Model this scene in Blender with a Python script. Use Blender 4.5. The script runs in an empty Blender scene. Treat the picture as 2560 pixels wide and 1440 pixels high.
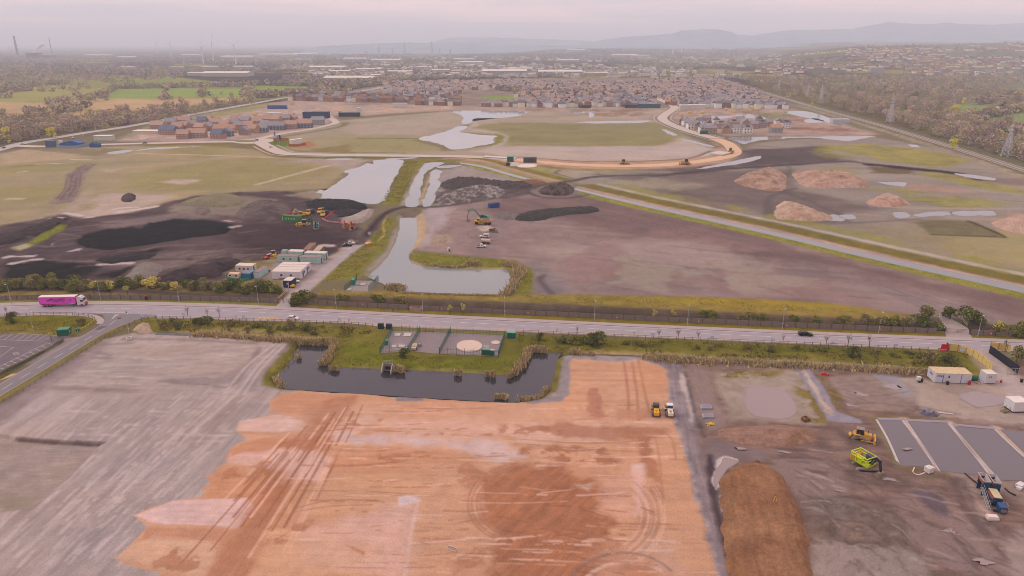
import bpy,bmesh,math,random
import numpy as np
from mathutils import Vector,Matrix
random.seed(7)
rng=np.random.default_rng(7)
C=bpy.context.scene.collection
F,CAM_H=1780.0,95.0
PITCH=math.atan(613/F)
CP,SP=math.cos(PITCH),math.sin(PITCH)
def GA(px,py,z=0.0):
    px=np.asarray(px,float);py=np.asarray(py,float)
    u=(px-1280)/F;v=(720-py)/F
    t=(CAM_H-z)/(SP-v*CP)
    return u*t,(CP+v*SP)*t
def G(px,py,z=0.0):
    x,y=GA(px,py,z)
    return Vector((float(x),float(y),z))
def dist_at(px,py):
    p=G(px,py)
    return math.hypot(math.hypot(p.x,p.y),CAM_H)
def ppm(py):
    v=(720-py)/F
    return F*(SP-v*CP)/CAM_H
def hd(a,b):
    p,q=G(*a),G(*b)
    return math.atan2(q.y-p.y,q.x-p.x)
cam=bpy.data.cameras.new('camera');camo=bpy.data.objects.new('camera',cam);C.objects.link(camo)
camo.location=(0,0,CAM_H);camo.rotation_euler=(math.pi/2-PITCH,0,0)
cam.sensor_width=36;cam.lens=F/2560*36;cam.clip_start=0.5;cam.clip_end=120000
bpy.context.scene.camera=camo
SIG=0.000150
AIR=np.array([0.53,0.505,0.59])
KK=np.array([1.61,1.48,1.50]);KS=np.array([1.66,1.34,1.38])
def s2l(c):
    c=np.asarray(c,float)/255
    return np.where(c<=0.04045,c/12.92,((c+0.055)/1.055)**2.4)
def grassy(c,d):
    r,g,b=c
    return (r*1.04+1,g*0.93,b*0.94) if (d<1000 and g>0.96*r and b<0.78*r) else c
def alb(c,d=250.0):
    T=math.exp(-SIG*min(d,4000))
    k=KS if (c[0]-c[2])>0.34*c[0] and c[0]>c[1]*1.2 else KK
    return np.clip((s2l(c)-AIR*(1-T))/T/k,0.004,0.86)
_tab=rng.random((512,512))
def vnoise(x,y):
    xi=np.floor(x).astype(np.int64);yi=np.floor(y).astype(np.int64)
    fx=x-xi;fy=y-yi
    fx=fx*fx*(3-2*fx);fy=fy*fy*(3-2*fy)
    x0=xi&511;x1=(xi+1)&511;y0=yi&511;y1=(yi+1)&511
    return ((_tab[x0,y0]*(1-fx)+_tab[x1,y0]*fx)*(1-fy)
            +(_tab[x0,y1]*(1-fx)+_tab[x1,y1]*fx)*fy)
def fbm(x,y,s=10.0,oct=4,seed=0):
    r=0;a=1.0;tot=0
    x=x/s+seed*17.3;y=y/s+seed*9.1
    for o in range(oct):
        r=r+a*(vnoise(x,y)*2-1);tot+=a
        a*=0.55;x=x*2.03+11.7;y=y*2.03+5.3
    return r/tot*1.7
def sstep(a,b,x):
    t=np.clip((x-a)/(b-a),0,1)
    return t*t*(3-2*t)
def relief(X,Y):
    a=X/np.maximum(Y,50.0)
    m=sstep(0.30,0.46,a)
    up=sstep(2150,4200,Y)*(1-0.45*sstep(4300,6500,Y))
    z=m*up*(66+38*sstep(0.40,0.8,a)+10*fbm(X,Y,700,3,5))
    z=z+sstep(-0.08,0.12,a)*62*sstep(4800,9000,Y)*(1+0.25*fbm(X,Y,1500,3,9))
    return np.maximum(z,0)
ys=np.concatenate([np.arange(1590,840,-1.6),np.arange(840,250,-2.1),np.arange(250,160,-1.5),np.arange(160,126,-1.0),np.arange(126,109.6,-0.7)])
inner=np.arange(-350,2911,2.1)
ext=np.array([12,30,60,110,180,280,420,620,900,1300,1900,2800,4200,6500])
xs=np.concatenate([inner[0]-ext[::-1],inner,inner[-1]+ext])
NX=len(xs)
PXg,PYg=np.meshgrid(xs,ys)
GX,GY=GA(PXg,PYg)
y0=GY[0,0]
backs=np.array([y0-8,y0-25,40.0,0.0,-80.0,-300.0])[::-1]
bx=np.repeat(GX[0][None,:],len(backs),0);by=np.repeat(backs[:,None],NX,1)
GX=np.concatenate([bx,GX]);GY=np.concatenate([by,GY])
NY=GX.shape[0]
X=GX.ravel();Y=GY.ravel()
DST=np.sqrt(X*X+Y*Y+CAM_H**2)
FOOT=DST/F*1.4
COL=np.zeros((len(X),3));HT=relief(X,Y)
def cr(pts,n=6,closed=True):
    P=np.array(pts,float);N=len(P);out=[]
    rngi=range(N) if closed else range(N-1)
    for i in rngi:
        if closed:p0,p1,p2,p3=P[i-1],P[i],P[(i+1)%N],P[(i+2)%N]
        else:p0,p1,p2,p3=P[max(i-1,0)],P[i],P[i+1],P[min(i+2,N-1)]
        for k in range(n):
            t=k/n
            out.append(0.5*((2*p1)+(-p0+p2)*t+(2*p0-5*p1+4*p2-p3)*t*t+(-p0+3*p1-3*p2+p3)*t**3))
    if not closed:out.append(P[-1])
    return np.array(out)
def wpoly(pts,smooth=0,closed=True,z=0.0):
    P=cr(pts,smooth,closed) if smooth else np.array(pts,float)
    x,y=GA(P[:,0],P[:,1],z)
    return np.stack([x,y],1)
def seg_d(px,py,W,closed):
    d=np.full(px.shape,1e18)
    n=len(W)
    for i in range(n if closed else n-1):
        a=W[i];b=W[(i+1)%n]
        ab=b-a;L=ab @ ab+1e-12
        t=np.clip(((px-a[0])*ab[0]+(py-a[1])*ab[1])/L,0,1)
        dx=px-a[0]-t*ab[0];dy=py-a[1]-t*ab[1]
        np.minimum(d,dx*dx+dy*dy,out=d)
    return np.sqrt(d)
def inside(px,py,W):
    r=np.zeros(px.shape,bool);n=len(W)
    for i in range(n):
        a=W[i];b=W[(i+1)%n]
        if a[1]==b[1]:continue
        c=((a[1]>py) != (b[1]>py))&(px<(b[0]-a[0])*(py-a[1])/(b[1]-a[1])+a[0])
        r^=c
    return r
def near(W,m):
    return np.nonzero((X>W[:,0].min()-m)&(X<W[:,0].max()+m)&(Y>W[:,1].min()-m)&(Y<W[:,1].max()+m))[0]
def sdist(ix,W):
    d=seg_d(X[ix],Y[ix],W,True)
    return np.where(inside(X[ix],Y[ix],W),-d,d)
def tint(ix,c,t,var,vs,streak,seed):
    base=np.repeat(np.asarray(c)[None,:],len(ix),0)
    if var:
        n=fbm(X[ix],Y[ix],vs,4,seed)
        base=base*(1+1.4*var*n)[:,None]
    if streak:
        ang,lo,sh,amp=streak
        ca,sa=math.cos(ang),math.sin(ang)
        u=X[ix]*ca+Y[ix]*sa;v=-X[ix]*sa+Y[ix]*ca
        n=fbm(u/lo,v/sh,1.0,4,seed+3)
        base=base*(1+1.35*amp*n)[:,None]
    COL[ix]=COL[ix]*(1-t[:,None])+base*t[:,None]
_seed=[1]
def paint(pts,c,soft=1.0,warp=0.0,ws=12.0,op=1.0,var=0.10,vs=6.0,streak=None,smooth=0,patch=None):
    _seed[0]+=1;sd=_seed[0]
    W=wpoly(pts,smooth);m=soft*2+warp*2+4
    ix=near(W,m)
    if not len(ix):return
    d=sdist(ix,W)
    if warp:d=d+warp*fbm(X[ix],Y[ix],ws,4,sd)
    s=soft+0.6*FOOT[ix]
    t=np.clip(0.5-d/(2*s),0,1)*op
    if patch:
        th,pscale=patch
        t=t*sstep(th-0.18,th+0.18,fbm(X[ix],Y[ix],pscale,5,sd+40))
    k=t>0.004
    if k.any():
        dm=float(np.median(DST[ix][k]))
        tint(ix[k],alb(grassy(c,dm),dm),t[k],var,vs,streak,sd)
def stroke(pts,w,c,soft=0.5,op=1.0,warp=0.0,ws=6.0,var=0.08,vs=4.0,smooth=6,broken=None,off=0.0):
    _seed[0]+=1;sd=_seed[0]
    W=wpoly(pts,smooth,False)
    if off:
        tn=np.gradient(W,axis=0);tn/=np.linalg.norm(tn,axis=1)[:,None]+1e-9
        W=W+np.stack([-tn[:,1],tn[:,0]],1)*off
    ix=near(W,w+soft*2+warp*2+3)
    if not len(ix):return
    d=seg_d(X[ix],Y[ix],W,False)-w/2
    if warp:d=d+warp*fbm(X[ix],Y[ix],ws,4,sd)
    s=soft+0.6*FOOT[ix]
    t=np.clip(0.5-d/(2*s),0,1)*op
    if broken:t=t*sstep(broken[0]-0.2,broken[0]+0.2,fbm(X[ix],Y[ix],broken[1],4,sd+9))
    k=t>0.004
    if k.any():
        dm=float(np.median(DST[ix][k]))
        tint(ix[k],alb(grassy(c,dm),dm),t[k],var,vs,None,sd)
def tracks(pts,c,gauge=2.2,w=0.7,op=0.6,n=1,spread=3.0,**kw):
    for i in range(n):
        o=(i-(n-1)/2)*spread
        for g in (-gauge/2,gauge/2):
            stroke(pts,w,c,soft=0.25,op=op,off=o+g,broken=(-0.25,14),**kw)
def dig(pts,depth,ramp,warp=0.0,smooth=0):
    W=wpoly(pts,smooth);ix=near(W,ramp+4);d=sdist(ix,W)
    if warp:d=d+warp*fbm(X[ix],Y[ix],5,4,77)
    HT[ix]=np.minimum(HT[ix],-depth*(1-sstep(-1.0,ramp,d)))
def ditch(pts,w,depth,ramp,smooth=4):
    W=wpoly(pts,smooth,False);ix=near(W,w+ramp+4)
    d=seg_d(X[ix],Y[ix],W,False)-w/2
    HT[ix]=np.minimum(HT[ix],-depth*(1-sstep(0,ramp,d)))
def bund(pts,w,hgt,ramp,smooth=4):
    W=wpoly(pts,smooth,False);ix=near(W,w+ramp+4)
    d=seg_d(X[ix],Y[ix],W,False)-w/2
    HT[ix]=np.maximum(HT[ix],hgt*(1-sstep(0,ramp,d))*(1+0.12*fbm(X[ix],Y[ix],6,3,3)))
def rough(pts,amp,sc,smooth=0,soft=5.0):
    W=wpoly(pts,smooth);ix=near(W,soft);d=sdist(ix,W)
    n=fbm(X[ix],Y[ix],sc,5,21)
    HT[ix]+=amp*.5*(1+n)*sstep(0,-soft,d)
# ================================================================ what the ground is made of
COL[:]=alb((136,127,118),1500)
ALLB=[(-9000,108.9),(11000,108.9),(11000,262),(-9000,262)]
paint(ALLB,(132,124,116),soft=40,var=0.25,vs=160)
paint(ALLB,(146,143,112),soft=40,var=0.15,vs=60,patch=(0.25,420))
paint(ALLB,(170,158,138),soft=20,var=0.15,vs=60,patch=(0.62,260))
paint([(-3000,205),(340,188),(520,205),(640,214),(900,226),(640,252),(300,262),(-3000,300)],(150,145,116),soft=20,warp=30,ws=200,var=0.12,vs=60)
paint([(0,222),(140,212),(300,222),(250,244),(0,258)],(163,156,118),soft=12,warp=15,ws=120,var=0.08,vs=60)
for f,c in (([(250,246),(290,222),(414,218),(411,245),(330,250)],(148,158,112)),([(418,220),(510,222),(504,241),(414,246)],(150,160,112)),
             ([(516,222),(612,222),(606,240),(512,243)],(148,160,110)),([(624,214),(760,216),(880,230),(860,237),(640,240)],(146,156,106)),
             ([(200,200),(420,190),(560,206),(300,220)],(150,150,118))):
    paint(f,c,soft=6,warp=5,ws=60,var=0.05,vs=60,streak=(0.15,200,14,0.05))
paint([(-3000,250),(120,256),(250,246),(430,246),(600,244),(596,258),(480,268),(330,290),(150,300),(-3000,296)],(186,158,130),soft=10,warp=14,ws=90,var=0.10,vs=40)
paint([(-3000,283),(200,288),(420,270),(640,252),(660,260),(420,306),(200,345),(60,372),(-3000,440)],(124,112,98),soft=8,warp=10,ws=60,var=0.22,vs=25)
paint([(100,300),(330,284),(440,282),(300,310),(160,322)],(168,146,118),soft=8,warp=14,ws=50,op=0.8,var=0.15,vs=20)
paint([(1850,195),(2200,190),(5000,190),(9000,560),(2560,425),(2340,352),(2060,268),(1920,230)],(122,110,98),soft=10,warp=6,ws=60,var=0.22,vs=22)
for f in ([(2380,262),(2440,256),(2500,262),(2470,285),(2400,292)],[(2420,300),(2560,278),(3100,280),(3300,350),(2560,325),(2500,312)],[(2060,208),(2140,206),(2110,216)],[(2330,226),(2380,224),(2370,232)]):
    paint(f,(142,154,96),soft=6,warp=8,ws=40,var=0.08,vs=30)
paint([(2270,100),(2290,140),(2560,150),(3200,150),(3200,100)],(134,136,112),soft=60,op=0.5,var=0.1,vs=200)
paint([(715,250),(1000,206),(1280,196),(1700,194),(1850,210),(1975,255),(1990,276),(1700,282),(1660,272),(1180,272),(900,268)],(150,134,128),soft=10,var=0.22,vs=20)
paint([(1200,240),(1340,238),(1330,247),(1210,248)],(140,150,100),soft=5,var=0.1)
paint([(1290,226),(1560,228),(1540,236),(1300,240)],(132,122,110),soft=5,var=0.15)
paint([(640,262),(720,250),(880,262),(1140,264),(1280,268),(1640,268),(1660,276),(1640,300),(1440,300),(1200,285),(1130,276),(900,290),(820,288),(700,292)],(172,152,142),soft=8,warp=10,ws=40,var=0.16,vs=20)
paint([(640,262),(800,254),(1140,266),(1100,280),(800,290)],(190,162,148),soft=6,var=0.15,vs=15,patch=(0.2,40))
paint([(1300,272),(1640,270),(1600,290),(1350,296)],(150,128,116),soft=6,var=0.15,vs=15,patch=(0.1,30))
paint([(1700,268),(1990,272),(2070,296),(2190,335),(2150,342),(1830,338),(1700,318),(1675,290)],(172,148,138),soft=6,warp=6,ws=30,var=0.18,vs=12)
paint([(1840,276),(2060,290),(2160,330),(1960,326)],(150,118,108),soft=6,var=0.2,vs=12,patch=(0.1,30))
paint([(1860,284),(1960,280),(1990,292),(1900,298)],(146,138,112),soft=6,var=0.15,warp=4,ws=20)
paint([(280,352),(350,326),(402,305),(640,264),(800,252),(840,300),(800,318),(640,347),(480,357)],(176,152,142),soft=6,warp=4,ws=30,var=0.15,vs=12)
paint([(300,350),(420,318),(640,280),(800,270),(800,300),(640,340)],(198,172,160),soft=4,var=0.1,patch=(0.3,16),vs=8)
paint([(400,306),(640,262),(700,258),(640,275),(430,312),(330,340),(300,344)],(152,144,112),soft=4,warp=3,ws=20,var=0.1)
paint([(640,350),(700,337),(830,314),(842,302),(1000,288),(1130,278),(1330,278),(1640,300),(1660,320),(1740,350),(1790,372),(1760,392),(1600,405),(1450,408),(1280,396),(1100,388),(880,386),(720,382),(660,370)],(168,152,136),soft=5,var=0.08,vs=40,streak=(0.1,120,14,0.06))
paint([(860,320),(1000,300),(1120,286),(1130,300),(1060,335),(880,345)],(172,156,142),soft=8,warp=14,ws=60,var=0.06)
paint([(660,360),(860,330),(1040,340),(1100,372),(1000,384),(760,380)],(156,144,112),soft=8,warp=18,ws=70,op=0.7,var=0.08,vs=30)
paint([(880,345),(1040,352),(1100,375),(860,376)],(152,142,104),soft=8,warp=10,ws=60,op=0.7)
paint([(1180,318),(1250,306),(1440,308),(1640,306),(1700,342),(1640,364),(1380,366),(1270,362),(1240,330)],(146,136,104),soft=5,warp=9,ws=40,var=0.08,vs=24,streak=(0.05,90,10,0.07))
paint([(1440,302),(1660,310),(1690,335),(1500,325)],(150,138,112),soft=8,op=0.5,warp=12,ws=40)
paint([(1175,378),(1260,366),(1640,366),(1715,350),(1786,374),(1750,394),(1600,404),(1450,407),(1280,394)],(184,166,156),soft=4,warp=4,ws=30,var=0.05,vs=20,streak=(-0.35,80,8,0.04))
for pl in ([(1000,346),(1060,345),(1130,328),(1170,312)],[(1040,350),(1110,368),(1120,376),(1240,360)],[(1160,332),(1245,340),(1255,350),(1240,362)],[(900,346),(1010,346)]):
    stroke(pl,9,(128,120,88),soft=2,op=0.85)
stroke([(1175,300),(1190,312),(1170,322),(1240,332),(1262,342),(1250,360),(1230,372)],8,(178,162,150),soft=2)
paint([(1240,334),(1262,340),(1256,356),(1236,362)],(130,138,84),soft=2,warp=2)
paint([(-2500,440),(0,384),(60,374),(245,368),(430,360),(640,374),(700,392),(920,400),(870,425),(820,470),(700,480),(480,492),(330,532),(140,545),(0,566),(-2500,800)],(160,144,117),soft=4,var=0.09,vs=25,streak=(0.1,70,9,0.06))
paint([(0,384),(60,374),(245,370),(230,392),(0,412)],(176,155,130),soft=5,warp=7,ws=40,var=0.06)
paint([(200,390),(480,368),(680,385),(700,400),(420,392)],(166,148,118),soft=6,warp=10,ws=50,op=0.7)
for f in ([(0,420),(120,408),(205,408),(170,424),(40,432),(0,448)],[(380,430),(520,404),(640,400),(820,420),(760,455),(560,470),(420,470),(280,475),(300,440)],[(0,470),(160,460),(170,490),(120,512),(0,510)],[(380,368),(560,364),(640,378),(500,392)],[(150,530),(220,492),(330,490),(270,520)]):
    paint(f,(146,137,92),soft=8,warp=14,ws=40,op=0.6,var=0.1,vs=18)
paint([(60,366),(180,370),(330,372),(240,390),(60,372)],(132,120,102),soft=3,warp=5,ws=20,op=0.8,var=0.15)
paint([(0,416),(180,407),(200,409),(60,416)],(134,118,104),soft=3,op=0.7)
paint([(400,455),(440,448),(504,449),(462,463)],(184,164,150),soft=2,warp=1.5,ws=10)
paint([(235,424),(270,420),(330,419),(280,430)],(176,160,142),soft=2,warp=2,ws=10,op=0.8)
paint([(210,520),(260,485),(330,486),(420,492),(330,530),(230,544),(170,540)],(180,160,148),soft=5,warp=8,ws=25,var=0.08,vs=8)
paint([(100,540),(160,520),(220,470),(235,470),(210,520),(150,548)],(172,152,138),soft=4,warp=5,ws=15,op=0.8)
stroke([(222,412),(205,428),(188,440),(182,470),(168,492),(150,505)],11,(138,120,116),soft=2,warp=2,ws=8,var=0.2,vs=3)
tracks([(222,412),(200,428),(185,442),(180,470),(160,497)],(112,96,96),n=3,spread=3.2,w=1.0,op=0.8)
stroke([(640,462),(740,435),(830,412),(870,406)],4,(190,172,150),soft=1.2)
stroke([(340,384),(520,388),(700,394),(820,400)],4,(194,172,152),soft=1.0,op=0.9)
stroke([(250,400),(420,372),(520,364)],5,(170,158,150),soft=1.5,op=0.7)
for pl in ([(180,399),(225,399)],[(95,411),(180,408)],[(50,430),(66,428)],[(20,497),(55,497)]):
    stroke(pl,3,(206,192,176),soft=1.5,op=0.8)
paint([(700,392),(900,396),(940,400),(880,425),(820,415)],(168,152,144),soft=5,warp=8,ws=20,op=0.8)
stroke([(380,363),(600,359),(640,362),(690,385),(720,391)],16,(128,124,88),soft=3,var=0.12)
stroke([(720,391),(850,395),(1080,393)],13,(116,122,76),soft=2.5,warp=2,var=0.15)
stroke([(655,352),(672,368),(730,381),(860,385),(1000,387)],7,(132,126,92),soft=2,off=9)
stroke([(660,350),(700,340),(830,318),(850,306)],9,(134,124,96),soft=2,off=-7)
paint([(672,348),(735,353),(745,368),(700,366),(674,360)],(104,130,66),soft=2,warp=1,var=0.12)
paint([(720,362),(770,352),(790,362),(770,372),(730,372)],(176,122,98),soft=2,warp=2,var=0.12)
paint([(770,372),(850,366),(870,360),(880,380),(790,380)],(136,134,96),soft=3,warp=3)
paint([(1180,390),(1280,394),(1450,404),(1600,404),(1720,398),(1776,384),(1800,368),(1770,348),(1800,344),(1850,366),(1862,384),(1820,404),(1740,418),(1560,424),(1440,420),(1280,408),(1150,402)],(184,148,126),soft=3,warp=3,ws=14,var=0.12,vs=8)
stroke([(1280,394),(1450,405),(1600,405),(1730,398),(1790,378)],4,(140,112,98),soft=1.2,off=5)
stroke([(1790,352),(1830,368),(1842,384),(1800,402)],5,(120,112,110),soft=1.5,off=-6,op=0.8)
paint([(1230,398),(1330,400),(1350,412),(1300,420),(1230,412)],(192,160,142),soft=2,warp=2,var=0.08)
paint([(1150,404),(1290,412),(1440,424),(1620,428),(1440,450),(1370,456),(1280,436),(1180,412)],(154,142,100),soft=3,warp=4,ws=16,var=0.1,vs=10)
paint([(1380,424),(1470,428),(1500,436),(1430,445),(1390,436)],(168,152,136),soft=3,warp=4,ws=12)
stroke([(1400,425),(1388,432),(1405,438),(1440,447)],2.5,(116,106,96),soft=0.8)
paint([(1430,455),(1460,432),(1700,424),(1830,404),(1880,360),(1960,350),(2180,342),(2330,368),(2560,432),(4500,900),(4500,1300),(2560,728),(2200,640),(1700,530)],(150,136,126),soft=4,var=0.10,vs=25,streak=(-0.25,90,8,0.08))
paint([(1880,372),(2060,366),(2110,400),(1990,408),(1840,424),(1700,432),(1640,426),(1820,408)],(104,92,94),soft=6,warp=9,ws=30,var=0.14,vs=10)
paint([(1500,436),(1760,432),(2000,420),(1980,470),(2200,520),(2000,560),(1700,500),(1560,460)],(114,99,98),soft=6,warp=10,ws=30,op=0.8,var=0.15,vs=10,streak=(-0.3,40,5,0.12))
paint([(1540,452),(1640,444),(1760,462),(1700,478),(1600,470)],(160,146,126),soft=6,warp=10,ws=25,op=0.8)
for f,o in (([(2060,366),(2160,360),(2300,372),(2420,400),(2400,425),(2280,412),(2190,398),(2160,385),(2060,375)],0.95),([(2040,380),(2150,384),(2160,398),(2060,398)],0.5),([(2290,432),(2420,440),(2560,470),(2560,482),(2470,474),(2380,452)],0.95),
             ([(2260,486),(2380,488),(2540,508),(2530,518),(2340,514),(2280,500)],0.9),([(2190,472),(2280,472),(2270,480),(2195,478)],0.8),([(2000,425),(2110,420),(2120,434),(2020,434)],0.6),([(1430,456),(1520,472),(1700,495),(1830,520),(1700,506),(1560,486)],0.9),
             ([(2360,640),(2480,670),(2700,712),(2700,730),(2440,676)],0.9)):
    paint(f,(152,142,84),soft=5,warp=10,ws=22,op=o*.85,var=0.18,vs=10)
paint([(2290,585),(2380,578),(2560,560),(2900,580),(2900,720),(2560,665),(2420,640),(2330,612)],(160,146,108),soft=5,warp=7,ws=25,op=0.9,var=0.07,vs=12)
paint([(2060,575),(2260,560),(2360,590),(2330,640),(2180,610)],(146,134,110),soft=6,warp=8,ws=20,op=0.7,var=0.1)
paint([(2275,555),(2320,550),(2390,549),(2440,556),(2505,588),(2470,592),(2330,584)],(122,112,90),soft=1.5,warp=1.5,ws=10,var=0.12,vs=4)
stroke([(2330,586),(2480,592),(2508,590),(2420,552)],2.5,(84,72,66),soft=0.8,op=0.9)
paint([(2175,418),(2280,420),(2290,436),(2180,432)],(108,104,84),soft=3,warp=3,ws=12,op=0.9)
paint([(2250,460),(2330,462),(2430,478),(2380,484),(2280,474)],(168,140,126),soft=4,warp=5,ws=16,op=0.9)
paint([(2480,548),(2560,536),(2900,540),(2900,600),(2560,585),(2510,576)],(180,148,130),soft=3,warp=4,ws=14,var=0.1,vs=5)
paint([(2380,436),(2620,452),(2620,470),(2440,452)],(130,108,104),soft=3,warp=4,ws=12,op=0.6)
stroke([(1640,440),(1800,424),(1990,411),(2110,404),(2180,410),(2280,420),(2400,434),(2440,448)],8,(92,80,84),soft=2.5,warp=2.5,ws=12,var=0.2,vs=5)
stroke([(2180,412),(2300,424),(2400,436)],11,(74,64,70),soft=2,warp=3,ws=10)
stroke([(1970,414),(1975,430),(1940,450),(1960,480),(2020,500),(2060,520),(2100,535)],5,(106,96,96),soft=1.5,warp=2,op=0.8)
stroke([(1990,470),(1930,490),(1920,515),(1940,545),(2000,556),(2120,553)],4,(104,94,94),soft=1.2,op=0.8)
stroke([(1930,488),(1915,520),(1930,555),(2060,560),(2300,548)],3,(108,98,96),soft=1,op=0.7)
stroke([(2180,515),(2300,520),(2560,522)],5,(170,152,146),soft=1.5,op=0.7)
for i in range(16):
    x=1920+rng.random()*600;y=405+rng.random()*150
    stroke([(x,y),(x+40+60*rng.random(),y+6*rng.random()-1),(x+130,y+10*rng.random())],2,(112,100,98),soft=0.8,op=0.5,broken=(-0.1,12))
stroke([(1790,196),(1920,233),(2060,273),(2200,312),(2340,356),(2560,424),(3000,560)],30,(120,112,94),soft=4,warp=3,var=0.15)
stroke([(1990,262),(2180,318),(2340,368),(2480,415),(2560,445)],9,(158,142,122),soft=2,warp=3,ws=12,var=0.2,vs=5)
paint([(1060,528),(1100,516),(1200,500),(1330,466),(1430,476),(1700,540),(2200,656),(2560,742),(4200,1150),(4200,1250),(2560,806),(2440,800),(2300,786),(1940,756),(1800,745),(1340,741),(1336,690),(1300,655),(1180,640),(1040,625),(1062,590)],(146,125,120),soft=2,var=0.12,vs=14,streak=(hd((1300,620),(1900,660)),40,4.5,0.15))
paint([(1220,500),(1440,480),(1640,525),(2100,640),(2560,750),(2560,790),(2100,680),(1700,600),(1440,560),(1240,540)],(120,98,97),soft=6,warp=9,ws=25,op=0.8,var=0.1,vs=8,streak=(hd((1500,520),(2300,700)),50,3.5,0.12))
paint([(1340,620),(1660,590),(2000,650),(2200,720),(1800,730),(1360,700)],(164,142,136),soft=10,op=0.7,var=0.08,vs=10,patch=(0.05,45),streak=(hd((1400,650),(2000,690)),30,3,0.08))
paint([(1080,540),(1280,545),(1400,580),(1300,640),(1080,620)],(146,124,122),soft=6,op=0.8,warp=6,ws=20,var=0.12,vs=6)
paint([(1340,600),(1640,580),(2000,620),(2300,720),(2000,740),(1400,720)],(122,104,104),soft=6,op=0.55,patch=(0.45,22),var=0.1)
paint([(1340,560),(1700,560),(2200,690),(2400,770),(1800,735),(1380,720)],(146,117,113),soft=6,op=0.6,patch=(0.2,30),var=0.1)
paint([(1340,620),(1900,640),(2200,730),(1700,738),(1380,735)],(158,146,132),soft=6,op=0.6,patch=(0.3,24),var=0.1)
paint([(1300,660),(1340,650),(1400,690),(1420,735),(1340,738)],(134,120,120),soft=3,warp=4,ws=10,op=0.9)
paint([(2080,700),(2330,740),(2560,800),(2560,830),(2400,800),(2200,770)],(150,130,126),soft=4,op=0.6,warp=4,var=0.1,vs=5)
paint([(1060,520),(1100,512),(1140,522),(1110,560),(1075,600),(1050,620),(1062,580)],(174,160,160),soft=2.5,warp=3,ws=8,op=0.7)
paint([(1075,590),(1120,585),(1130,605),(1090,612)],(166,146,128),soft=2,warp=2,op=0.8)
paint([(1190,568),(1220,563),(1245,572),(1210,578)],(182,164,148),soft=1,warp=1.5,ws=5)
for q in range(16):
    x=1350+rng.random()*1100;y=560+rng.random()*170+(x-1350)*0.05
    stroke([(x,y),(x+90,y+10),(x+190+rng.random()*120,y+24+rng.random()*24)],1.5,(112,94,96),soft=0.8,op=0.55,broken=(0.0,15))
for pl in ([(2040,680),(2200,720),(2330,770),(2370,790)],[(2160,690),(2300,740),(2480,800)],[(1900,590),(2300,690),(2560,752)],[(1500,540),(1800,590),(2200,690)]):
    tracks(pl,(110,92,94),n=2,spread=4,op=0.55)
for cx,cy,r in ((1235,585,60),(1225,590,42),(1310,570,40),(1160,600,30),(1470,590,55),(1360,690,60)):
    tracks([(cx+r*math.cos(t),cy+r*0.28*math.sin(t)) for t in np.linspace(0.3,5.2,9)],(112,94,96),op=0.5)
stroke([(1360,688),(1350,700),(1368,722),(1385,740)],3,(100,84,86),soft=1,op=0.8)
CAN=[(1428,471),(1600,512),(1920,582),(2200,648),(2560,729),(2900,806)]
stroke(CAN,9,(140,134,70),soft=1,off=-6.0,var=0.15)
stroke(CAN,6,(178,146,134),soft=1,off=7.0,var=0.12,vs=5)
stroke(CAN,12,(116,118,70),soft=1.2,off=16,var=0.15,vs=4,warp=1)
stroke(CAN,4,(176,164,152),soft=1,off=26,warp=1,ws=8)
stroke(CAN,12,(148,140,76),soft=3,off=36,op=0.7,warp=3,ws=14,broken=(0.0,25))
CAN2=[(1110,400),(1180,404),(1280,432),(1375,456)]
stroke(CAN2,10,(126,126,78),soft=2,off=16,var=0.15)
stroke(CAN2,5,(184,148,134),soft=1.5,off=8)
stroke([(1180,418),(1290,450),(1340,460)],10,(150,142,74),soft=2,warp=2,var=0.2)
paint([(1300,452),(1330,450),(1368,458),(1330,462)],(132,88,80),soft=1,warp=1.5,ws=5)
paint([(1090,430),(1160,414),(1280,446),(1330,470),(1200,500),(1100,516),(1078,510),(1100,470)],(156,142,138),soft=2,warp=3,ws=10,var=0.1,vs=5)
paint([(1100,455),(1170,447),(1290,458),(1400,470),(1300,492),(1200,502),(1110,512),(1085,500),(1105,482)],(104,92,92),soft=2.5,warp=5,ws=10,var=0.25,vs=4)
paint([(1430,452),(1370,460),(1320,478),(1350,492),(1460,486),(1440,470)],(132,118,112),soft=1.5,warp=1.5,ws=6)
paint([(1010,400),(1050,398),(1180,398),(1120,405),(1060,408),(1045,422),(1030,450),(1000,512),(945,510),(972,480),(992,440)],(124,130,74),soft=1.5,warp=2,ws=7,var=0.18,vs=4)
paint([(1060,408),(1046,422),(1030,455),(1002,512),(1012,512),(1046,430),(1066,408)],(158,146,134),soft=1,warp=1.2,ws=5,var=0.15,vs=3)
paint([(1075,430),(1085,430),(1052,512),(1042,512)],(168,148,120),soft=0.8,warp=1,ws=5,var=0.12)
paint([(1000,530),(1010,545),(1000,600),(960,660),(925,690),(905,690),(960,630),(985,580)],(158,144,130),soft=1.5,warp=1.5,ws=6,var=0.1)
paint([(1035,530),(1058,528),(1066,570),(1058,600),(1030,628),(1012,640),(1020,610),(1038,590)],(184,158,130),soft=1,warp=1.5,ws=6,var=0.1)
paint([(965,540),(985,540),(988,560),(960,620),(915,680),(890,700),(830,700),(800,706),(760,735),(735,745),(780,700),(860,640),(920,605),(950,560)],(118,126,66),soft=1.5,warp=2,ws=6,var=0.18,vs=3.5)
paint([(870,640),(960,600),(900,690),(800,720)],(134,132,76),soft=3,op=0.5,patch=(0.1,10),var=0.15)
stroke([(966,540),(958,560),(960,585),(948,600)],1.0,(186,156,96),soft=0.5)
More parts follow.
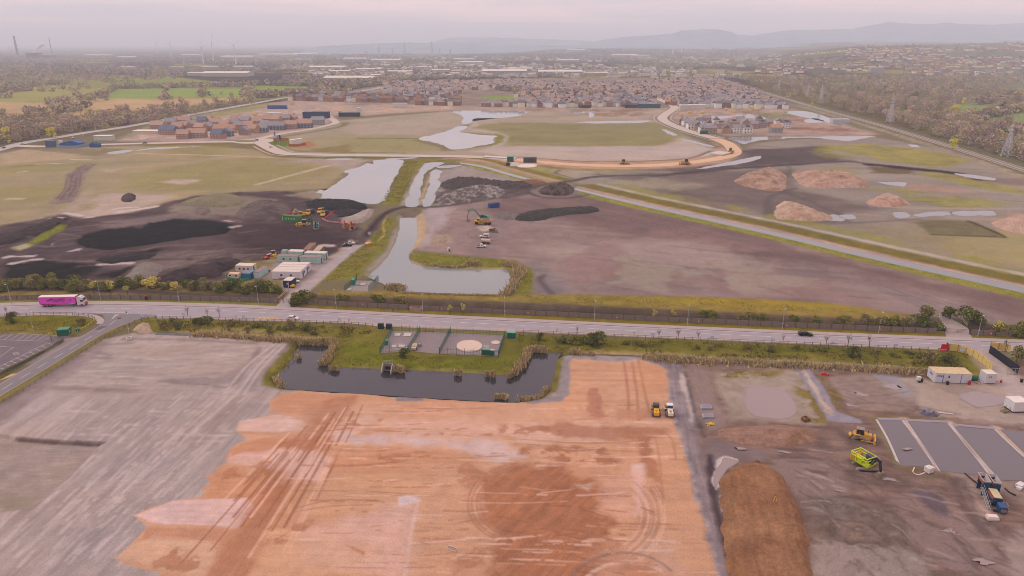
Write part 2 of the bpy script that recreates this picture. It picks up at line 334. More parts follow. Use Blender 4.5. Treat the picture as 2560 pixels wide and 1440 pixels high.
paint([(1022,632),(1060,632),(1180,644),(1290,650),(1325,672),(1336,700),(1334,740),(1290,738),(1300,700),(1270,672),(1180,672),(1060,668),(1030,655)],(116,126,62),soft=1.2,warp=1.5,ws=6,var=0.18,vs=3)
paint([(1020,650),(1060,664),(1180,668),(1262,668),(1258,674),(1180,676),(1050,672)],(172,148,122),soft=1.0,warp=1.2,ws=5)
paint([(-2500,850),(0,566),(60,552),(150,535),(215,546),(330,531),(480,490),(600,478),(720,478),(800,497),(910,508),(940,516),(905,560),(890,600),(830,640),(760,640),(700,640),(640,668),(590,702),(300,708),(0,712),(-2500,1100)],(94,80,83),soft=2.5,warp=3,ws=12,var=0.2,vs=6,streak=(hd((200,640),(700,600)),30,4,0.18))
paint([(230,560),(360,545),(480,530),(620,560),(560,548),(420,552),(300,572)],(134,116,114),soft=3,warp=3,ws=10,op=0.8,var=0.12)
paint([(420,520),(480,498),(600,490),(690,500),(640,540),(520,540),(440,534)],(136,122,112),soft=3,warp=3,ws=10,var=0.1,vs=5)
paint([(300,640),(560,622),(640,640),(560,670),(420,700),(300,700)],(124,108,104),soft=4,op=0.8,patch=(0.0,16),var=0.12)
paint([(560,700),(620,665),(700,640),(760,640),(700,660),(620,690)],(150,130,126),soft=2,warp=2,ws=8)
paint([(560,560),(700,560),(900,600),(830,630),(640,630),(560,600)],(76,64,69),soft=4,warp=5,ws=14,op=0.8,var=0.2,vs=5)
for f in ([(0,600),(60,582),(170,545),(160,560),(60,605),(0,625)],[(0,660),(120,650),(260,668),(200,700),(0,705)],[(210,652),(300,635),(395,627),(372,656),(290,660)],[(350,700),(420,690),(560,655),(610,652),(560,690),(420,706)],[(260,690),(320,672),(300,702)],[(770,505),(860,500),(912,512),(880,528),(780,526)]):
    paint(f,(52,44,50),soft=2,warp=3,ws=9,op=0.95,var=0.2,vs=4)
for q in range(95):
    x=-60+rng.random()*760;y=560+rng.random()*145
    if 190<x<600 and 545<y<625:continue
    stroke([(x,y),(x+60,y-5-4*rng.random()),(x+120+80*rng.random(),y-12*rng.random())],1.8,(66,56,60) if rng.random()<0.6 else (132,114,112),soft=0.9,op=0.6,broken=(-0.1,10))
PIT=[(190,606),(205,592),(262,573),(330,568),(352,572),(372,556),(440,548),(520,550),(575,560),(587,570),(560,585),(440,602),(330,618),(270,625),(215,620)]
paint(PIT,(37,33,40),soft=0.6,warp=0.7,ws=3,var=0.15,vs=2)
dig(PIT,0.5,1.5)
paint([(66,612),(100,588),(150,563),(166,565),(160,575),(120,598),(80,616)],(116,130,58),soft=1.2,warp=1,ws=5,var=0.12)
paint([(30,622),(66,612),(80,618),(50,628)],(176,166,130),soft=1.5,warp=1.5)
paint([(850,548),(900,535),(935,520),(925,535),(905,556),(860,556)],(160,146,138),soft=1.5,warp=1.5,ws=6)
paint([(780,475),(800,480),(860,498),(790,498),(720,488)],(160,142,126),soft=3,warp=3,ws=8,op=0.8)
for pl,w in (([(300,530),(340,524),(390,516)],5),([(280,524),(300,520),(345,518)],3),([(165,533),(205,540)],3),([(215,543),(228,543)],2.5),([(15,643),(85,642)],3),([(30,660),(58,655)],3),([(75,652),(100,651)],3),([(250,662),(330,660)],2),([(180,630),(195,625)],2.5),([(560,552),(575,556)],2.5),([(582,568),(596,567)],3),([(340,646),(350,646)],1.5),([(132,547),(150,545)],4),([(802,616),(830,615)],3)):
    stroke(pl,w,(206,188,184),soft=0.8,warp=1,ws=4,op=0.85)
paint([(600,700),(640,660),(700,645),(830,640),(900,610),(860,640),(760,720),(720,760),(700,745),(680,720),(620,716)],(160,144,142),soft=1.5,var=0.08,vs=4)
paint([(560,690),(620,655),(690,655),(650,690),(690,700),(720,712),(660,716),(560,712)],(124,126,72),soft=2,warp=2,ws=6,op=0.85,var=0.15,vs=3)
paint([(822,646),(880,600),(890,604),(850,636)],(182,158,142),soft=1.5,warp=1,ws=5)
paint([(-2500,640),(0,700),(690,706),(735,745),(790,738),(1000,730),(1340,738),(1800,744),(2060,758),(2290,790),(2260,800),(2330,812),(2560,815),(4200,900),(4200,1000),(2560,850),(1920,822),(1280,790),(640,765),(0,760),(-2500,700)],(122,118,78),soft=1.5,var=0.2,vs=4)
paint([(800,726),(1000,728),(1340,736),(1800,744),(2060,758),(2300,792),(2200,800),(1900,780),(1280,752),(880,736),(790,740)],(138,134,74),soft=1.5,warp=1.5,ws=6,var=0.15,vs=3.5)
paint([(1540,742),(1800,745),(2060,758),(2180,772),(2000,770),(1700,756)],(150,146,62),soft=1.5,warp=1.5,ws=7,op=0.7,var=0.12)
stroke([(-400,725),(0,722),(250,724),(500,738),(690,744)],5.5,(92,80,76),soft=1.5,var=0.2)
stroke([(790,745),(1000,753),(1280,764),(1600,779),(1920,795),(2330,815),(2700,828),(3000,838)],7.5,(100,86,76),soft=0.8,var=0.15,vs=3)
DITCH=[(790,749),(1000,757),(1280,768),(1600,783),(1920,799),(2330,819),(2700,832)]
ditch(DITCH,1.6,1.5,2.0)
stroke(DITCH,2.0,(56,48,48),soft=0.5)
paint([(-2500,700),(0,748),(300,748),(690,754),(700,764),(400,758),(0,758),(-2500,716)],(132,126,70),soft=1,var=0.12,vs=3)
stroke([(800,766),(1000,775),(1280,789),(1600,804),(1920,819),(2340,837),(2700,850),(3000,860)],3.8,(122,120,56),soft=0.6,var=0.15,vs=3)
SV=[(370,797),(700,803),(950,817),(1280,834),(1920,858),(2440,880),(2470,930),(2440,945),(2200,925),(1930,908),(1700,905),(1560,892),(1412,889),(1400,965),(1385,1000),(1330,1008),(1060,992),(700,980),(650,965),(660,930),(720,870),(735,856),(560,835),(400,830),(330,825),(350,805)]
paint(SV,(112,116,60),soft=1,warp=0.8,ws=4,var=0.22,vs=3.0)
paint([(420,810),(700,815),(960,834),(940,880),(840,890),(835,850),(600,835)],(118,124,62),soft=3,op=0.7,warp=3,ws=8,var=0.18,vs=2.5)
paint([(860,870),(900,850),(950,850),(960,890),(1260,900),(1290,880),(1300,915),(1260,930),(1000,925),(850,910)],(104,120,48),soft=2,warp=3,ws=7,op=0.8,var=0.18,vs=2.5)
paint([(1290,838),(1920,862),(2440,884),(2440,905),(1900,880),(1300,862)],(98,106,50),soft=1.5,warp=2,ws=6,op=0.8,var=0.22,vs=2.5)
paint([(1420,880),(1600,880),(1930,898),(2200,912),(2440,935),(2420,945),(2200,928),(1900,910),(1600,895)],(166,142,104),soft=1.5,warp=1.5,ws=6,op=0.9,var=0.2,vs=2)
paint([(420,824),(560,822),(800,842),(790,856),(600,842),(440,836)],(158,138,98),soft=1.5,warp=1.5,ws=6,op=0.8,var=0.2,vs=2)
paint([(1000,918),(1260,930),(1280,938),(1000,932),(850,918),(860,912)],(146,132,84),soft=1,warp=1,ws=5,op=0.8,var=0.15)
stroke([(400,834),(500,838),(640,846)],2.2,(70,60,58),soft=0.6)
stroke([(1405,886),(1500,888),(1600,892),(1700,898)],1.8,(66,58,56),soft=0.6,op=0.9)
stroke([(1700,900),(1950,908),(2200,922),(2380,936)],1.6,(96,80,72),soft=0.8,broken=(0.0,8))
paint([(-1500,700),(0,794),(110,786),(220,790),(240,800),(225,820),(180,836),(0,832),(-1500,760)],(110,116,56),soft=0.8,var=0.2,vs=2.5)
paint([(0,812),(130,812),(180,820),(150,838),(0,835)],(128,126,62),soft=1.5,op=0.8,warp=1,ws=5,var=0.15)
paint([(-800,1260),(0,942),(130,868),(160,850),(166,856),(60,912),(0,950),(-800,1300)],(88,96,52),soft=0.8,var=0.25,vs=2)
stroke([(-700,1430),(0,1001),(100,940),(250,848),(330,806),(400,796)],2.2,(124,126,58),soft=0.5,var=0.15)
GREYA=hd((260,1440),(700,960))
paint([(-1500,2300),(-700,1480),(0,1012),(160,935),(255,850),(330,834),(400,834),(560,838),(720,856),(700,880),(655,940),(655,962),(700,975),(1060,995),(1330,1008),(1400,975),(1412,888),(1700,896),(1760,1000),(1830,1440),(1860,1640),(-500,2300)],(170,153,148),soft=0.8,warp=0.6,ws=4,var=0.05,vs=8,streak=(GREYA,14,1.4,0.13))
paint([(300,850),(640,850),(690,870),(560,960),(420,990),(150,985),(110,960)],(170,153,146),soft=1.5,var=0.06,vs=6,streak=(0.1,7,1.2,0.09))
paint([(0,1012),(250,852),(290,850),(180,930),(100,985),(40,1035),(0,1060),(-200,1160)],(146,128,126),soft=1.6,warp=1.5,ws=5,op=0.9,var=0.1,vs=3)
for q in range(46):
    x=60+rng.random()*600;y=860+rng.random()*240
    stroke([(x,y),(x+60,y+3),(x+100+rng.random()*80,y+6*rng.random())],0.9,(152,136,134) if rng.random()<0.6 else (198,180,174),soft=0.5,op=0.55,broken=(0.05,5))
for q in range(170):
    x=-20+rng.random()*640;y=1080+rng.random()*340;L=40+rng.random()*110
    if x>520-(y-1080)*0.7:x-=200
    stroke([(x,y),(x+L*0.5,y-L*0.52),(x+L,y-L*0.95)],0.5+0.5*rng.random(),(154,138,138) if rng.random()<0.5 else (204,184,178),soft=0.25,op=0.5,broken=(0.0,4))
paint([(400,945),(560,940),(600,915),(640,885),(650,888),(600,960),(430,960)],(146,130,130),soft=1,warp=1,ws=4,op=0.7)
paint([(110,965),(230,968),(345,975),(300,978),(130,974)],(138,122,122),soft=0.8,warp=0.8,ws=3,op=0.8)
for pl in ([(310,847),(480,850),(640,860)],[(400,952),(520,962),(580,962),(650,870)],[(240,882),(275,888)],[(236,893),(270,896)],[(260,862),(330,858)]):
    stroke(pl,1.6,(140,124,122),soft=0.6,op=0.8,warp=0.5,ws=3)
paint([(655,962),(655,935),(720,868),(690,862),(640,905),(590,970),(640,982)],(150,136,136),soft=1.2,warp=1.2,ws=4,op=0.8,var=0.15,vs=2)
for pl in ([(700,860),(640,920),(590,985),(480,1080)],[(712,862),(655,920),(610,985)],[(690,858),(620,912),(560,985)]):
    stroke(pl,0.9,(200,182,176),soft=0.4,op=0.6)
LOW=[(-600,1060),(0,1086),(40,1094),(140,1102),(255,1106),(170,1195),(70,1270),(0,1278),(-600,1300)]
paint(LOW,(160,143,136),soft=0.5,warp=0.3,ws=2,var=0.06,vs=3,streak=(0.02,5,0.7,0.08))
paint([(0,1230),(90,1240),(70,1262),(0,1268)],(142,134,112),soft=1.5,op=0.6,var=0.1)
stroke([(40,1095),(140,1103),(258,1108)],1.1,(98,82,82),soft=0.5,warp=0.3,ws=1.5)
SAND=[(300,1390),(330,1360),(370,1318),(345,1300),(338,1288),(370,1270),(440,1250),(500,1246),(510,1236),(508,1220),(522,1212),(518,1190),(545,1175),(535,1172),(575,1150),(562,1142),(575,1120),(620,1098),(588,1075),(600,1058),(640,1045),(690,1032),(672,1020),(672,1006),(700,985),(760,976),(960,988),(990,1002),(1040,1006),(1060,994),(1330,1009),(1400,1003),(1420,985),(1424,950),(1424,905),(1440,895),(1520,898),(1545,908),(1590,902),(1605,898),(1640,908),(1668,925),(1676,1000),(1690,1060),(1712,1130),(1735,1230),(1770,1340),(1796,1440),(1850,1640),(-300,2300),(-100,1900),(120,1620),(400,1432),(350,1420),(320,1410)]
SA=hd((900,1120),(1400,1130))
paint(SAND,(203,145,117),soft=0.25,warp=0.5,ws=3,var=0.045,vs=6,streak=(SA,22,1.6,0.075))
SANDC=[p for p in SAND]
def sandp(pts,c,op,soft=1.5,warp=2.0,ws=6,patch=None,var=0.05,smooth=0,lo=14,sh=0.8,amp=0.07,ang=None):
    paint(pts,c,soft=soft,warp=warp,ws=ws,op=op,var=var,vs=3,patch=patch,smooth=smooth,streak=(SA if ang is None else ang,lo,sh,amp))
sandp([(690,990),(1000,1010),(1440,1020),(1680,1030),(1700,1090),(1400,1080),(1000,1060),(700,1060)],(208,152,128),0.6)
sandp([(700,985),(850,985),(840,1040),(720,1035),(680,1025)],(196,134,106),0.7,warp=1,soft=0.6)
sandp([(900,1040),(1500,1060),(1560,1090),(1300,1120),(860,1110),(700,1095)],(216,176,160),0.5,warp=3,patch=(-0.1,14))
sandp([(800,1085),(1100,1095),(1240,1105),(1310,1140),(1250,1150),(1100,1118),(860,1112)],(206,180,176),0.75,warp=2.2,ws=5)
sandp([(596,1052),(690,1035),(780,1060),(760,1075),(640,1082),(592,1076)],(214,178,166),0.8,warp=0.6,soft=0.4)
sandp([(640,1098),(840,1086),(820,1128),(700,1120),(580,1148),(575,1122)],(198,132,104),0.85,warp=0.8,soft=0.4)
sandp([(600,1130),(760,1125),(830,1150),(810,1210),(700,1180),(570,1150)],(212,172,160),0.75,warp=1.2,soft=0.5)
sandp([(540,1172),(760,1182),(700,1250),(512,1246),(520,1200)],(200,136,106),0.8,warp=1,soft=0.4)
sandp([(338,1288),(430,1252),(620,1246),(650,1275),(590,1320),(380,1306)],(216,180,172),0.95,warp=0.5,soft=0.25)
sandp([(370,1320),(600,1322),(560,1360),(420,1340),(352,1350)],(196,134,108),0.85,warp=0.7,soft=0.3)
sandp([(300,1390),(380,1340),(540,1360),(520,1440),(400,1432)],(208,158,134),0.7,warp=1,soft=0.5)
BAND=[(900,985),(880,1010),(760,1180),(640,1400),(600,1500),(480,1500),(560,1360),(700,1160),(820,1000)]
sandp(BAND,(172,109,85),0.7,warp=1.0,soft=1.0,ang=hd((560,1400),(830,1040)),lo=20,sh=0.7,amp=0.12)
sandp([(780,1010),(860,1005),(880,1020),(800,1085),(740,1090)],(186,130,108),0.6,warp=1)
sandp([(690,1130),(800,1120),(790,1200),(720,1200)],(214,178,166),0.6,warp=1.2,ang=hd((560,1400),(830,1040)))
for k in range(26):
    o=(k-13)*9+rng.normal()*4
    y0=1010+rng.random()*180;y1=y0+60+rng.random()*230
    fx=lambda y:850-(y-1010)*0.70+o*(0.5+(y-1000)/440)
    stroke([(fx(y0),y0),(fx((y0+y1)/2),(y0+y1)/2),(fx(y1),y1)],0.35+0.4*rng.random(),(160,98,76) if rng.random()<0.55 else (222,174,150),soft=0.15,op=0.75)
sandp([(820,1120),(920,1122),(1090,1130),(1200,1150),(1210,1165),(1000,1160),(880,1180),(820,1160)],(200,138,110),0.7,warp=1.5)
sandp([(820,1180),(1040,1190),(1060,1260),(900,1280),(760,1275)],(206,150,120),0.6,warp=3)
sandp([(960,1270),(1045,1240),(1040,1300),(1010,1440),(900,1440),(740,1400),(760,1320)],(212,168,152),0.75,warp=2,ws=5)
sandp([(700,1340),(920,1360),(900,1420),(660,1420)],(206,152,124),0.55,warp=2)
sandp([(866,1362),(916,1378),(910,1392)],(190,124,94),0.9,warp=0.3,soft=0.2)
sandp([(1000,1242),(1030,1240),(1046,1252),(1000,1262)],(206,182,180),0.9,warp=0.7,soft=0.3)
stroke([(1046,1250),(1030,1320),(1012,1440)],0.5,(214,180,168),soft=0.3,op=0.7)
stroke([(740,1270),(820,1252),(920,1250),(960,1256)],0.3,(170,112,92),soft=0.2,op=0.8)
stroke([(730,1282),(820,1266),(930,1262)],0.3,(170,112,92),soft=0.2,op=0.7)
for x,y,rx,ry in ((760,1110,60,12),(1000,1140,90,10),(1180,1200,30,40),(1200,1390,60,30),(640,1180,70,14),(880,1060,90,8),(1120,1085,120,7),(460,1400,60,14),(1640,1230,20,60),(1340,1075,90,8),(720,1330,50,24)):
    sandp([(x+rx*math.cos(t),y+ry*math.sin(t)) for t in np.linspace(0,6.28,13)[:-1]],(178,116,90),0.75,warp=2.2,ws=4,soft=0.5,patch=(-0.1,3.5))
DARKS=[(1200,1200),(1290,1160),(1400,1170),(1500,1210),(1520,1300),(1480,1350),(1560,1400),(1560,1500),(1240,1500),(1230,1420),(1250,1330),(1200,1290)]
sandp(DARKS,(166,104,79),0.9,warp=3.0,ws=8,soft=1.2,var=0.09,ang=hd((1300,1400),(1500,1220)),lo=10,amp=0.12)
sandp([(1300,1115),(1500,1125),(1560,1160),(1480,1160),(1320,1150),(1290,1135)],(168,107,83),0.85,warp=2,soft=0.8,patch=(-0.3,5))
sandp([(1595,1095),(1625,1092),(1640,1180),(1625,1190),(1600,1170)],(170,109,85),0.85,warp=1,soft=0.5)
sandp([(1400,1060),(1660,1075),(1640,1100),(1420,1092),(1360,1070)],(172,110,87),0.75,warp=1.6,soft=0.8)
sandp([(1466,975),(1492,972),(1512,1042),(1470,1045)],(178,116,98),0.8,warp=1.2,ws=3,soft=0.5,ang=hd((1480,1040),(1480,980)))
sandp([(1430,1210),(1490,1205),(1470,1230)],(200,172,156),0.8,warp=1,soft=0.5)
sandp([(1580,1160),(1606,1160),(1610,1270),(1590,1285)],(214,184,176),0.8,warp=0.8,soft=0.6,ang=math.pi/2)
sandp([(1500,1190),(1600,1170),(1640,1260),(1560,1300),(1510,1280)],(212,162,140),0.6,warp=2)
sandp([(1590,1290),(1660,1300),(1640,1350),(1600,1340)],(170,116,92),0.7,warp=1.2,soft=0.6)
sandp([(1500,1380),(1640,1370),(1740,1440),(1740,1500),(1480,1500)],(200,144,122),0.6,warp=2)
sandp([(1560,1410),(1620,1405),(1650,1450),(1650,1500),(1550,1500)],(186,122,96),0.8,warp=1.2)
sandp([(1610,1350),(1700,1330),(1700,1420),(1640,1400)],(190,158,146),0.6,warp=2,patch=(0.0,4))
sandp([(1140,1400),(1240,1340),(1240,1440),(1130,1440)],(186,126,100),0.75,warp=2,patch=(0.15,5))
sandp([(1170,1230),(1230,1220),(1230,1330),(1180,1300)],(172,110,86),0.6,warp=2,patch=(0.2,4))
def ring(cx,cy,rx,ry,a0,a1,c,w=0.4,op=0.7,n=12):
    stroke([(cx+rx*math.cos(t),cy+ry*math.sin(t)) for t in np.linspace(a0,a1,n)],w,c,soft=0.2,op=op)
for r in (0,9,22,30):
    ring(1310,1260,140-r,102-r*0.75,1.9,4.6,(168,110,86))
for r in range(0,100,8):
    ring(1500-rng.random()*20,1290,165-r*0.5,140-r*0.5,-0.9+rng.random()*0.4,0.9,(178,122,100) if r%16 else (222,180,160),w=0.3,op=0.5)
ring(1560,1500,150,118,3.6,5.6,(126,104,100),w=0.7,op=0.55)
ring(1570,1500,128,96,3.5,5.4,(222,184,166),w=0.9,op=0.6)
for q in range(40):
    a=rng.random()*0.5-0.1;x=1240+rng.random()*280;y=1190+rng.random()*250;L=60+rng.random()*120
    stroke([(x,y),(x+L,y+L*a)],0.3+0.3*rng.random(),(150,92,70) if rng.random()<0.6 else (206,150,122),soft=0.15,op=0.65,smooth=0,broken=(0,3))
for q in range(120):
    x=700+rng.random()*950;y=1010+rng.random()*420;L=80+rng.random()*220
    stroke([(x,y),(x+L*.5,y+2),(x+L,y+rng.normal()*6)],0.3+0.5*rng.random(),(172,110,86) if rng.random()<0.55 else (224,180,160),soft=0.15,op=0.6,smooth=3,broken=(0.05,4))
for pl in ([(1560,905),(1570,980),(1572,1040)],[(1580,905),(1592,980),(1596,1045)],[(1596,900),(1614,990),(1622,1030),(1596,1050)]):
    stroke(pl,0.8,(176,116,94),soft=0.3,op=0.8)
sandp([(1595,905),(1640,910),(1672,940),(1674,985),(1620,985),(1604,940)],(202,138,108),0.6,warp=1,soft=0.5)
sandp([(1538,1020),(1580,1025),(1620,1020),(1622,1045),(1545,1050)],(194,132,106),0.7,warp=0.6,soft=0.4)
for pl in ([(1290,1108),(1460,1122),(1600,1130)],[(1300,1098),(1470,1108),(1620,1100)],[(1620,1090),(1640,1100),(1652,1180),(1658,1260)],[(1660,1080),(1680,1100),(1690,1150)]):
    stroke(pl,0.5,(176,118,94),soft=0.25,op=0.7)
paint([(985,988),(1010,992),(1050,992),(1055,1000),(1020,1004),(992,1002)],(136,126,128),soft=0.3,warp=0.5,ws=2,var=0.2,vs=1.2)
paint([(1412,893),(1425,893),(1424,950),(1422,985),(1400,1002),(1330,1010),(1320,1004),(1385,990),(1402,960)],(150,136,138),soft=0.5,warp=0.5,ws=3,var=0.12,vs=2)
paint([(1400,889),(1640,896),(1690,908),(1660,918),(1600,898),(1540,905),(1430,896)],(150,138,140),soft=0.5,warp=0.5,ws=3,var=0.14,vs=2)
paint([(1640,905),(1720,905),(1740,960),(1756,1060),(1770,1130),(1800,1250),(1840,1440),(1880,1640),(1850,1640),(1796,1440),(1740,1240),(1712,1130),(1690,1060),(1676,990),(1668,925)],(140,124,126),soft=0.7,warp=0.7,ws=3,var=0.14,vs=3,streak=(hd((1740,1200),(1700,950)),8,0.8,0.15))
paint([(1700,905),(1930,910),(2200,926),(2440,944),(2560,900),(3600,1000),(4200,2400),(1900,2400),(1850,1640),(1820,1440),(1780,1250),(1750,1130),(1735,1000)],(128,105,97),soft=0.7,var=0.18,vs=4,streak=(hd((1900,1300),(2500,1350)),9,1.2,0.15))
paint([(1770,1100),(1830,1110),(1930,1140),(1800,1160),(1780,1230),(1752,1150)],(128,112,114),soft=1,warp=1,ws=4,op=0.8,var=0.12)
stroke([(1775,1140),(1778,1200),(1798,1300),(1830,1400),(1870,1560)],1.6,(84,70,76),soft=0.5,warp=0.4,ws=2)
stroke([(1796,1190),(1808,1290),(1838,1420)],0.5,(190,170,168),soft=0.3,op=0.7,broken=(0,3))
paint([(1790,1148),(1812,1140),(1840,1146),(1846,1156),(1818,1172),(1800,1205),(1790,1225),(1782,1205),(1786,1175)],(190,176,172),soft=0.3,warp=0.5,ws=2,var=0.08)
paint([(1698,930),(1716,940),(1722,980),(1738,1040),(1730,1055),(1714,1000),(1700,960)],(190,170,162),soft=0.5,warp=0.7,ws=2.5,op=0.9)
stroke([(1714,930),(1724,975),(1736,1020),(1745,1060),(1760,1090)],1.0,(92,80,84),soft=0.5,warp=0.6,ws=2,op=0.85)
paint([(1720,915),(1775,930),(1790,1000),(1830,1060),(1770,1080),(1745,1040)],(146,124,118),soft=0.8,warp=0.6,op=0.9,var=0.06,streak=(hd((1790,1050),(1740,930)),8,0.7,0.09))
paint([(1780,930),(1840,930),(1990,920),(2010,960),(2060,1060),(2000,1060),(1830,1050),(1800,1000)],(164,146,132),soft=1,warp=1.5,ws=5,op=0.85,var=0.12,vs=3)
for f in ([(1800,935),(1860,925),(1960,925),(1940,945),(1820,945)],[(1985,960),(2010,950),(2050,1010),(2070,1060),(2040,1062),(2020,1040)],[(2020,915),(2050,925),(2100,990),(2108,1012),(2086,1014),(2060,960)],[(2130,1030),(2200,1040),(2330,1044),(2400,1052),(2240,1048),(2150,1040)],[(2245,1180),(2300,1160),(2385,1180),(2385,1205),(2320,1198),(2250,1192)],[(2215,1140),(2230,1136),(2250,1156),(2236,1160)]):
    paint(f,(120,116,66),soft=0.8,warp=1.0,ws=4,op=0.9,var=0.25,vs=1.6,patch=(-0.25,4))
paint([(2300,1030),(2200,950),(2300,945),(2480,960),(2560,960),(2700,1060),(2560,1060),(2400,1045)],(178,158,146),soft=1,warp=2,ws=6,op=0.8,var=0.07,vs=3)
paint([(2345,968),(2400,965),(2500,985),(2540,1000),(2480,1010),(2440,1020),(2400,1000)],(150,132,124),soft=0.8,warp=1,ws=4,op=0.8)
paint([(2070,940),(2200,935),(2280,965),(2300,1010),(2260,1030),(2120,1020)],(150,130,122),soft=0.8,warp=1,ws=4,op=0.8,var=0.1,vs=2)
paint([(2180,936),(2240,940),(2290,985),(2260,990)],(154,144,148),soft=0.7,warp=1,ws=3,op=0.8)
for pl in ([(2110,970),(2180,985),(2260,975)],[(2110,985),(2150,1000),(2180,1010),(2290,1012)],[(2120,1020),(2180,1012),(2260,1020)],[(2130,1018),(2200,1000)],[(2290,1018),(2400,1040)],[(2300,1010),(2350,1024)],[(2100,960),(2200,955)]):
    tracks(pl,(116,98,96),n=1,op=0.7,w=0.5)
stroke([(2450,880),(2500,930),(2540,970),(2580,1010)],9,(186,166,158),soft=1.5,op=0.8)
LINER=[(1988,918),(2022,920),(2060,970),(2092,1030),(2150,1048),(2155,1058),(2100,1056),(2070,1050),(2030,985)]
paint(LINER,(146,136,144),soft=0.3,warp=0.3,ws=2,var=0.08,vs=1.5)
paint([(2004,924),(2018,930),(2060,1000),(2086,1040),(2074,1042),(2036,980)],(186,162,146),soft=0.4,warp=0.6,ws=2,var=0.12,vs=1.2)
SLK=(142,119,114)
paint([(1926,1150),(1990,1140),(2070,1155),(2110,1190),(2130,1240),(2060,1250),(1985,1245),(1960,1200)],SLK,soft=0.8,warp=1,ws=4,op=0.9,var=0.04)
paint([(2220,1235),(2290,1225),(2370,1235),(2400,1280),(2480,1360),(2520,1440),(2420,1440),(2330,1400),(2260,1330),(2215,1250)],SLK,soft=0.8,warp=1,ws=4,op=0.95,var=0.04)
paint([(2285,1230),(2330,1232),(2366,1255),(2370,1295),(2330,1285),(2300,1255)],(112,98,106),soft=0.6,warp=0.7,ws=3)
paint([(2000,1260),(2110,1250),(2240,1270),(2290,1340),(2340,1440),(2050,1440),(2030,1340)],(126,107,98),soft=1.2,warp=1.5,ws=5,op=0.9,var=0.24,vs=2.0)
paint([(2000,1250),(2060,1240),(2130,1260),(2120,1290),(2040,1310)],(124,108,104),soft=1,warp=1.2,ws=4,op=0.8,var=0.18,vs=1.5)
paint([(2030,1370),(2100,1365),(2320,1390),(2330,1500),(2040,1500)],(160,142,134),soft=1,warp=1,ws=4,op=0.75,var=0.08,vs=2)
paint([(2400,1190),(2430,1200),(2470,1300),(2520,1370),(2480,1350),(2430,1290),(2395,1220)],(130,112,108),soft=0.8,warp=1,ws=3,op=0.8,var=0.14,vs=1.5)
paint([(2420,1195),(2460,1230),(2480,1300),(2450,1290)],(184,156,146),soft=0.6,warp=0.8,ws=3,op=0.8)
paint([(2500,1340),(2560,1330),(2800,1400),(2800,1560),(2560,1500)],(172,152,144),soft=1.5,warp=2,ws=5,op=0.7,var=0.1,vs=2)
for pl in ([(1930,1145),(2060,1150),(2160,1200),(2240,1215),(2360,1225)],[(2020,1175),(2110,1200),(2200,1216)],[(2100,1240),(2200,1260),(2300,1290)],[(2380,1200),(2400,1260),(2460,1340),(2520,1400)],[(2388,1196),(2412,1260),(2475,1345)],[(1940,1120),(2040,1130),(2140,1120)],[(2440,1310),(2470,1312)],[(2280,1290),(2380,1340),(2440,1420)]):
    stroke(pl,0.9,(104,88,86),soft=0.5,op=0.75,warp=0.5,ws=2)
for q in range(150):
    x=1940+rng.random()*580;y=1090+rng.random()*340;L=20+rng.random()*60;a=rng.random()*0.9
    stroke([(x,y),(x+L*0.5,y+L*a*0.4),(x+L,y+L*a)],0.3+0.4*rng.random(),(104,87,84) if rng.random()<0.82 else (170,150,142),soft=0.3,op=0.6,smooth=3)
paint([(1860,965),(1930,968),(1975,985),(1992,1030),(1960,1048),(1880,1040),(1850,1000)],(158,142,140),soft=0.8,warp=1,ws=4,op=0.9,var=0.03)
stroke([(725,752),(760,722),(830,662),(880,622),(908,602)],6.5,(176,160,158),soft=0.8,var=0.06)
stroke([(900,608),(930,572),(955,540),(985,524),(1020,517),(1100,516),(1200,500),(1290,478),(1335,466),(1430,452),(1500,441),(1640,437)],6,(98,85,86),soft=1.2,warp=0.8,ws=6,var=0.15,vs=3)
stroke([(915,590),(950,545),(985,524),(1040,515)],2.2,(74,62,66),soft=1.0)
paint([(985,528),(1040,520),(1060,530),(1035,543),(1004,543)],(116,104,90),soft=1,warp=1,ws=4,var=0.15)
stroke([(1335,470),(1318,478),(1350,492),(1410,496),(1470,488)],3,(92,80,82),soft=1,warp=0.6)
for pl in ([(2262,1048),(2300,1100),(2345,1170)],[(2374,1056),(2430,1120),(2485,1190)],[(2490,1070),(2560,1130),(2660,1215)]):
    stroke(pl,2.2,(190,164,146),soft=0.4,warp=0.3,ws=2,var=0.1,vs=1.5)
stroke([(2185,1046),(2190,1052),(2215,1100),(2245,1160)],1.2,(128,118,90),soft=0.8,warp=0.6,ws=2)
paint([(2330,1168),(2400,1180),(2480,1196),(2560,1210),(2620,1230),(2560,1260),(2440,1200),(2340,1185)],(148,128,118),soft=0.8,warp=0.8,ws=3,var=0.12,vs=1.5)
paint([(-600,1180),(0,932),(120,870),(158,846),(150,841),(30,833),(0,836),(-600,1000)],(124,112,116),soft=0.4,var=0.05,vs=3)
paint([(120,868),(160,846),(200,842),(236,824),(220,836),(100,906),(60,912)],(150,136,136),soft=0.5,var=0.08)
dig([(748,862),(818,866),(812,900),(806,915),(835,918),(955,922),(1270,938),(1295,930),(1318,900),(1322,883),(1405,881),(1382,893),(1375,930),(1368,960),(1345,985),(1290,997),(1220,995),(1060,986),(715,964),(696,945),(725,912),(745,885)],1.6,3.0,warp=0.3)
dig([(1005,543),(1035,543),(1038,590),(1030,610),(1014,635),(1020,656),(1060,668),(1180,672),(1262,673),(1270,690),(1262,725),(1240,733),(1000,725),(960,705),(925,690),(950,668),(975,640),(995,605),(1004,570)],1.4,3.0,warp=0.4)
bund(CAN,3,1.2,3.5) if False else None
rough([(1990,1240),(2110,1235),(2260,1290),(2340,1440),(2340,1560),(2030,1560),(2010,1330)],2.0,6)
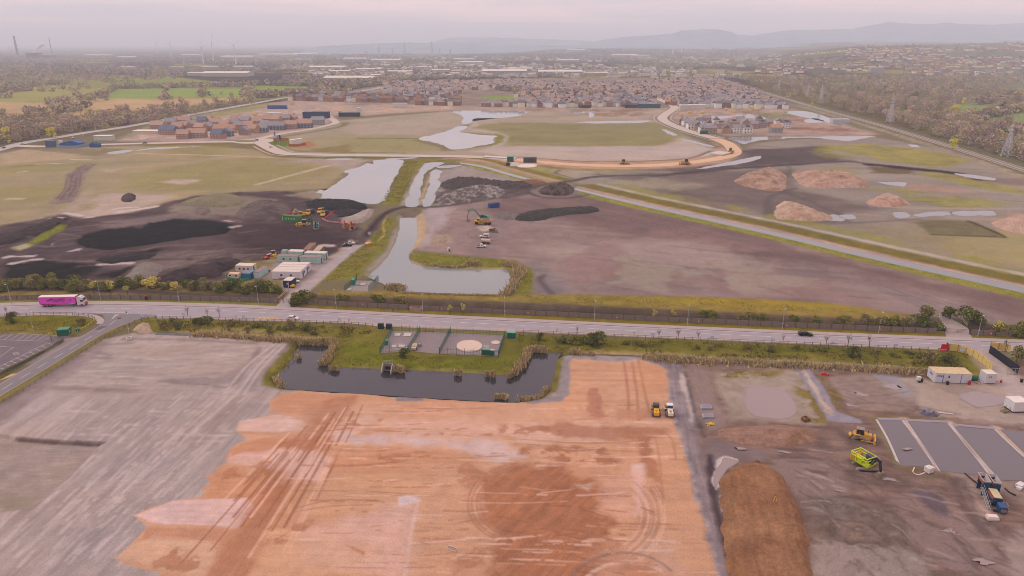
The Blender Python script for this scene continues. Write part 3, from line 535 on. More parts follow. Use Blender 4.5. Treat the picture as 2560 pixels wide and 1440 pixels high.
rough([(1920,1120),(2200,1120),(2380,1210),(2560,1300),(2560,1500),(1900,1500)],0.45,3.5)
rough([(0,570),(200,548),(560,500),(900,520),(880,600),(600,690),(0,700)],0.8,9)
HT[near(wpoly(PIT),3)]*=1.0
rough([(400,806),(960,826),(940,850),(400,826)],0.35,3)
rough([(1300,842),(2430,884),(2430,925),(1300,870)],0.5,3.5)
def step_down(pts,dz):
    W=wpoly(pts);ix=near(W,4);d=sdist(ix,W);HT[ix]-=dz*(1-sstep(-0.4,0.4,d))
step_down(LOW,0.7)
gr=(COL[:,1]>0.93*COL[:,0])&(DST<1500)
COL*=(1+np.where(gr,0.12,0.018)*rng.normal(size=len(COL)))[:,None]
COL*=(1+np.where(gr,0.10,0.05)*fbm(X,Y,1.6,3,61))[:,None]
hn_=fbm(X,Y,14,4,66)*.7+fbm(X,Y,60,3,67)*.5
COL*=1+np.where(DST<1500,1,.4)[:,None]*hn_[:,None]*np.array([0.045,0.0,-0.045])
COL*=(1+np.where(DST<1200,.055,0)*fbm(X,Y,26,4,68))[:,None]
me=bpy.data.meshes.new('ground')
co=np.stack([X,Y,HT],1).astype(np.float32)
ii=np.arange(NX*NY).reshape(NY,NX)
q=np.stack([ii[:-1,:-1],ii[:-1,1:],ii[1:,1:],ii[1:,:-1]],-1).reshape(-1,4)
def fast_mesh(name,co,faces,cols=None,fmat=None):
    me=bpy.data.meshes.new(name)
    n,k=faces.shape
    me.vertices.add(len(co));me.vertices.foreach_set('co',np.asarray(co,np.float32).ravel())
    me.loops.add(n*k);me.loops.foreach_set('vertex_index',faces.astype(np.int32).ravel())
    me.polygons.add(n);me.polygons.foreach_set('loop_start',np.arange(0,n*k,k,dtype=np.int32))
    try:me.polygons.foreach_set('loop_total',np.full(n,k,np.int32))
    except Exception:pass
    if cols is not None:
        a=me.attributes.new('col','FLOAT_COLOR','POINT')
        c4=np.ones((len(co),4),np.float32);c4[:,:3]=cols;a.data.foreach_set('color',c4.ravel())
    me.update(calc_edges=True);me.validate()
    return me
me=fast_mesh('ground',co,q,np.clip(COL,0.004,0.9))
me.polygons.foreach_set('use_smooth',np.ones(len(q),bool))
# ================================================================ materials
def nodes_of(m):
    m.use_nodes=True
    nt=m.node_tree;b=nt.nodes['Principled BSDF']
    return nt,b
def attr_mat(name,rough=0.95,namp=0.10,nscale=0.6,bump=0.0,spec=0.15):
    m=bpy.data.materials.new(name);nt,b=nodes_of(m)
    at=nt.nodes.new('ShaderNodeAttribute');at.attribute_name='col'
    geo=nt.nodes.new('ShaderNodeNewGeometry')
    n=nt.nodes.new('ShaderNodeTexNoise');n.inputs['Scale'].default_value=nscale;n.inputs['Detail'].default_value=5;n.inputs['Roughness'].default_value=0.65
    nt.links.new(geo.outputs['Position'],n.inputs['Vector'])
    mr=nt.nodes.new('ShaderNodeMapRange');mr.inputs['From Min'].default_value=0.25;mr.inputs['From Max'].default_value=0.75
    mr.inputs['To Min'].default_value=1-namp;mr.inputs['To Max'].default_value=1+namp
    nt.links.new(n.outputs['Fac'],mr.inputs['Value'])
    mx=nt.nodes.new('ShaderNodeVectorMath');mx.operation='SCALE'
    nt.links.new(at.outputs['Color'],mx.inputs[0]);nt.links.new(mr.outputs['Result'],mx.inputs['Scale'])
    nt.links.new(mx.outputs['Vector'],b.inputs['Base Color'])
    if bump:
        n2=nt.nodes.new('ShaderNodeTexNoise');n2.inputs['Scale'].default_value=2.6;n2.inputs['Detail'].default_value=3;nt.links.new(geo.outputs['Position'],n2.inputs['Vector'])
        m2=nt.nodes.new('ShaderNodeMapRange');m2.inputs['From Min'].default_value=0.3;m2.inputs['From Max'].default_value=0.7;m2.inputs['To Min'].default_value=0.88;m2.inputs['To Max'].default_value=1.12
        nt.links.new(n2.outputs['Fac'],m2.inputs['Value']);mm=nt.nodes.new('ShaderNodeVectorMath');mm.operation='SCALE'
        nt.links.new(mx.outputs['Vector'],mm.inputs[0]);nt.links.new(m2.outputs['Result'],mm.inputs['Scale']);nt.links.new(mm.outputs['Vector'],b.inputs['Base Color'])
    b.inputs['Roughness'].default_value=rough;b.inputs['Specular IOR Level'].default_value=spec
    if bump:
        bp=nt.nodes.new('ShaderNodeBump');bp.inputs['Strength'].default_value=bump;bp.inputs['Distance'].default_value=0.3
        nt.links.new(n.outputs['Fac'],bp.inputs['Height']);nt.links.new(bp.outputs['Normal'],b.inputs['Normal'])
    return m
_mats={}
def mat(c,d=250.0,rough=0.7,namp=0.07,nscale=0.8,metal=0.0,spec=0.3,key=''):
    k=(tuple(c),round(d,-2),rough,namp,nscale,metal,key)
    if k in _mats:return _mats[k]
    m=bpy.data.materials.new('paint' if not key else key);nt,b=nodes_of(m)
    a=alb(c,d)
    n=nt.nodes.new('ShaderNodeTexNoise');n.inputs['Scale'].default_value=nscale;n.inputs['Detail'].default_value=4
    geo=nt.nodes.new('ShaderNodeNewGeometry');nt.links.new(geo.outputs['Position'],n.inputs['Vector'])
    rp=nt.nodes.new('ShaderNodeValToRGB')
    rp.color_ramp.elements[0].position=0.3;rp.color_ramp.elements[1].position=0.7
    rp.color_ramp.elements[0].color=(*(a*(1-namp)),1);rp.color_ramp.elements[1].color=(*np.clip(a*(1+namp),0,.9),1)
    nt.links.new(n.outputs['Fac'],rp.inputs['Fac']);nt.links.new(rp.outputs['Color'],b.inputs['Base Color'])
    b.inputs['Roughness'].default_value=rough;b.inputs['Metallic'].default_value=metal;b.inputs['Specular IOR Level'].default_value=spec
    _mats[k]=m
    return m
def water_mat(name,base,rough=0.06,wave=0.03,scale=0.9):
    m=bpy.data.materials.new(name);nt,b=nodes_of(m)
    b.inputs['Base Color'].default_value=(*base,1);b.inputs['Roughness'].default_value=rough
    b.inputs['IOR'].default_value=1.33;b.inputs['Specular IOR Level'].default_value=0.5
    geo=nt.nodes.new('ShaderNodeNewGeometry')
    n=nt.nodes.new('ShaderNodeTexNoise');n.inputs['Scale'].default_value=scale;n.inputs['Detail'].default_value=3
    nt.links.new(geo.outputs['Position'],n.inputs['Vector'])
    bp=nt.nodes.new('ShaderNodeBump');bp.inputs['Strength'].default_value=wave;bp.inputs['Distance'].default_value=0.2
    nt.links.new(n.outputs['Fac'],bp.inputs['Height']);nt.links.new(bp.outputs['Normal'],b.inputs['Normal'])
    return m
def tag(o,label=None,cat=None,group=None,kind=None):
    if label:o['label']=label
    if cat:o['category']=cat
    if group:o['group']=group
    if kind:o['kind']=kind
    return o
def link(name,me,m=None,parent=None,loc=None,rotz=0.0,kind=None):
    o=bpy.data.objects.new(name,me);C.objects.link(o)
    if m is not None:
        for mm in (m if isinstance(m,(list,tuple)) else [m]):me.materials.append(mm)
    if parent:o.parent=parent
    if loc is not None:o.location=loc
    if rotz:o.rotation_euler=(0,0,rotz)
    if kind:o['kind']=kind
    return o
ground_o=link('ground',me,attr_mat('earth',namp=0.08,nscale=0.35,bump=0.3,spec=0.04),kind='structure')
# ================================================================ world, sun, air
w=bpy.data.worlds.new('World');bpy.context.scene.world=w;w.use_nodes=True
nt=w.node_tree;bg=nt.nodes['Background'];out=nt.nodes['World Output']
SUN_EL,SUN_AZ=math.radians(38),math.radians(-70)
sky=nt.nodes.new('ShaderNodeTexSky');sky.sky_type='NISHITA';sky.sun_disc=False
sky.sun_elevation=SUN_EL;sky.sun_rotation=SUN_AZ
bg.inputs['Strength'].default_value=0.10
tc=nt.nodes.new('ShaderNodeTexCoord');sx=nt.nodes.new('ShaderNodeSeparateXYZ');nt.links.new(tc.outputs['Generated'],sx.inputs['Vector'])
def math_n(op,a,b=None,c=None):
    n=nt.nodes.new('ShaderNodeMath');n.operation=op
    for i,v in enumerate((a,b,c)):
        if v is None:continue
        if isinstance(v,(int,float)):n.inputs[i].default_value=v
        else:nt.links.new(v,n.inputs[i])
    return n.outputs[0]
zz=math_n('MAXIMUM',sx.outputs['Z'],0.0)
gain=math_n('MULTIPLY_ADD',zz,1.2,1.0)
mp=nt.nodes.new('ShaderNodeMapping');mp.inputs['Scale'].default_value=(3.2,3.2,46.0);nt.links.new(tc.outputs['Generated'],mp.inputs['Vector'])
nz=nt.nodes.new('ShaderNodeTexNoise');nz.inputs['Scale'].default_value=1.0;nz.inputs['Detail'].default_value=4;nz.inputs['Roughness'].default_value=0.5
nt.links.new(mp.outputs['Vector'],nz.inputs['Vector'])
band=nt.nodes.new('ShaderNodeValToRGB');e=band.color_ramp.elements
e[0].position=0.36;e[0].color=(7.3,6.45,7.2,1);e[1].position=0.66;e[1].color=(11.4,8.1,7.9,1)
nt.links.new(nz.outputs['Fac'],band.inputs['Fac'])
mul=nt.nodes.new('ShaderNodeVectorMath');mul.operation='SCALE';nt.links.new(band.outputs['Color'],mul.inputs[0]);nt.links.new(gain,mul.inputs['Scale'])
mix=nt.nodes.new('ShaderNodeMix');mix.data_type='RGBA';mix.inputs['Factor'].default_value=0.90
nt.links.new(sky.outputs['Color'],mix.inputs['A']);nt.links.new(mul.outputs['Vector'],mix.inputs['B'])
nt.links.new(mix.outputs['Result'],bg.inputs['Color'])
sl=bpy.data.lights.new('sun','SUN');sl.energy=1.35;sl.angle=math.radians(11);sl.color=(1.0,0.93,0.86)
so=bpy.data.objects.new('sun',sl);C.objects.link(so)
sd_=Vector((math.sin(SUN_AZ)*math.cos(SUN_EL),math.cos(SUN_AZ)*math.cos(SUN_EL),math.sin(SUN_EL)))
so.rotation_euler=(-sd_).to_track_quat('-Z','Y').to_euler();so.location=(0,0,600)
hz=bpy.data.meshes.new('haze');bm=bmesh.new();bmesh.ops.create_cube(bm,size=1);bm.to_mesh(hz);bm.free()
hm=bpy.data.materials.new('haze');hm.use_nodes=True;hn=hm.node_tree
for n in list(hn.nodes):
    if n.type=='BSDF_PRINCIPLED':hn.nodes.remove(n)
pv=hn.nodes.new('ShaderNodeVolumePrincipled');pv.inputs['Density'].default_value=SIG;pv.inputs['Color'].default_value=(0.835,0.93,1.0,1)
hn.links.new(pv.outputs['Volume'],[n for n in hn.nodes if n.type=='OUTPUT_MATERIAL'][0].inputs['Volume'])
ho=link('haze',hz,hm,kind='stuff');ho['label']='thin bluish haze over the plain';ho['category']='haze'
HZ0,HZ1=-6.0,405.0
ho.scale=(170000,60000,HZ1-HZ0);ho.location=(0,29000,(HZ0+HZ1)/2)
sc=bpy.context.scene
sc.view_settings.view_transform='Standard';sc.view_settings.look='None';sc.view_settings.exposure=0;sc.view_settings.gamma=1
sc.cycles.max_bounces=5;sc.cycles.diffuse_bounces=2;sc.cycles.glossy_bounces=2;sc.cycles.volume_bounces=0;sc.cycles.transparent_max_bounces=6
sc.cycles.use_denoising=True
sc.cycles.denoising_prefilter='ACCURATE'
sc.cycles.pixel_filter_type='BLACKMAN_HARRIS';sc.cycles.filter_width=0.95
# ================================================================ mesh builder
class MB:
    def __init__(s):s.v=[];s.f=[];s.mi=[]
    def add(s,vs,fs,mi=0):
        o=len(s.v);s.v+=[tuple(p) for p in vs];s.f+=[tuple(i+o for i in f) for f in fs];s.mi+=[mi]*len(fs);return s
    def hexa(s,b,t,mi=0):
        return s.add(list(b)+list(t),[(3,2,1,0),(4,5,6,7),(0,1,5,4),(1,2,6,5),(2,3,7,6),(3,0,4,7)],mi)
    def box(s,c,d,rz=0.0,ry=0.0,mi=0):
        M=Matrix.Rotation(rz,3,'Z') @ Matrix.Rotation(ry,3,'Y');c=Vector(c)
        x,y,z=d[0]/2,d[1]/2,d[2]/2
        P=[c+M @ Vector(p) for p in ((-x,-y,-z),(x,-y,-z),(x,y,-z),(-x,y,-z),(-x,-y,z),(x,-y,z),(x,y,z),(-x,y,z))]
        return s.hexa(P[:4],P[4:],mi)
    def frus(s,c,d0,d1,z0,z1,off=(0,0),mi=0):
        x,y=c;ox,oy=off
        b=[(x-d0[0]/2,y-d0[1]/2,z0),(x+d0[0]/2,y-d0[1]/2,z0),(x+d0[0]/2,y+d0[1]/2,z0),(x-d0[0]/2,y+d0[1]/2,z0)]
        t=[(x+ox-d1[0]/2,y+oy-d1[1]/2,z1),(x+ox+d1[0]/2,y+oy-d1[1]/2,z1),(x+ox+d1[0]/2,y+oy+d1[1]/2,z1),(x+ox-d1[0]/2,y+oy+d1[1]/2,z1)]
        return s.hexa(b,t,mi)
    def prism(s,prof,y0,y1,mi=0):
        n=len(prof)
        vs=[(x,y0,z) for x,z in prof]+[(x,y1,z) for x,z in prof]
        fs=[tuple(range(n)),tuple(range(2*n-1,n-1,-1))]+[(i,i+n,(i+1)%n+n,(i+1)%n) for i in range(n)]
        return s.add(vs,fs,mi)
    def slab(s,pts,z0,z1,mi=0):
        n=len(pts)
        vs=[(x,y,z0) for x,y in pts]+[(x,y,z1) for x,y in pts]
        fs=[tuple(range(n-1,-1,-1)),tuple(range(n,2*n))]+[(i,(i+1)%n,(i+1)%n+n,i+n) for i in range(n)]
        return s.add(vs,fs,mi)
    def cyl(s,a,b,r0,r1=None,n=10,mi=0):
        a=Vector(a);b=Vector(b);r1=r0 if r1 is None else r1
        d=(b-a).normalized();u=d.orthogonal().normalized();w_=d.cross(u)
        vs=[]
        for p,r in ((a,r0),(b,r1)):
            vs+=[p+(u*math.cos(2*math.pi*k/n)+w_*math.sin(2*math.pi*k/n))*r for k in range(n)]
        fs=[tuple(range(n-1,-1,-1)),tuple(range(n,2*n))]+[(k,(k+1)%n,(k+1)%n+n,k+n) for k in range(n)]
        return s.add(vs,fs,mi)
    def beam(s,a,b,w_,h=None):
        a=Vector(a);b=Vector(b);h=h or w_
        d=(b-a);L=d.length;d.normalize()
        up=Vector((0,0,1)) if abs(d.z)<0.98 else Vector((1,0,0))
        y=up.cross(d).normalized()*(w_/2);z=d.cross(y).normalized()*(h/2)
        return s.hexa([a-y-z,b-y-z,b+y-z,a+y-z],[a-y+z,b-y+z,b+y+z,a+y+z])
    def tube(s,pts,r,n=6):
        for a,b in zip(pts[:-1],pts[1:]):s.cyl(a,b,r,n=n)
        return s
    def dome(s,c,r,h,n=12,m=4):
        vs=[(c[0],c[1],c[2]+h)];fs=[]
        for i in range(1,m+1):
            t=i/m*math.pi/2
            vs+=[(c[0]+r*math.sin(t)*math.cos(2*math.pi*k/n),c[1]+r*math.sin(t)*math.sin(2*math.pi*k/n),c[2]+h*math.cos(t)) for k in range(n)]
        for k in range(n):fs.append((0,1+k,1+(k+1)%n))
        for i in range(m-1):
            for k in range(n):
                a=1+i*n+k;b=1+i*n+(k+1)%n
                fs.append((a,a+n,b+n,b))
        return s.add(vs,fs)
    def mesh(s,name):
        me=bpy.data.meshes.new(name);me.from_pydata(s.v,[],s.f);me.update()
        me.polygons.foreach_set('material_index',s.mi)
        return me
    def build(s,name,m,parent=None,loc=None,rotz=0.0,kind=None):
        return link(name,s.mesh(name),m,parent,loc,rotz,kind)
def thing(name,label,cat,at,head=0.0,group=None,z=0.0):
    o=bpy.data.objects.new(name,None);C.objects.link(o);o.empty_display_size=0.5
    o.location=G(*at,z) if not isinstance(at,Vector) else at
    o.rotation_euler=(0,0,head)
    return tag(o,label,cat,group)
def copy_tree(o,parent=None):
    c=o.copy();C.objects.link(c)
    if parent:c.parent=parent
    for ch in list(o.children):copy_tree(ch,c)
    return c
def sheet(name,pts,z,m,kind='structure',smooth=0,off=0.0,unz=None):
    W=wpoly(pts,smooth*3,True,z if unz is None else unz)
    if smooth:
        a_=min(1.5,0.0025*float(np.hypot(*W.mean(0))));W=W+a_*np.stack([fbm(W[:,0],W[:,1],9,4,91),1.6*fbm(W[:,0],W[:,1],9,4,93)],1)
    A=0.5*np.sum(W[:,0]*np.roll(W[:,1],-1)-np.roll(W[:,0],-1)*W[:,1])
    if A<0:W=W[::-1]
    if off:
        t=np.roll(W,-1,0)-np.roll(W,1,0);t/=np.linalg.norm(t,axis=1)[:,None]+1e-9
        W=W+np.stack([t[:,1],-t[:,0]],1)*off
    bm=bmesh.new();vs=[bm.verts.new((x,y,z)) for x,y in W]
    try:bm.faces.new(vs)
    except ValueError:pass
    bmesh.ops.triangulate(bm,faces=bm.faces[:])
    me=bpy.data.meshes.new(name);bm.to_mesh(me);bm.free()
    return link(name,me,m,kind=kind)
def ribbon(name,left,right,z,m,kind='structure',n=6,thick=0.0):
    L=wpoly(left,n,False);R=wpoly(right,n,False)
    k=min(len(L),len(R));vs=[];fs=[]
    for i in range(k):vs+=[(L[i][0],L[i][1],z),(R[i][0],R[i][1],z)]
    for i in range(k-1):fs.append((2*i,2*i+1,2*i+3,2*i+2))
    if thick:
        o=len(vs);vs+=[(x,y,z-thick) for x,y,z in vs]
        for i in range(k-1):
            a,b,c_,d=2*i,2*i+1,2*i+3,2*i+2
            fs+=[(a,d,d+o,a+o),(b,b+o,c_+o,c_)]
    me=bpy.data.meshes.new(name);me.from_pydata(vs,[],fs);me.update()
    return link(name,me,m,kind=kind)
def line_w(pts,w_,z,n=6,dash=None,off=0.0):
    W=wpoly(pts,n,False)
    t=np.gradient(W,axis=0);t/=np.linalg.norm(t,axis=1)[:,None]+1e-9
    nn=np.stack([-t[:,1],t[:,0]],1);W=W+nn*off
    seg=np.linalg.norm(np.diff(W,axis=0),axis=1);s=np.concatenate([[0],np.cumsum(seg)])
    spans=[(0,s[-1])] if not dash else [(a,a+dash[0]) for a in np.arange(0,s[-1]-dash[0],dash[0]+dash[1])]
    mb=MB()
    for a,b in spans:
        q=np.concatenate([[a],s[(s>a)&(s<b)],[b]])
        cx=np.interp(q,s,W[:,0]);cy=np.interp(q,s,W[:,1]);nx=np.interp(q,s,nn[:,0]);ny=np.interp(q,s,nn[:,1])
        vs=[]
        for i in range(len(q)):vs+=[(cx[i]+nx[i]*w_/2,cy[i]+ny[i]*w_/2,z),(cx[i]-nx[i]*w_/2,cy[i]-ny[i]*w_/2,z)]
        mb.add(vs,[(2*i,2*i+1,2*i+3,2*i+2) for i in range(len(q)-1)])
    return mb
def merge(mbs):
    r=MB()
    for m in mbs:r.add(m.v,m.f)
    return r
# ================================================================ roads
ASPH=mat((163,150,155),260,0.9,0.06,0.25,key='asphalt')
ASPH2=mat((130,120,124),230,0.9,0.07,0.3,key='dark_asphalt')
PAVE=mat((176,158,154),260,0.9,0.06,0.5,key='paving')
WHITE=mat((205,195,192),260,0.8,0.10,0.7,key='road_paint')
YELL=mat((206,172,120),260,0.8,0.10,0.7,key='yellow_road_paint')
N_K=[(-500,774),(-250,770),(0,766),(150,762),(300,762),(480,766.5),(640,772),(960,788),(1280,803),(1600,818),(1920,832),(2240,846),(2560,858),(3000,876)]
S_K=[(-500,794),(-250,790),(0,785),(150,782),(300,786),(480,790),(640,797.5),(860,801.5),(950,810),(1280,824),(1600,838.5),(1920,852),(2240,866),(2560,880),(3000,898)]
def resample(pts,m=60):
    P=cr(pts,8,False);s=np.concatenate([[0],np.cumsum(np.linalg.norm(np.diff(P,axis=0),axis=1))]);q=np.linspace(0,s[-1],m)
    return np.stack([np.interp(q,s,P[:,0]),np.interp(q,s,P[:,1])],1)
def at_x(pts,xs_):
    P=cr(pts,8,False);return [(x,float(np.interp(x,P[:,0],P[:,1]))) for x in xs_]
RX=list(np.linspace(-500,3000,71))
ribbon('main_road',at_x(N_K,RX),at_x(S_K,RX),0.05,ASPH,n=1)
N_P=[(-500,766),(-250,762),(0,758),(150,754.5),(300,754),(480,758),(640,764),(960,781),(1280,796),(1600,811),(1920,824.5),(2240,838),(2560,850),(3000,868)]
ribbon('north_pavement',at_x(N_P,RX),at_x([(x,y-0.4) for x,y in N_K],RX),0.15,PAVE,n=1,thick=0.2)
S_P=[(400,797),(480,797.5),(640,803),(860,808),(950,816.5),(1280,830),(1600,844),(1920,857.5),(2240,871),(2345,875)]
SX=list(np.linspace(392,2345,50))
ribbon('south_pavement',at_x([(x,y+0.4) for x,y in S_K],SX),at_x(S_P,SX),0.15,PAVE,n=1,thick=0.2)
ribbon('corner_pavement',[(-500,795),(-250,791),(0,786),(120,783),(190,783.5),(228,786),(252,793),(261,802),(256,810)],[(-500,803),(-250,798),(0,792),(110,789),(180,790),(214,792),(234,798),(243,805),(240,811)],0.15,PAVE,n=4,thick=0.2)
CL=[(-500,783),(-250,777),(0,772.5),(160,770),(320,772),(480,775),(640,780.5),(960,797),(1280,812.5),(1600,827.5),(1920,841.5),(2240,855.5),(2560,868.5),(3000,886)]
SIDE_L=[(262,800),(250,812),(232,824),(205,840),(150,870),(100,899),(45,931),(0,958),(-200,1075),(-500,1255)]
SIDE_R=[(386,791.5),(352,797),(318,808),(287,820.5),(250,840),(185,880),(100,932),(0,992),(-200,1112),(-500,1295)]
ribbon('side_road',resample(SIDE_L),resample(SIDE_R),0.054,ASPH2,n=1)
sheet('junction',[(255,783),(330,784),(400,788),(386,791.8),(352,797.3),(318,808.3),(287,820.8),(250,812.2),(262,800.2)],0.058,ASPH2)
marks=[line_w(CL,0.28,0.062,dash=(4,2.5)),line_w([(x,y+1.2) for x,y in N_K],0.22,0.062)]
marks.append(line_w([(290,801.5),(240,834),(185,867),(125,902),(55,944),(0,977),(-200,1096)],0.22,0.066,dash=(4,3.2)))
marks.append(line_w([(232,780.5),(280,781.5),(330,783)],0.5,0.066,dash=(0.7,0.5)))
marks.append(line_w([(280,797),(291,788)],0.45,0.066));marks.append(line_w([(283,788),(296,786.5),(294,791)],0.3,0.066,n=0))
merge(marks).build('road_markings',WHITE,kind='structure')
ym=[line_w([(252,813),(232,826),(205,842),(150,872),(46,934),(0,962)],0.18,0.066),line_w([(384,792.5),(352,798.2),(318,809),(250,839),(100,931),(0,990),(-200,1110)],0.18,0.066),
      line_w([(x,y-1.0) for x,y in S_K[6:]],0.2,0.064),line_w([(640,790.5),(700,793)],0.25,0.064),line_w([(640,797),(700,799.5)],0.25,0.064)]
merge(ym).build('yellow_lines',YELL,kind='structure')
mb=MB()
for k in range(5):
    a=G(644+k*11,792.3+k*0.5,0.064);b=G(649+k*11,795.6+k*0.5,0.064)
    mb.add([a,a+Vector((1.0,0,0)),b+Vector((1.0,0,0)),b],[(0,3,2,1)])
mb.build('bus_bay_lettering',YELL,kind='structure')
sheet('yellow_island',[(0,949.5),(30,934),(44,934),(20,944),(0,951)],0.07,YELL)
sheet('road_patch',[(236,824),(244,815),(268,815.5),(254,825.5)],0.0585,mat((104,94,100),230,0.9,key='new_asphalt'))
sheet('gate_apron',[(690,765.5),(712,746),(733,746),(728,767.5)],0.03,mat((170,156,152),270,0.9,0.08,key='concrete'))
sheet('farm_track',[(2344,789),(2366,790),(2420,820),(2432,848.5),(2366,846.5),(2362,822)],0.03,mat((168,150,144),260,0.9,0.1,key='concrete'))
sheet('site_entrance',[(2432,876.2),(2468,878),(2500,900),(2545,960),(2600,1010),(2560,1016),(2500,950),(2462,905)],0.03,mat((176,158,150),240,0.9,0.1,key='gravel'))
CONC=mat((198,180,170),800,0.9,0.05,0.08,key='concrete_road')
SANDR=mat((214,176,146),700,0.9,0.06,0.1,key='sandy_road')
AROAD=mat((180,170,168),850,0.9,0.05,0.08,key='asphalt_far')
def road(name,pts,w_,z,m,n=8):return line_w(pts,w_,z,n).build(name,m,kind='structure')
road('distributor_road',[(-700,560),(-200,428),(0,373),(60,357),(140,344),(212,332),(320,316),(480,286),(640,257.5),(720,243.5),(800,236),(905,227),(960,217),(1020,207),(1060,200)],13,0.05,AROAD)
road('link_road',[(40,364),(110,366),(245,361.5),(380,358),(520,355),(600,354),(632,352)],11,0.054,CONC)
road('spine_road',[(640,350),(664,364),(690,377),(720,384.5),(800,386.5),(880,388),(1000,389),(1100,390),(1200,392.5),(1260,396)],13,0.058,CONC)
road('sandy_haul_road',[(1262,396.2),(1350,405),(1450,412),(1560,414.5),(1660,412),(1760,402),(1820,390),(1836,379),(1820,360),(1790,347)],13,0.062,SANDR)
road('estate_road',[(1788,346),(1740,333),(1700,320),(1664,304),(1656,293),(1672,280),(1686,270),(1678,261),(1650,249)],13,0.058,CONC)
road('upper_estate_road',[(1652,249),(1614,238),(1606,231),(1622,222),(1612,214)],15,0.064,CONC)
road('estate_lane',[(640,349),(700,335),(780,322),(826,311.5),(840,306),(834,300),(822,291)],9,0.07,CONC)
bmr=MB();a=G(636,352.5,0.066)
bmr.slab([(a.x+20*math.cos(t),a.y+20*math.sin(t)) for t in np.linspace(0,2*math.pi,25)[:-1]],0.02,0.074);bmr.build('roundabout',CONC,kind='structure')
bmr=MB();bmr.slab([(a.x-8+11*math.cos(t),a.y+9*math.sin(t)) for t in np.linspace(0,2*math.pi,21)[:-1]],0.05,0.25);bmr.build('roundabout_island',mat((132,132,90),850,0.95,key='short_grass'),kind='structure')
PATHM=mat((170,160,152),850,0.9,0.05,key='footway')
for pts,o in (([(664,364),(690,377),(720,384.5),(800,386.5),(880,388),(1000,389)],11),([(664,364),(690,377),(720,384.5),(800,386.5),(880,388)],-11),([(1788,346),(1740,333),(1700,320),(1664,304),(1656,293),(1672,280),(1686,270)],11),([(1788,346),(1740,333),(1700,320),(1664,304),(1656,293),(1672,280),(1686,270)],-11)):
    line_w(pts,2.2,0.05,8,off=o).build('footway',PATHM,kind='structure')
BALL=mat((172,156,148),700,0.95,0.06,key='ballast');TRKD=mat((120,110,104),700,0.9,key='sleepers')
RAILP=[(1800,200),(1920,234),(2060,275),(2200,313),(2345,357),(2560,425),(2900,535)]
line_w(RAILP,11,0.06).build('railway_bed',BALL,kind='structure')
for o in (-2.6,2.6):line_w(RAILP,2.2,0.075,off=o).build('railway_track',TRKD,kind='structure')
# ================================================================ water
WN=water_mat('dark_water',(0.024,0.023,0.028),rough=0.1,wave=0.05,scale=1.2)
WM=water_mat('silty_water',(0.155,0.175,0.17),wave=0.03,scale=0.7)
WL=water_mat('grey_water',(0.185,0.21,0.21),rough=0.08,wave=0.03,scale=0.4)
WC=water_mat('canal_water',(0.12,0.13,0.122),rough=0.1,wave=0.02,scale=0.5)
WG=water_mat('slurry',(0.095,0.082,0.088),rough=0.22,wave=0.05,scale=1.5)
WQ=water_mat('pool_water',(0.13,0.145,0.145),rough=0.1,wave=0.03,scale=0.4)
WP=water_mat('puddle_water',(0.20,0.155,0.147),rough=0.10,wave=0.02,scale=0.8)
sheet('pond_water',[(748,862),(818,866),(812,900),(806,915),(835,918),(955,922),(1040,928),(1270,938),(1295,930),(1318,900),(1322,883),(1405,881),(1382,893),(1375,930),(1368,960),(1345,985),(1290,997),(1220,995),(1060,986),(715,964),(696,945),(725,912),(745,885)],-0.6,WN,off=1.6,unz=-0.3)
sheet('basin_water',[(1005,543),(1035,543),(1038,590),(1030,610),(1014,635),(1020,656),(1060,668),(1180,672),(1262,673),(1270,690),(1262,725),(1240,733),(1000,725),(960,705),(925,690),(950,668),(975,640),(995,605),(1004,570)],-0.55,WM,off=1.4,unz=-0.3)
sheet('lake_water',[(790,481),(802,474),(815,475),(845,455),(872,437),(862,428),(900,416),(916,408),(932,410),(938,400),(1008,400),(1002,418),(990,438),(983,452),(972,480),(965,494),(950,508),(910,507),(880,502),(860,499),(830,497),(800,498),(806,488)],0.06,WL,smooth=3)
sheet('channel_water',[(1009,513),(1024,480),(1043,434),(1064,409),(1108,407),(1090,417),(1066,430),(1054,462),(1042,513)],0.06,WM,smooth=2)
sheet('channel_water',[(1054,513),(1066,480),(1080,428),(1107,427),(1096,445),(1102,460),(1090,480),(1088,492),(1076,513)],0.06,WM,smooth=2)
ribbon('canal_water',[(1150,406.5),(1210,415),(1280,435),(1364,456)],[(1150,409),(1208,419.5),(1278,440.5),(1352,458.5)],0.06,WC,n=3)
ribbon('canal_water',[(1430,468),(1600,507),(1920,576),(2200,640),(2560,718),(2900,796)],[(1424,471.5),(1592,513),(1910,584),(2190,651),(2552,732),(2880,815)],0.06,WC,n=3)
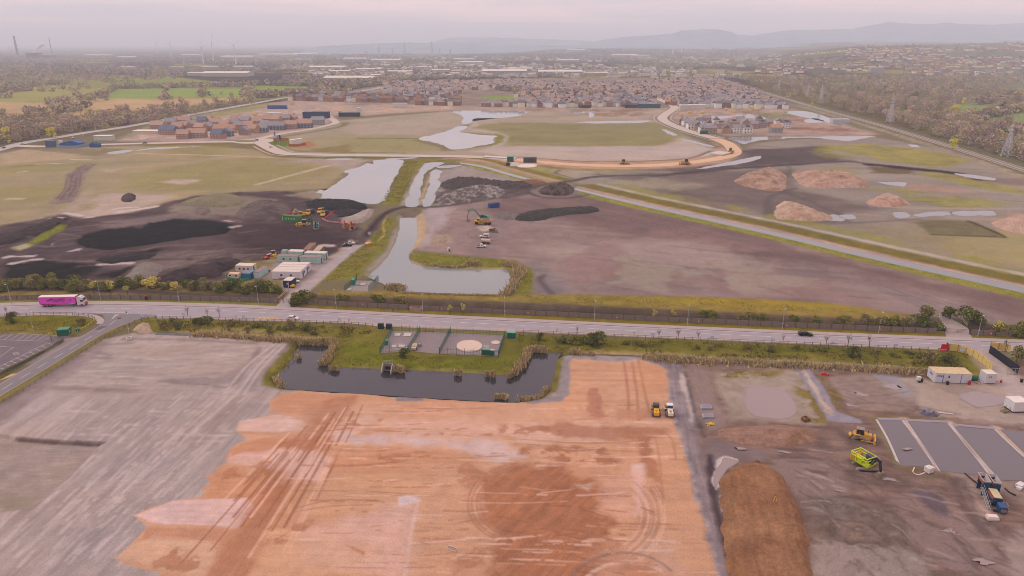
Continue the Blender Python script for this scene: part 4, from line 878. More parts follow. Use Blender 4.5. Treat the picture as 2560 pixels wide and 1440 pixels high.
for nm,pts in (('lake_water',[(1128,277),(1200,276.5),(1320,277.5),(1312,284),(1300,289),(1252,295),(1190,296),(1182,301),(1176,308),(1160,310),(1153,305),(1158,298),(1150,287)]),
                ('lake_water',[(1146,316),(1170,315.5),(1160,325),(1152,330),(1200,337),(1242,340),(1232,348),(1236,357),(1200,364),(1168,371),(1140,374),(1120,372),(1112,363),(1080,355),(1045,347),(1090,335),(1120,327)]),
                ('pool_water',[(1440,305),(1500,303),(1622,301.5),(1600,307),(1540,308.5),(1480,308.5)]),
                ('pool_water',[(1820,346),(1850,342),(2000,341.5),(2180,341),(2150,347),(2120,352),(2085,350),(2040,345),(1980,345),(1940,349),(1890,353),(1862,360),(1840,354)]),
                ('pool_water',[(2040,541),(2060,538.5),(2092,537),(2112,552),(2080,552.5),(2052,552)]),('pool_water',[(2098,540),(2130,536.5),(2143,547),(2118,548)]),
                ('pool_water',[(2194,455),(2230,454.5),(2266,457),(2260,466),(2240,464),(2216,461)]),
                ('pool_water',[(2282,537),(2330,530),(2370,528),(2380,536),(2340,540),(2300,543)]),('pool_water',[(2376,530),(2430,528),(2476,527),(2482,537),(2440,540),(2400,539)]),
                ('pool_water',[(2232,535),(2262,531),(2270,540),(2244,546)]),('pool_water',[(2385,434),(2440,438),(2490,447),(2480,451),(2420,444)]),
                ('pool_water',[(1840,402),(1870,394),(1902,389),(1896,397),(1866,407),(1800,417),(1740,421),(1790,411)]),
                ('pool_water',[(1652,322),(1668,326),(1694,337),(1676,337)]),('pool_water',[(1695,346),(1740,354),(1786,366),(1770,366),(1728,356)]),
                ('pool_water',[(1760,388),(1790,376),(1788,383),(1750,394)]),('pool_water',[(1424,277),(1450,277),(1462,282),(1435,283)]),('pool_water',[(1474,280),(1490,279),(1482,292),(1472,293)]),
                ('pool_water',[(1832,288),(1870,284),(1920,297),(1880,296),(1850,292)]),('pool_water',[(1960,281),(2010,278),(2060,290),(2110,316),(2060,304),(2010,293)]),('pool_water',[(2010,300),(2040,296),(2060,305),(2020,307)]),('pool_water',[(1775,292),(1830,290),(1826,294),(1785,297)]),
                ('pool_water',[(270,382),(300,376),(332,375),(318,380),(290,385)]),('pool_water',[(334,378),(380,370),(470,365),(510,365),(440,371),(370,374)]),
                ('pool_water',[(68,626),(90,618),(120,602),(156,598),(146,606),(128,612),(146,618),(140,628),(104,633)]),('pool_water',[(815,398),(850,395.5),(905,397),(880,399),(840,401)]),('pool_water',[(968,396),(1040,394),(1030,397.5),(980,398)]),
                ('pool_water',[(2270,362),(2290,362),(2303,368),(2280,367)]),('pool_water',[(1094,416),(1150,411.5),(1140,418),(1104,420)])):
    sheet(nm,pts,0.07,WL if nm=='lake_water' else WQ,smooth=3)
sheet('puddle',[(1872,972),(1930,970),(1968,982),(1990,1028),(1955,1045),(1885,1038),(1862,1005)],0.05,WP,smooth=4)
sheet('puddle',[(2405,985),(2470,982),(2540,1000),(2500,1012),(2450,1016),(2420,1005)],0.05,WP,smooth=4)
sheet('puddle',[(1812,1142),(1838,1147),(1842,1156),(1816,1172),(1802,1200),(1791,1216),(1786,1200),(1792,1170),(1802,1152)],0.05,WP,smooth=4)
sheet('puddle',[(2288,1232),(2330,1234),(2362,1256),(2366,1292),(2332,1282),(2302,1254)],0.05,WG,smooth=4)
for x,y,r_ in ((1965,1130,9),(2050,1262,12),(2095,1225,8),(2230,1200,9),(2140,1300,10),(2380,1330,12),(2460,1405,14),(1850,1120,7),(2265,1120,6),(2150,985,9),(2230,965,12),(2120,1010,7),(1925,1085,5)):
    sheet('puddle',[(x+r_*(1+.5*math.sin(3*t+x))*1.8*math.cos(t),y+r_*.45*(1+.4*math.cos(2*t+y))*math.sin(t)+.25*r_*math.cos(t)) for t in np.linspace(0,6.28,11)[:-1]],0.06 if y<1100 else 0.30,WP,smooth=2)
DW=water_mat('ditch_water',(0.03,0.026,0.024),wave=0.03)
line_w(DITCH,2.6,-1.15).build('ditch_water',DW,kind='structure')
line_w([(390,835),(480,838),(560,841),(640,846)],1.6,0.05).build('ditch_water',DW,kind='structure')
for i,pts in enumerate(([(2196,1050),(2252,1050.5),(2332,1160),(2328,1168),(2252,1164)],[(2268,1052),(2368,1058),(2466,1180),(2448,1188),(2352,1178)],[(2384,1066),(2484,1074),(2620,1204),(2500,1200)],[(2500,1074),(2590,1080),(2760,1220),(2640,1210)])):
    sheet('lagoon_water',pts,0.05,WG,smooth=0)
LIN=mat((196,178,176),190,0.7,0.08,key='liner');LIND=mat((150,138,148),190,0.6,0.1,key='liner')
for pts,w_,m in (([(2194,1047),(2262,1048)],1.2,LIND),([(2266,1050),(2370,1055)],1.2,LIND),([(2382,1062),(2486,1071)],1.2,LIND),([(2191,1049),(2220,1100),(2248,1164)],0.6,LIN),
                   ([(2256,1051),(2300,1108),(2335,1162)],0.55,LIN),([(2372,1060),(2420,1118),(2470,1182)],0.55,LIN),([(2488,1074),(2540,1124),(2640,1212)],0.55,LIN),([(2266,1053),(2310,1118),(2349,1178)],0.35,LIN),([(2381,1065),(2440,1140),(2497,1199)],0.35,LIN)):
    line_w(pts,w_,0.07,4).build('lagoon_liner',m,kind='structure')
# ================================================================ near and middle things
GLASS=mat((58,60,70),260,0.15,0.05,spec=0.6,key='glass')
TYRE=mat((48,44,46),260,0.9,key='tyre');STEEL=mat((150,145,148),260,0.4,metal=0.3,key='steel');DARK=mat((60,54,58),260,0.8,key='dark_metal')
HIVIS=mat((214,224,52),190,0.6,key='yellow_green');MUDM=mat((150,128,116),200,0.95,0.15,key='muddy_metal')
YEL=mat((226,166,66),260,0.6,0.08,key='plant_yellow');YEL2=mat((216,160,70),400,0.6,0.08,key='plant_yellow');ORG=mat((214,108,70),400,0.6,key='plant_orange')
CREAM=mat((228,206,190),250,0.6,0.05,key='cream');WHT=mat((222,210,208),250,0.6,0.05,key='white');BLUE=mat((38,84,138),300,0.6,key='blue');NAVY=mat((36,74,104),200,0.5,0.12,key='navy')
TEAL=mat((58,128,120),260,0.6,key='teal');GREEN=mat((40,104,84),260,0.6,0.08,key='green');DGREEN=mat((28,62,58),260,0.6,key='dark_green');MINT=mat((176,198,190),330,0.7,0.07,key='mint')
RED=mat((206,40,50),250,0.6,key='red');WOOD=mat((236,190,120),240,0.8,0.12,1.5,key='timber');OLDW=mat((140,122,114),260,0.9,0.12,1.2,key='grey_timber');CONCR=mat((182,168,162),240,0.9,0.08,key='concrete')
RUST=mat((150,106,92),330,0.9,0.2,key='rusty_steel');BLACK=mat((30,30,40),240,0.7,key='black')
LAMPH=mat((205,200,200),250,0.5,key='lamp_glass');POLE=mat((176,172,172),260,0.5,key='galvanised')
def wheel(parent,x,y,r,w_,name='wheel',m=None,hub=None):
    MB().cyl((x,y-w_/2,r),(x,y+w_/2,r),r,n=12).build(name,m or TYRE,parent)
    if hub is not None:
        s=1 if y>0 else-1
        MB().cyl((x,y+s*w_/2,r),(x,y+s*(w_/2+0.03),r),r*0.55,n=10).build('wheel_hub',hub,parent.children[-1] if False else [c for c in parent.children][-1])
def car(label,at,head,paintm,cat='car',L=4.3,W=1.8,Hh=1.5,kind='hatch',group=None,z=0.06,name='car'):
    r=thing(name,label,cat,at,head,group,z)
    h=L/2;q=0.62
    prof=[(-h,0.35),(h-0.05,0.3),(h,0.55),(h-0.1,0.78),(h*0.42,0.95),(-h+0.05,1.0),(-h,0.8)]
    MB().prism(prof,-W/2,W/2).build('body',paintm,r)
    if kind=='van':
        cab=[(-h+0.08,0.98),(h*0.5,0.95),(h*0.2,Hh+0.1),(-h+0.12,Hh+0.15)]
    elif kind=='pickup':
        cab=[(-0.35,0.95),(h*0.5,0.95),(h*0.22,Hh+0.15),(-0.25,Hh+0.18)]
    elif kind=='suv':
        cab=[(-h+0.1,0.98),(h*0.45,0.95),(h*0.18,Hh+0.15),(-h+0.25,Hh+0.2)]
    else:
        cab=[(-h+0.1,0.99),(h*0.45,0.94),(h*0.05,Hh-0.06),(-h*0.62,Hh-0.03)]
    MB().prism(cab,-W/2+0.12,W/2-0.12).build('cabin_roof',paintm,r)
    cx=sum(p[0] for p in cab)/4;x0,x1=cab[3][0],cab[2][0]
    for s in (-1,1):
        y=s*(W/2-0.10)
        MB().box(((x0+x1)/2,y,(Hh+1.0)/2),((x1-x0)*0.9,0.03,(Hh-1.0)*0.75)).build('side_window',GLASS,r)
        for wx in (-h*q,h*q):wheel(r,wx,s*(W/2-0.1),0.33,0.24)
        MB().box((h-0.02,s*W*0.34,0.68),(0.08,0.34,0.14)).build('headlight',LAMPH,r)
        MB().box((-h,s*W*0.38,0.75),(0.05,0.22,0.2)).build('tail_light',RED,r)
    a,b=Vector((cab[1][0],0,cab[1][1])),Vector((cab[2][0],0,cab[2][1]));d=(b-a)
    MB().box(((a+b)/2+Vector((0.04,0,0.02))),(d.length*0.85,W-0.4,0.03),ry=-math.atan2(d.z,d.x)).build('windscreen',GLASS,r)
    if kind=='pickup':MB().box((-h*0.58,0,0.99),(h*0.72,W-0.3,0.04)).build('load_bed',DARK,r)
    return r
RDIR=hd((640,780),(1280,812));
car('white hatchback driving on the main road past the yellow lay-by',(733,799),RDIR,WHT)
car('black estate car on the main road under a lamp post',(2013,838.5),RDIR,mat((38,36,48),260,0.3,key='black_paint'),L=4.7)
car('white double-cab pickup parked beside a black one on the track',(874,611),hd((870,612),(900,609)),WHT,'pickup truck',5.2,1.85,1.55,'pickup',z=0,name='pickup_truck')
car('black pickup parked in front of a white one by the track',(868,615.5),hd((890,615),(860,616)),mat((56,58,74),330,0.3,key='black_paint'),'pickup truck',5.0,1.85,1.5,'pickup',z=0,name='pickup_truck')
car('white off-road estate parked on bare earth behind the small tanker',(1211,593),hd((1225,593),(1200,593)),WHT,'car',5.0,1.9,1.6,'suv',z=0)
car('white flatbed pickup standing in front of the small tanker',(1203,618),hd((1190,618),(1215,617)),WHT,'pickup truck',5.0,1.9,1.6,'pickup',z=0,name='pickup_truck')
car('dark pickup parked behind the low pale container in the compound',(664,682),hd((658,686),(672,678)),mat((60,58,66),300,0.4,key='black_paint'),'pickup truck',5.0,1.9,1.5,'pickup',z=0,name='pickup_truck')
car('white car parked behind the small blue cabin in the compound',(736,707),hd((730,707),(745,706)),WHT,'car',4.2,z=0)
car('dark blue car parked at the back of the pale containers',(805,635),hd((800,636),(812,633)),mat((60,60,86),330,0.4,key='blue_paint'),'car',4.3,z=0)
car('white car parked beyond the yellow dump trucks',(745,533),hd((740,533),(752,533)),WHT,'car',4.3,z=0)
for lab,at,to,m in (('white car on the road below the banners',(677,369),(700,378),WHT),('white van leaving the roundabout',(640,352),(620,353),WHT),('grey car on the link road by the first estate houses',(362,359),(340,359.5),mat((120,118,130),800,key='grey_paint')),
                       ('white car stopped on the wide road near the bright grass triangle',(184,345.5),(200,342),WHT),('white van on the wide road beside the building plot',(212,339),(235,334),WHT),('pale car where the woodland lane meets the wide road',(57,362),(70,361),mat((180,176,180),800,key='silver_paint')),('maroon car at the far left of the wide road',(9,370.5),(0,373),mat((120,90,96),800,key='maroon_paint'))):
    car(lab,at,hd(at,to),m,kind='van' if 'van' in lab else 'hatch',L=5.2 if 'van' in lab else 4.4,Hh=2.0 if 'van' in lab else 1.5,cat='van' if 'van' in lab else 'car',name='van' if 'van' in lab else 'car')
PINK=mat((236,84,206),255,0.5,0.04,key='pink_curtain');PINKD=mat((196,60,130),255,0.5,key='pink_skirt');PLUM=mat((48,14,62),255,0.6,key='plum_print')
tr=thing('articulated_lorry','bright pink curtain-sided articulated lorry with a white cab','lorry',(165,764),hd((110,764),(222,762)),z=0.06)
MB().box((-2.2,0,2.55),(13.4,2.5,2.7)).build('trailer_body',PINK,tr)
MB().box((-2.2,0,3.95),(13.5,2.55,0.12)).build('trailer_roof',mat((230,214,196),255,0.6,key='pale_roof'),tr)
MB().box((-3.6,0,1.0),(10.0,2.3,0.36)).build('side_skirt',PINKD,tr)
MB().box((-2.2,0,1.18),(13.0,1.2,0.14)).build('chassis',DARK,tr)
cb=MB();cb.prism([(5.0,0.5),(7.55,0.45),(7.65,1.6),(7.45,2.3),(7.0,3.15),(6.4,3.75),(5.6,3.95),(5.0,3.6)],-1.22,1.22)
cabo=cb.build('cab',WHT,tr)
MB().prism([(7.50,1.75),(7.40,2.35),(7.03,3.1),(7.06,3.12),(7.46,2.36),(7.55,1.76)],-1.05,1.05).build('windscreen',GLASS,cabo)
for s in (-1,1):
    MB().box((6.75,s*1.225,2.25),(0.95,0.03,0.7)).build('side_window',GLASS,cabo)
    MB().box((7.3,s*1.4,2.3),(0.12,0.25,0.5)).build('mirror',DARK,cabo)
    MB().box((7.66,s*0.9,0.75),(0.06,0.4,0.2)).build('headlight',LAMPH,cabo)
MB().box((7.66,0,1.3),(0.06,1.9,0.7)).build('grille',mat((200,110,70),255,key='orange_grille'),cabo)
MB().box((6.2,0,0.62),(3.0,2.4,0.5)).build('cab_skirt',PINKD,tr)
for s in (-1,1):
    for x in (-7.4,-6.1,-4.8,3.3,6.6):wheel(tr,x,s*1.1,0.5,0.32,hub=STEEL)
def letters(txt,size,at,parent,m,rx=math.pi/2,rz=0.0,thick=0.012,name='lettering'):
    cu=bpy.data.curves.new('lettering_curve','FONT');cu.body=txt;cu.size=size;cu.extrude=thick;cu.align_x='CENTER';cu.align_y='CENTER';cu.space_character=1.05;cu.offset=size*0.018
    t=bpy.data.objects.new('tmp',cu);C.objects.link(t)
    bpy.context.view_layer.update()
    me=bpy.data.meshes.new_from_object(t.evaluated_get(bpy.context.evaluated_depsgraph_get()));me.name=name
    bpy.data.objects.remove(t)
    o=link(name,me,m,parent);o.location=at;o.rotation_euler=(rx,0,rz);return o
letters('MIKE HARPT',0.95,(-1.9,-1.262,2.95),tr,PLUM);letters('LOGISTICS',0.95,(-1.8,-1.262,2.2),tr,PLUM)
def horse(x0,s):
    pts=[(-1.5,.35),(-.9,.45),(-.5,.2),(-.1,.2),(.3,.35),(.45,.75),(.75,.85),(.6,.5),(.6,.1),(.3,-.1),(.5,-.45),(.35,-.5),(.05,-.15),(-.35,-.15),(-.75,-.55),(-.9,-.5),(-.6,-.05),(-.9,.25)]
    mb=MB();n=len(pts);mb.add([(x0+px*s,-1.262,2.62+pz*s) for px,pz in pts]+[(x0+px*s,-1.25,2.62+pz*s) for px,pz in pts],[tuple(range(n))]+[(i,(i+1)%n,(i+1)%n+n,i+n) for i in range(n)])
    return mb
horse(-5.2,0.85).build('horse_emblem',PLUM,tr);horse(2.6,0.62).build('horse_emblem',PLUM,tr)
def lamp_proto():
    r=thing('street_lamp','x','street lamp',(0,900),0)
    MB().cyl((0,0,0),(0,0,1.5),0.13,0.13,8).cyl((0,0,1.5),(0,0,8.0),0.085,0.06,8).build('pole',POLE,r)
    MB().box((0,-0.35,8.02),(0.1,0.7,0.09)).build('bracket',POLE,r)
    MB().frus((0,-0.85),(0.34,0.75),(0.24,0.5),7.98,8.16).build('lantern',LAMPH,r)
    MB().box((0,-0.12,2.4),(0.35,0.06,0.4)).build('number_plate',WHT,r)
    return r
LP=[(29,759,'beside the pink lorry, behind its trailer'),(252,751,'just ahead of the pink lorry'),(448,756,'on the verge north of the junction'),(647,764,'on the verge just short of the farm gate'),(841,772,'just right of the farm gate and its bush'),(1057,786,'beside the small brick chamber'),(1262,793,'below the end of the reed-edged basin'),
      (1486,803,'on the verge, third to the left of the black car'),(1718,815,'on the verge, second to the left of the black car'),(1955,824,'nearest to the black car on its left'),(2196,833,'on the verge to the right of the black car'),(2444,842,'beyond the second gate, opposite the timber hoarding'),(85,833,'standing at the edge of the car park'),(323,838,'on the corner of the side road beside a concrete ring')]
p0=lamp_proto()
for i,(x,y,w_) in enumerate(LP):
    o=p0 if i==0 else copy_tree(p0)
    o.location=G(x,y);o.rotation_euler=(0,0,RDIR if i<12 else hd((x,y),(x+40,y-18)))
    o['label']='grey street lamp '+w_;o['group']='street lamps'
def post_fence(name,label,pts,step,ph,post_m,rails,rail_m,cat='fence',pw=0.12,nmax=100,n=6,board=None,z=0.0):
    W=wpoly(pts,n,False);seg=np.linalg.norm(np.diff(W,axis=0),axis=1);s=np.concatenate([[0],np.cumsum(seg)])
    step=max(step,s[-1]/nmax);q=np.arange(0,s[-1],step)
    X_=np.interp(q,s,W[:,0]);Y_=np.interp(q,s,W[:,1])
    r=thing(name,label,cat,Vector((X_[0],Y_[0],z)))
    ox,oy=X_[0],Y_[0]
    pm=MB().box((0,0,ph/2),(pw,pw,ph)).mesh('post');pm.materials.append(post_m)
    for x,y in zip(X_,Y_):link('post',pm,None,r,(x-ox,y-oy,0))
    rb=MB()
    for hh,rw in rails:
        for i in range(len(q)-1):
            rb.beam((X_[i]-ox,Y_[i]-oy,hh),(X_[i+1]-ox,Y_[i+1]-oy,hh),0.05,rw)
    if rb.v:rb.build('rail' if not board else board,rail_m,r)
    return r
FENP=mat((98,84,80),250,0.9,key='dark_timber')
post_fence('post_and_rail_fence','low post and rail fence curving along the corner verge beside the lorry road',[(-60,797),(0,793),(110,788),(190,789),(225,794),(242,803)],2.4,1.3,FENP,[(0.6,.1),(1.1,.1)],OLDW)
post_fence('post_and_rail_fence','post and rail fence climbing along the side road beside the grey fill',[(-120,1085),(0,1014),(100,952),(250,855),(330,812),(385,797.5)],2.4,1.3,FENP,[(0.5,.2),(1.05,.2)],OLDW)
post_fence('post_and_rail_fence','long post and rail fence above the bank between junction and pumping station',[(390,797.5),(480,799.5),(640,804),(860,812),(940,818)],2.6,1.3,FENP,[(0.6,.1),(1.1,.1)],OLDW)
post_fence('post_and_rail_fence','long post and rail fence above the bank right of the pumping station',[(1290,832),(1600,846),(1920,859.5),(2240,873),(2340,877)],2.6,1.3,FENP,[(0.6,.1),(1.1,.1)],OLDW)
def board_fence(label,pts):
    W=wpoly(pts,6,False);o=W[0]
    r=thing('boarded_fence',label,'fence',Vector((o[0],o[1],0)))
    mb=MB()
    for a,b in zip(W[:-1],W[1:]):mb.beam((a[0]-o[0],a[1]-o[1],1.0),(b[0]-o[0],b[1]-o[1],1.0),0.06,1.9)
    mb.build('boards',OLDW,r)
    seg=np.linalg.norm(np.diff(W,axis=0),axis=1);s=np.concatenate([[0],np.cumsum(seg)])
    pm=MB().box((0,0,1.05),(0.14,0.14,2.1)).mesh('post');pm.materials.append(FENP)
    for q_ in np.arange(0,s[-1],max(4.0,s[-1]/95)):link('post',pm,None,r,(float(np.interp(q_,s,W[:,0])-o[0]),float(np.interp(q_,s,W[:,1])-o[1])-0.12,0))
board_fence('weathered board fence behind the pink lorry, ending at the farm gate',[(-150,757),(0,751),(150,748),(300,748),(480,751),(640,756),(698,757.5)])
board_fence('weathered board fence along the ditch from the farm gate to the far gate',[(770,760),(960,771),(1280,786),(1600,801),(1920,816),(2340,834)])
board_fence('short weathered board fence right of the far gate',[(2425,836.5),(2560,843),(2700,849)])
def gate(label,a,b):
    A,B=G(*a),G(*b);L=(B-A).length
    r=thing('field_gate',label,'gate',A,math.atan2(B.y-A.y,B.x-A.x))
    for x in (0,L):MB().box((x,0,1.1),(0.2,0.2,2.2)).build('post',FENP,r)
    g=MB()
    for z in (0.4,0.8,1.2,1.6):g.box((L/2,0,z),(L-0.3,0.06,0.07))
    for x in (0.3,L/2,L-0.3):g.box((x,0,1.0),(0.07,0.07,1.3))
    g.build('leaf',DARK,r);return r
gate('dark barred gate across the compound track',(708,757),(734,756));gate('barred gate across the far farm track by the road',(2362,832),(2424,835.5))
for a,b,l in (((694,752),(722,727),'sloping timber handrail beside the compound track'),((2346,790),(2362,822),'pale kerb rail on the left of the far farm track'),((2394,792),(2418,818),'timber rail on the right of the far farm track')):
    A,B=G(*a),G(*b);r=thing('handrail',l,'handrail',A);mb=MB()
    for z in (0.5,1.1):mb.beam((0,0,z),tuple(B-A+Vector((0,0,z))),0.12)
    mb.build('rail',mat((196,172,150),260,key='pale_timber'),r)
    for k in range(5):MB().box(tuple((B-A)*(k/4)+Vector((0,0,0.55))),(0.1,0.1,1.1)).build('post',FENP,r)
def kiosk(label,at,head,L,W,Hh,m,roofm,name='kiosk',cat='kiosk',doors=2):
    r=thing(name,label,cat,at,head)
    MB().box((0,0,0.06),(L+0.3,W+0.3,0.12)).build('plinth',CONCR,r)
    MB().box((0,0,Hh/2+0.1),(L,W,Hh)).build('cabinet_body',m,r)
    MB().frus((0,0),(L+0.16,W+0.16),(L-0.1,W-0.1),Hh+0.1,Hh+0.3).build('roof',roofm,r)
    for k in range(doors):
        x=(k+0.5)/doors*L-L/2
        d=MB().box((x,-W/2-0.03,Hh/2+0.1),(L/doors*0.86,0.05,Hh*0.85)).build('door',m,r)
        MB().box((x+L/doors*0.3,-W/2-0.07,Hh/2+0.1),(0.06,0.05,0.25)).build('handle',DARK,d)
    return r
GRF=mat((70,140,112),250,0.5,key='green_roof')
k1=kiosk('large green substation cabinet beside the car park',(162,838),hd((146,840),(172,838)),3.6,2.6,2.3,GREEN,GRF,doors=3)
MB().box((1.84,-0.3,1.4),(0.05,0.5,0.5)).build('sign',WHT,k1)
kiosk('small dark green box at the verge by the side road',(195,829.5),hd((190,830),(200,829)),1.1,0.7,1.1,GREEN,GRF,doors=1)
kiosk('left of two dark green cabinets beside the pumping station',(952.5,823),RDIR,2.0,0.8,1.9,DGREEN,DGREEN,doors=2)
kiosk('right of two dark green cabinets, touching the fence corner',(973,824),RDIR,2.0,0.8,1.9,DGREEN,DGREEN,doors=2)
kiosk('green kiosk with pale roof outside the right fence corner',(1279,846),RDIR,2.8,1.6,2.2,GREEN,mat((110,176,156),250,key='pale_green_roof'),doors=2)
kiosk('wide green cabinet inside the pumping yard by the round slab',(1216,888),RDIR,2.8,1.0,1.9,GREEN,mat((100,150,134),250,key='pale_green_roof'),doors=3)
kiosk('narrow green cabinet at the front right corner of the yard',(1231,889),RDIR,1.3,1.0,1.9,GREEN,mat((190,180,176),250,key='grey_roof'),doors=1)
kiosk('pale green cabinet against the left palisade',(967,861),hd((962,862),(968,846)),1.9,0.8,1.4,mat((70,130,116),250,key='pale_green'),GRF,doors=2)
kiosk('green cabinet beside the upper works in the middle distance',(1276,404),0,5.5,4,4.2,GREEN,GRF,doors=2)
kiosk('small green box in the fenced inlet compound by the basin',(884,711),hd((880,715),(886,705)),3,1.2,2.2,TEAL,GRF,doors=2)
sheet('yard',[(949,883),(976,826),(1054,829),(1258,838),(1264,838),(1246,891),(1098,884),(1022,878)],0.03,mat((142,126,128),240,0.9,0.1,0.5,key='yard_tarmac'))
sheet('yard_grass',[(985,822),(1050,825),(1048,829),(980,827)],0.035,mat((118,112,58),250,0.95,0.2,1.5,key='yard_turf'))
sheet('yard_grass',[(1130,829),(1258,834.5),(1256,838.5),(1128,832)],0.035,mat((118,112,58),250,0.95,0.2,1.5,key='yard_turf'))
def slab(label,pts,hgt,m=CONCR):
    W=wpoly(pts,0,True);c=W.mean(0)
    A=np.sum(W[:,0]*np.roll(W[:,1],-1)-np.roll(W[:,0],-1)*W[:,1])
    if A<0:W=W[::-1]
    o=MB().slab([(x-c[0],y-c[1]) for x,y in W],0.0,hgt).build('concrete_slab',m,None,(c[0],c[1],0));return tag(o,label,'slab')
def ell(cx,cy,rx,ry,n=28):return [(cx+rx*math.cos(t),cy+ry*math.sin(t)) for t in np.linspace(0,2*math.pi,n+1)[:-1]]
PALES=mat((214,186,170),240,0.9,0.06,key='pale_concrete')
slab('large round pale slab in the pumping yard',ell(1173.5,866.5,32,14.5),0.35,PALES)
slab('small round pale cover at the right of the pumping yard',ell(1239,857,11,4.5),0.2,PALES)
slab('round grey cover slab in the left bay of the yard',ell(998,867,23,10),0.12,mat((150,138,134),240,0.9,0.1,key='grey_concrete'))
for l,pts in (('left of two square hatches at the back of the yard',[(988,834),(1002,834),(1000,841),(986,841)]),('right of two square hatches at the back of the yard',[(1012,833),(1030,834),(1026,842),(1008,842)]),('small hatch on the round grey slab',[(982,864),(991,864),(989,870),(979,870)]),('wide hatch on the round grey slab',[(998,863),(1013,864),(1009,870),(994,870)])):
    slab(l,pts,0.28,mat((196,182,172),240,0.8,key='hatch'))
slab('grey concrete pad behind the green cabinets',[(1206,862),(1224,863),(1220,884),(1200,882)],0.06,mat((160,146,144),240,0.9,0.1,key='grey_concrete'))
PALI=mat((46,110,98),240,0.6,key='palisade')
def palisade(label,a,b,sparse=False):
    A,B=G(*a),G(*b);L=(B-A).length
    r=thing('palisade_fence',label,'fence',A,math.atan2(B.y-A.y,B.x-A.x))
    mb=MB();st=0.30 if not sparse else 0.5
    for x in np.arange(0.1,L,st):mb.box((x,0,1.2),(0.09 if not sparse else 0.035,0.02,2.3))
    for z in (0.5,1.9):mb.box((L/2,0.04,z),(L,0.04,0.05))
    mb.build('pales',PALI,r)
    for x in np.linspace(0,L,max(2,int(L/2.7)+1)):MB().box((x,0.1,1.25),(0.09,0.09,2.5)).build('post',PALI,r)
palisade('green palisade fence along the left side of the yard',(951,884),(982,829));palisade('green palisade fence second from the left across the yard',(1021,880),(1051,830));palisade('green palisade fence third from the left beside the round slab',(1099,886),(1127,832));palisade('green palisade fence along the right side of the yard',(1246,893),(1263,841))
palisade('thin mesh fence along the front of the right yard',(1099,886),(1246,893),True);palisade('thin mesh fence along the road side of the yard',(985,828),(1263,841),True);palisade('thin mesh fence along the front left of the yard',(951,884),(1021,880),True)
palisade('green palisade fence around the inlet compound, left side',(862,727),(892,700));palisade('green palisade fence around the inlet compound, right side',(922,727),(946,702));palisade('thin green fence along the back of the inlet compound',(892,700),(946,702),True)
sheet('inlet_yard',[(862,728),(892,701),(945,703),(921,729)],0.03,mat((150,136,132),280,0.9,0.1,key='yard_tarmac'))
for l,pts in (('small pale hatch left in the inlet compound',[(890,709),(899,709),(896,713),(887,713)]),('pale hatch right in the inlet compound',[(903,709),(916,710),(911,715),(899,714)]),('front left hatch in the inlet compound',[(870,722),(880,722),(877,727),(867,727)])):slab(l,pts,0.3)
v=thing('float_vessel','beige boat-shaped tank parked against the inner palisade','tank',(1036,872),hd((1033,874),(1039,858)))
MB().prism([(-1.9,0.4),(1.2,0.35),(2.0,0.9),(1.7,1.2),(-1.9,1.2)],-0.75,0.75).build('hull',mat((214,186,152),240,0.7,0.1,key='beige'),v);MB().box((-0.3,0,1.28),(1.8,1.0,0.2)).build('cover',mat((190,160,130),240,key='tan'),v)
for s in (-1,1):wheel(v,-0.4,s*0.8,0.35,0.2)
k=thing('wire_crate','small grey crate beside the beige tank','crate',(1049,865),RDIR);mb=MB()
for sx_ in (-.6,.6):
    for sy in (-.45,.45):mb.box((sx_,sy,.5),(.07,.07,1.0))
for z in (0.1,0.55,1.0):
    for sy in (-.45,.45):mb.box((0,sy,z),(1.2,.06,.06))
    for sx_ in (-.6,.6):mb.box((sx_,0,z),(.06,.9,.06))
mb.build('frame',STEEL,k);MB().box((0,0,.45),(1.05,.75,.7)).build('liner',mat((176,172,176),240,key='grey_liner'),k)
hw=thing('outfall_headwall','grey concrete outfall with railings on the pond bank','outfall',(968,926),RDIR)
MB().box((0,1.0,0.7),(2.9,0.25,2.4)).build('back_wall',mat((140,122,120),235,0.9,0.12,key='stained_concrete'),hw)
for s in (-1,1):MB().prism([(-1.4,-0.6),(1.0,-0.6),(1.0,1.9),(0.6,1.9),(-1.4,0.2)],-0.14,0.14).build('wing_wall',CONCR,hw);o_=hw.children[-1];o_.location=(s*1.5,0,0);o_.rotation_euler=(0,0,math.pi/2)
mb=MB()
for z in (2.4,2.85):mb.box((0,1.0,z),(3.1,0.06,0.07))
for x in (-1.5,-0.5,0.5,1.5):mb.box((x,1.0,2.4),(0.06,0.06,1.0))
mb.build('railing',POLE,hw);MB().box((0,0.85,0.4),(1.6,0.08,1.1)).build('flap',DARK,hw)
br=thing('brick_chamber','low tan brick chamber on the north verge under a lamp','chamber',(1040,777),RDIR)
for (x,y,sx_,sy) in ((0,-0.9,4.4,0.22),(0,0.9,4.4,0.22),(-2.1,0,0.22,1.58),(2.1,0,0.22,1.58)):MB().box((x,y,0.75),(sx_,sy,1.5)).build('brick_wall',mat((178,146,124),260,0.9,0.15,2.0,key='tan_brick'),br)
for z in (1.55,):MB().box((0,0.9,z+0.35),(4.2,0.05,0.06)).box((-2.0,0.9,z+0.2),(0.05,0.05,0.5)).box((2.0,0.9,z+0.2),(0.05,0.05,0.5)).build('railing',POLE,br)
b=thing('litter_bin','dark red and black bin on the verge near the junction','bin',(366,750),0);MB().box((0,0,0.8),(0.7,0.7,1.6)).build('bin_body',mat((50,44,48),260,key='bin_black'),b);MB().box((0,0,0.25),(0.74,0.74,0.4)).build('base_band',mat((150,70,60),260,key='bin_red'),b);MB().frus((0,0),(0.75,0.75),(0.4,0.4),1.6,1.85).build('lid',RED,b)
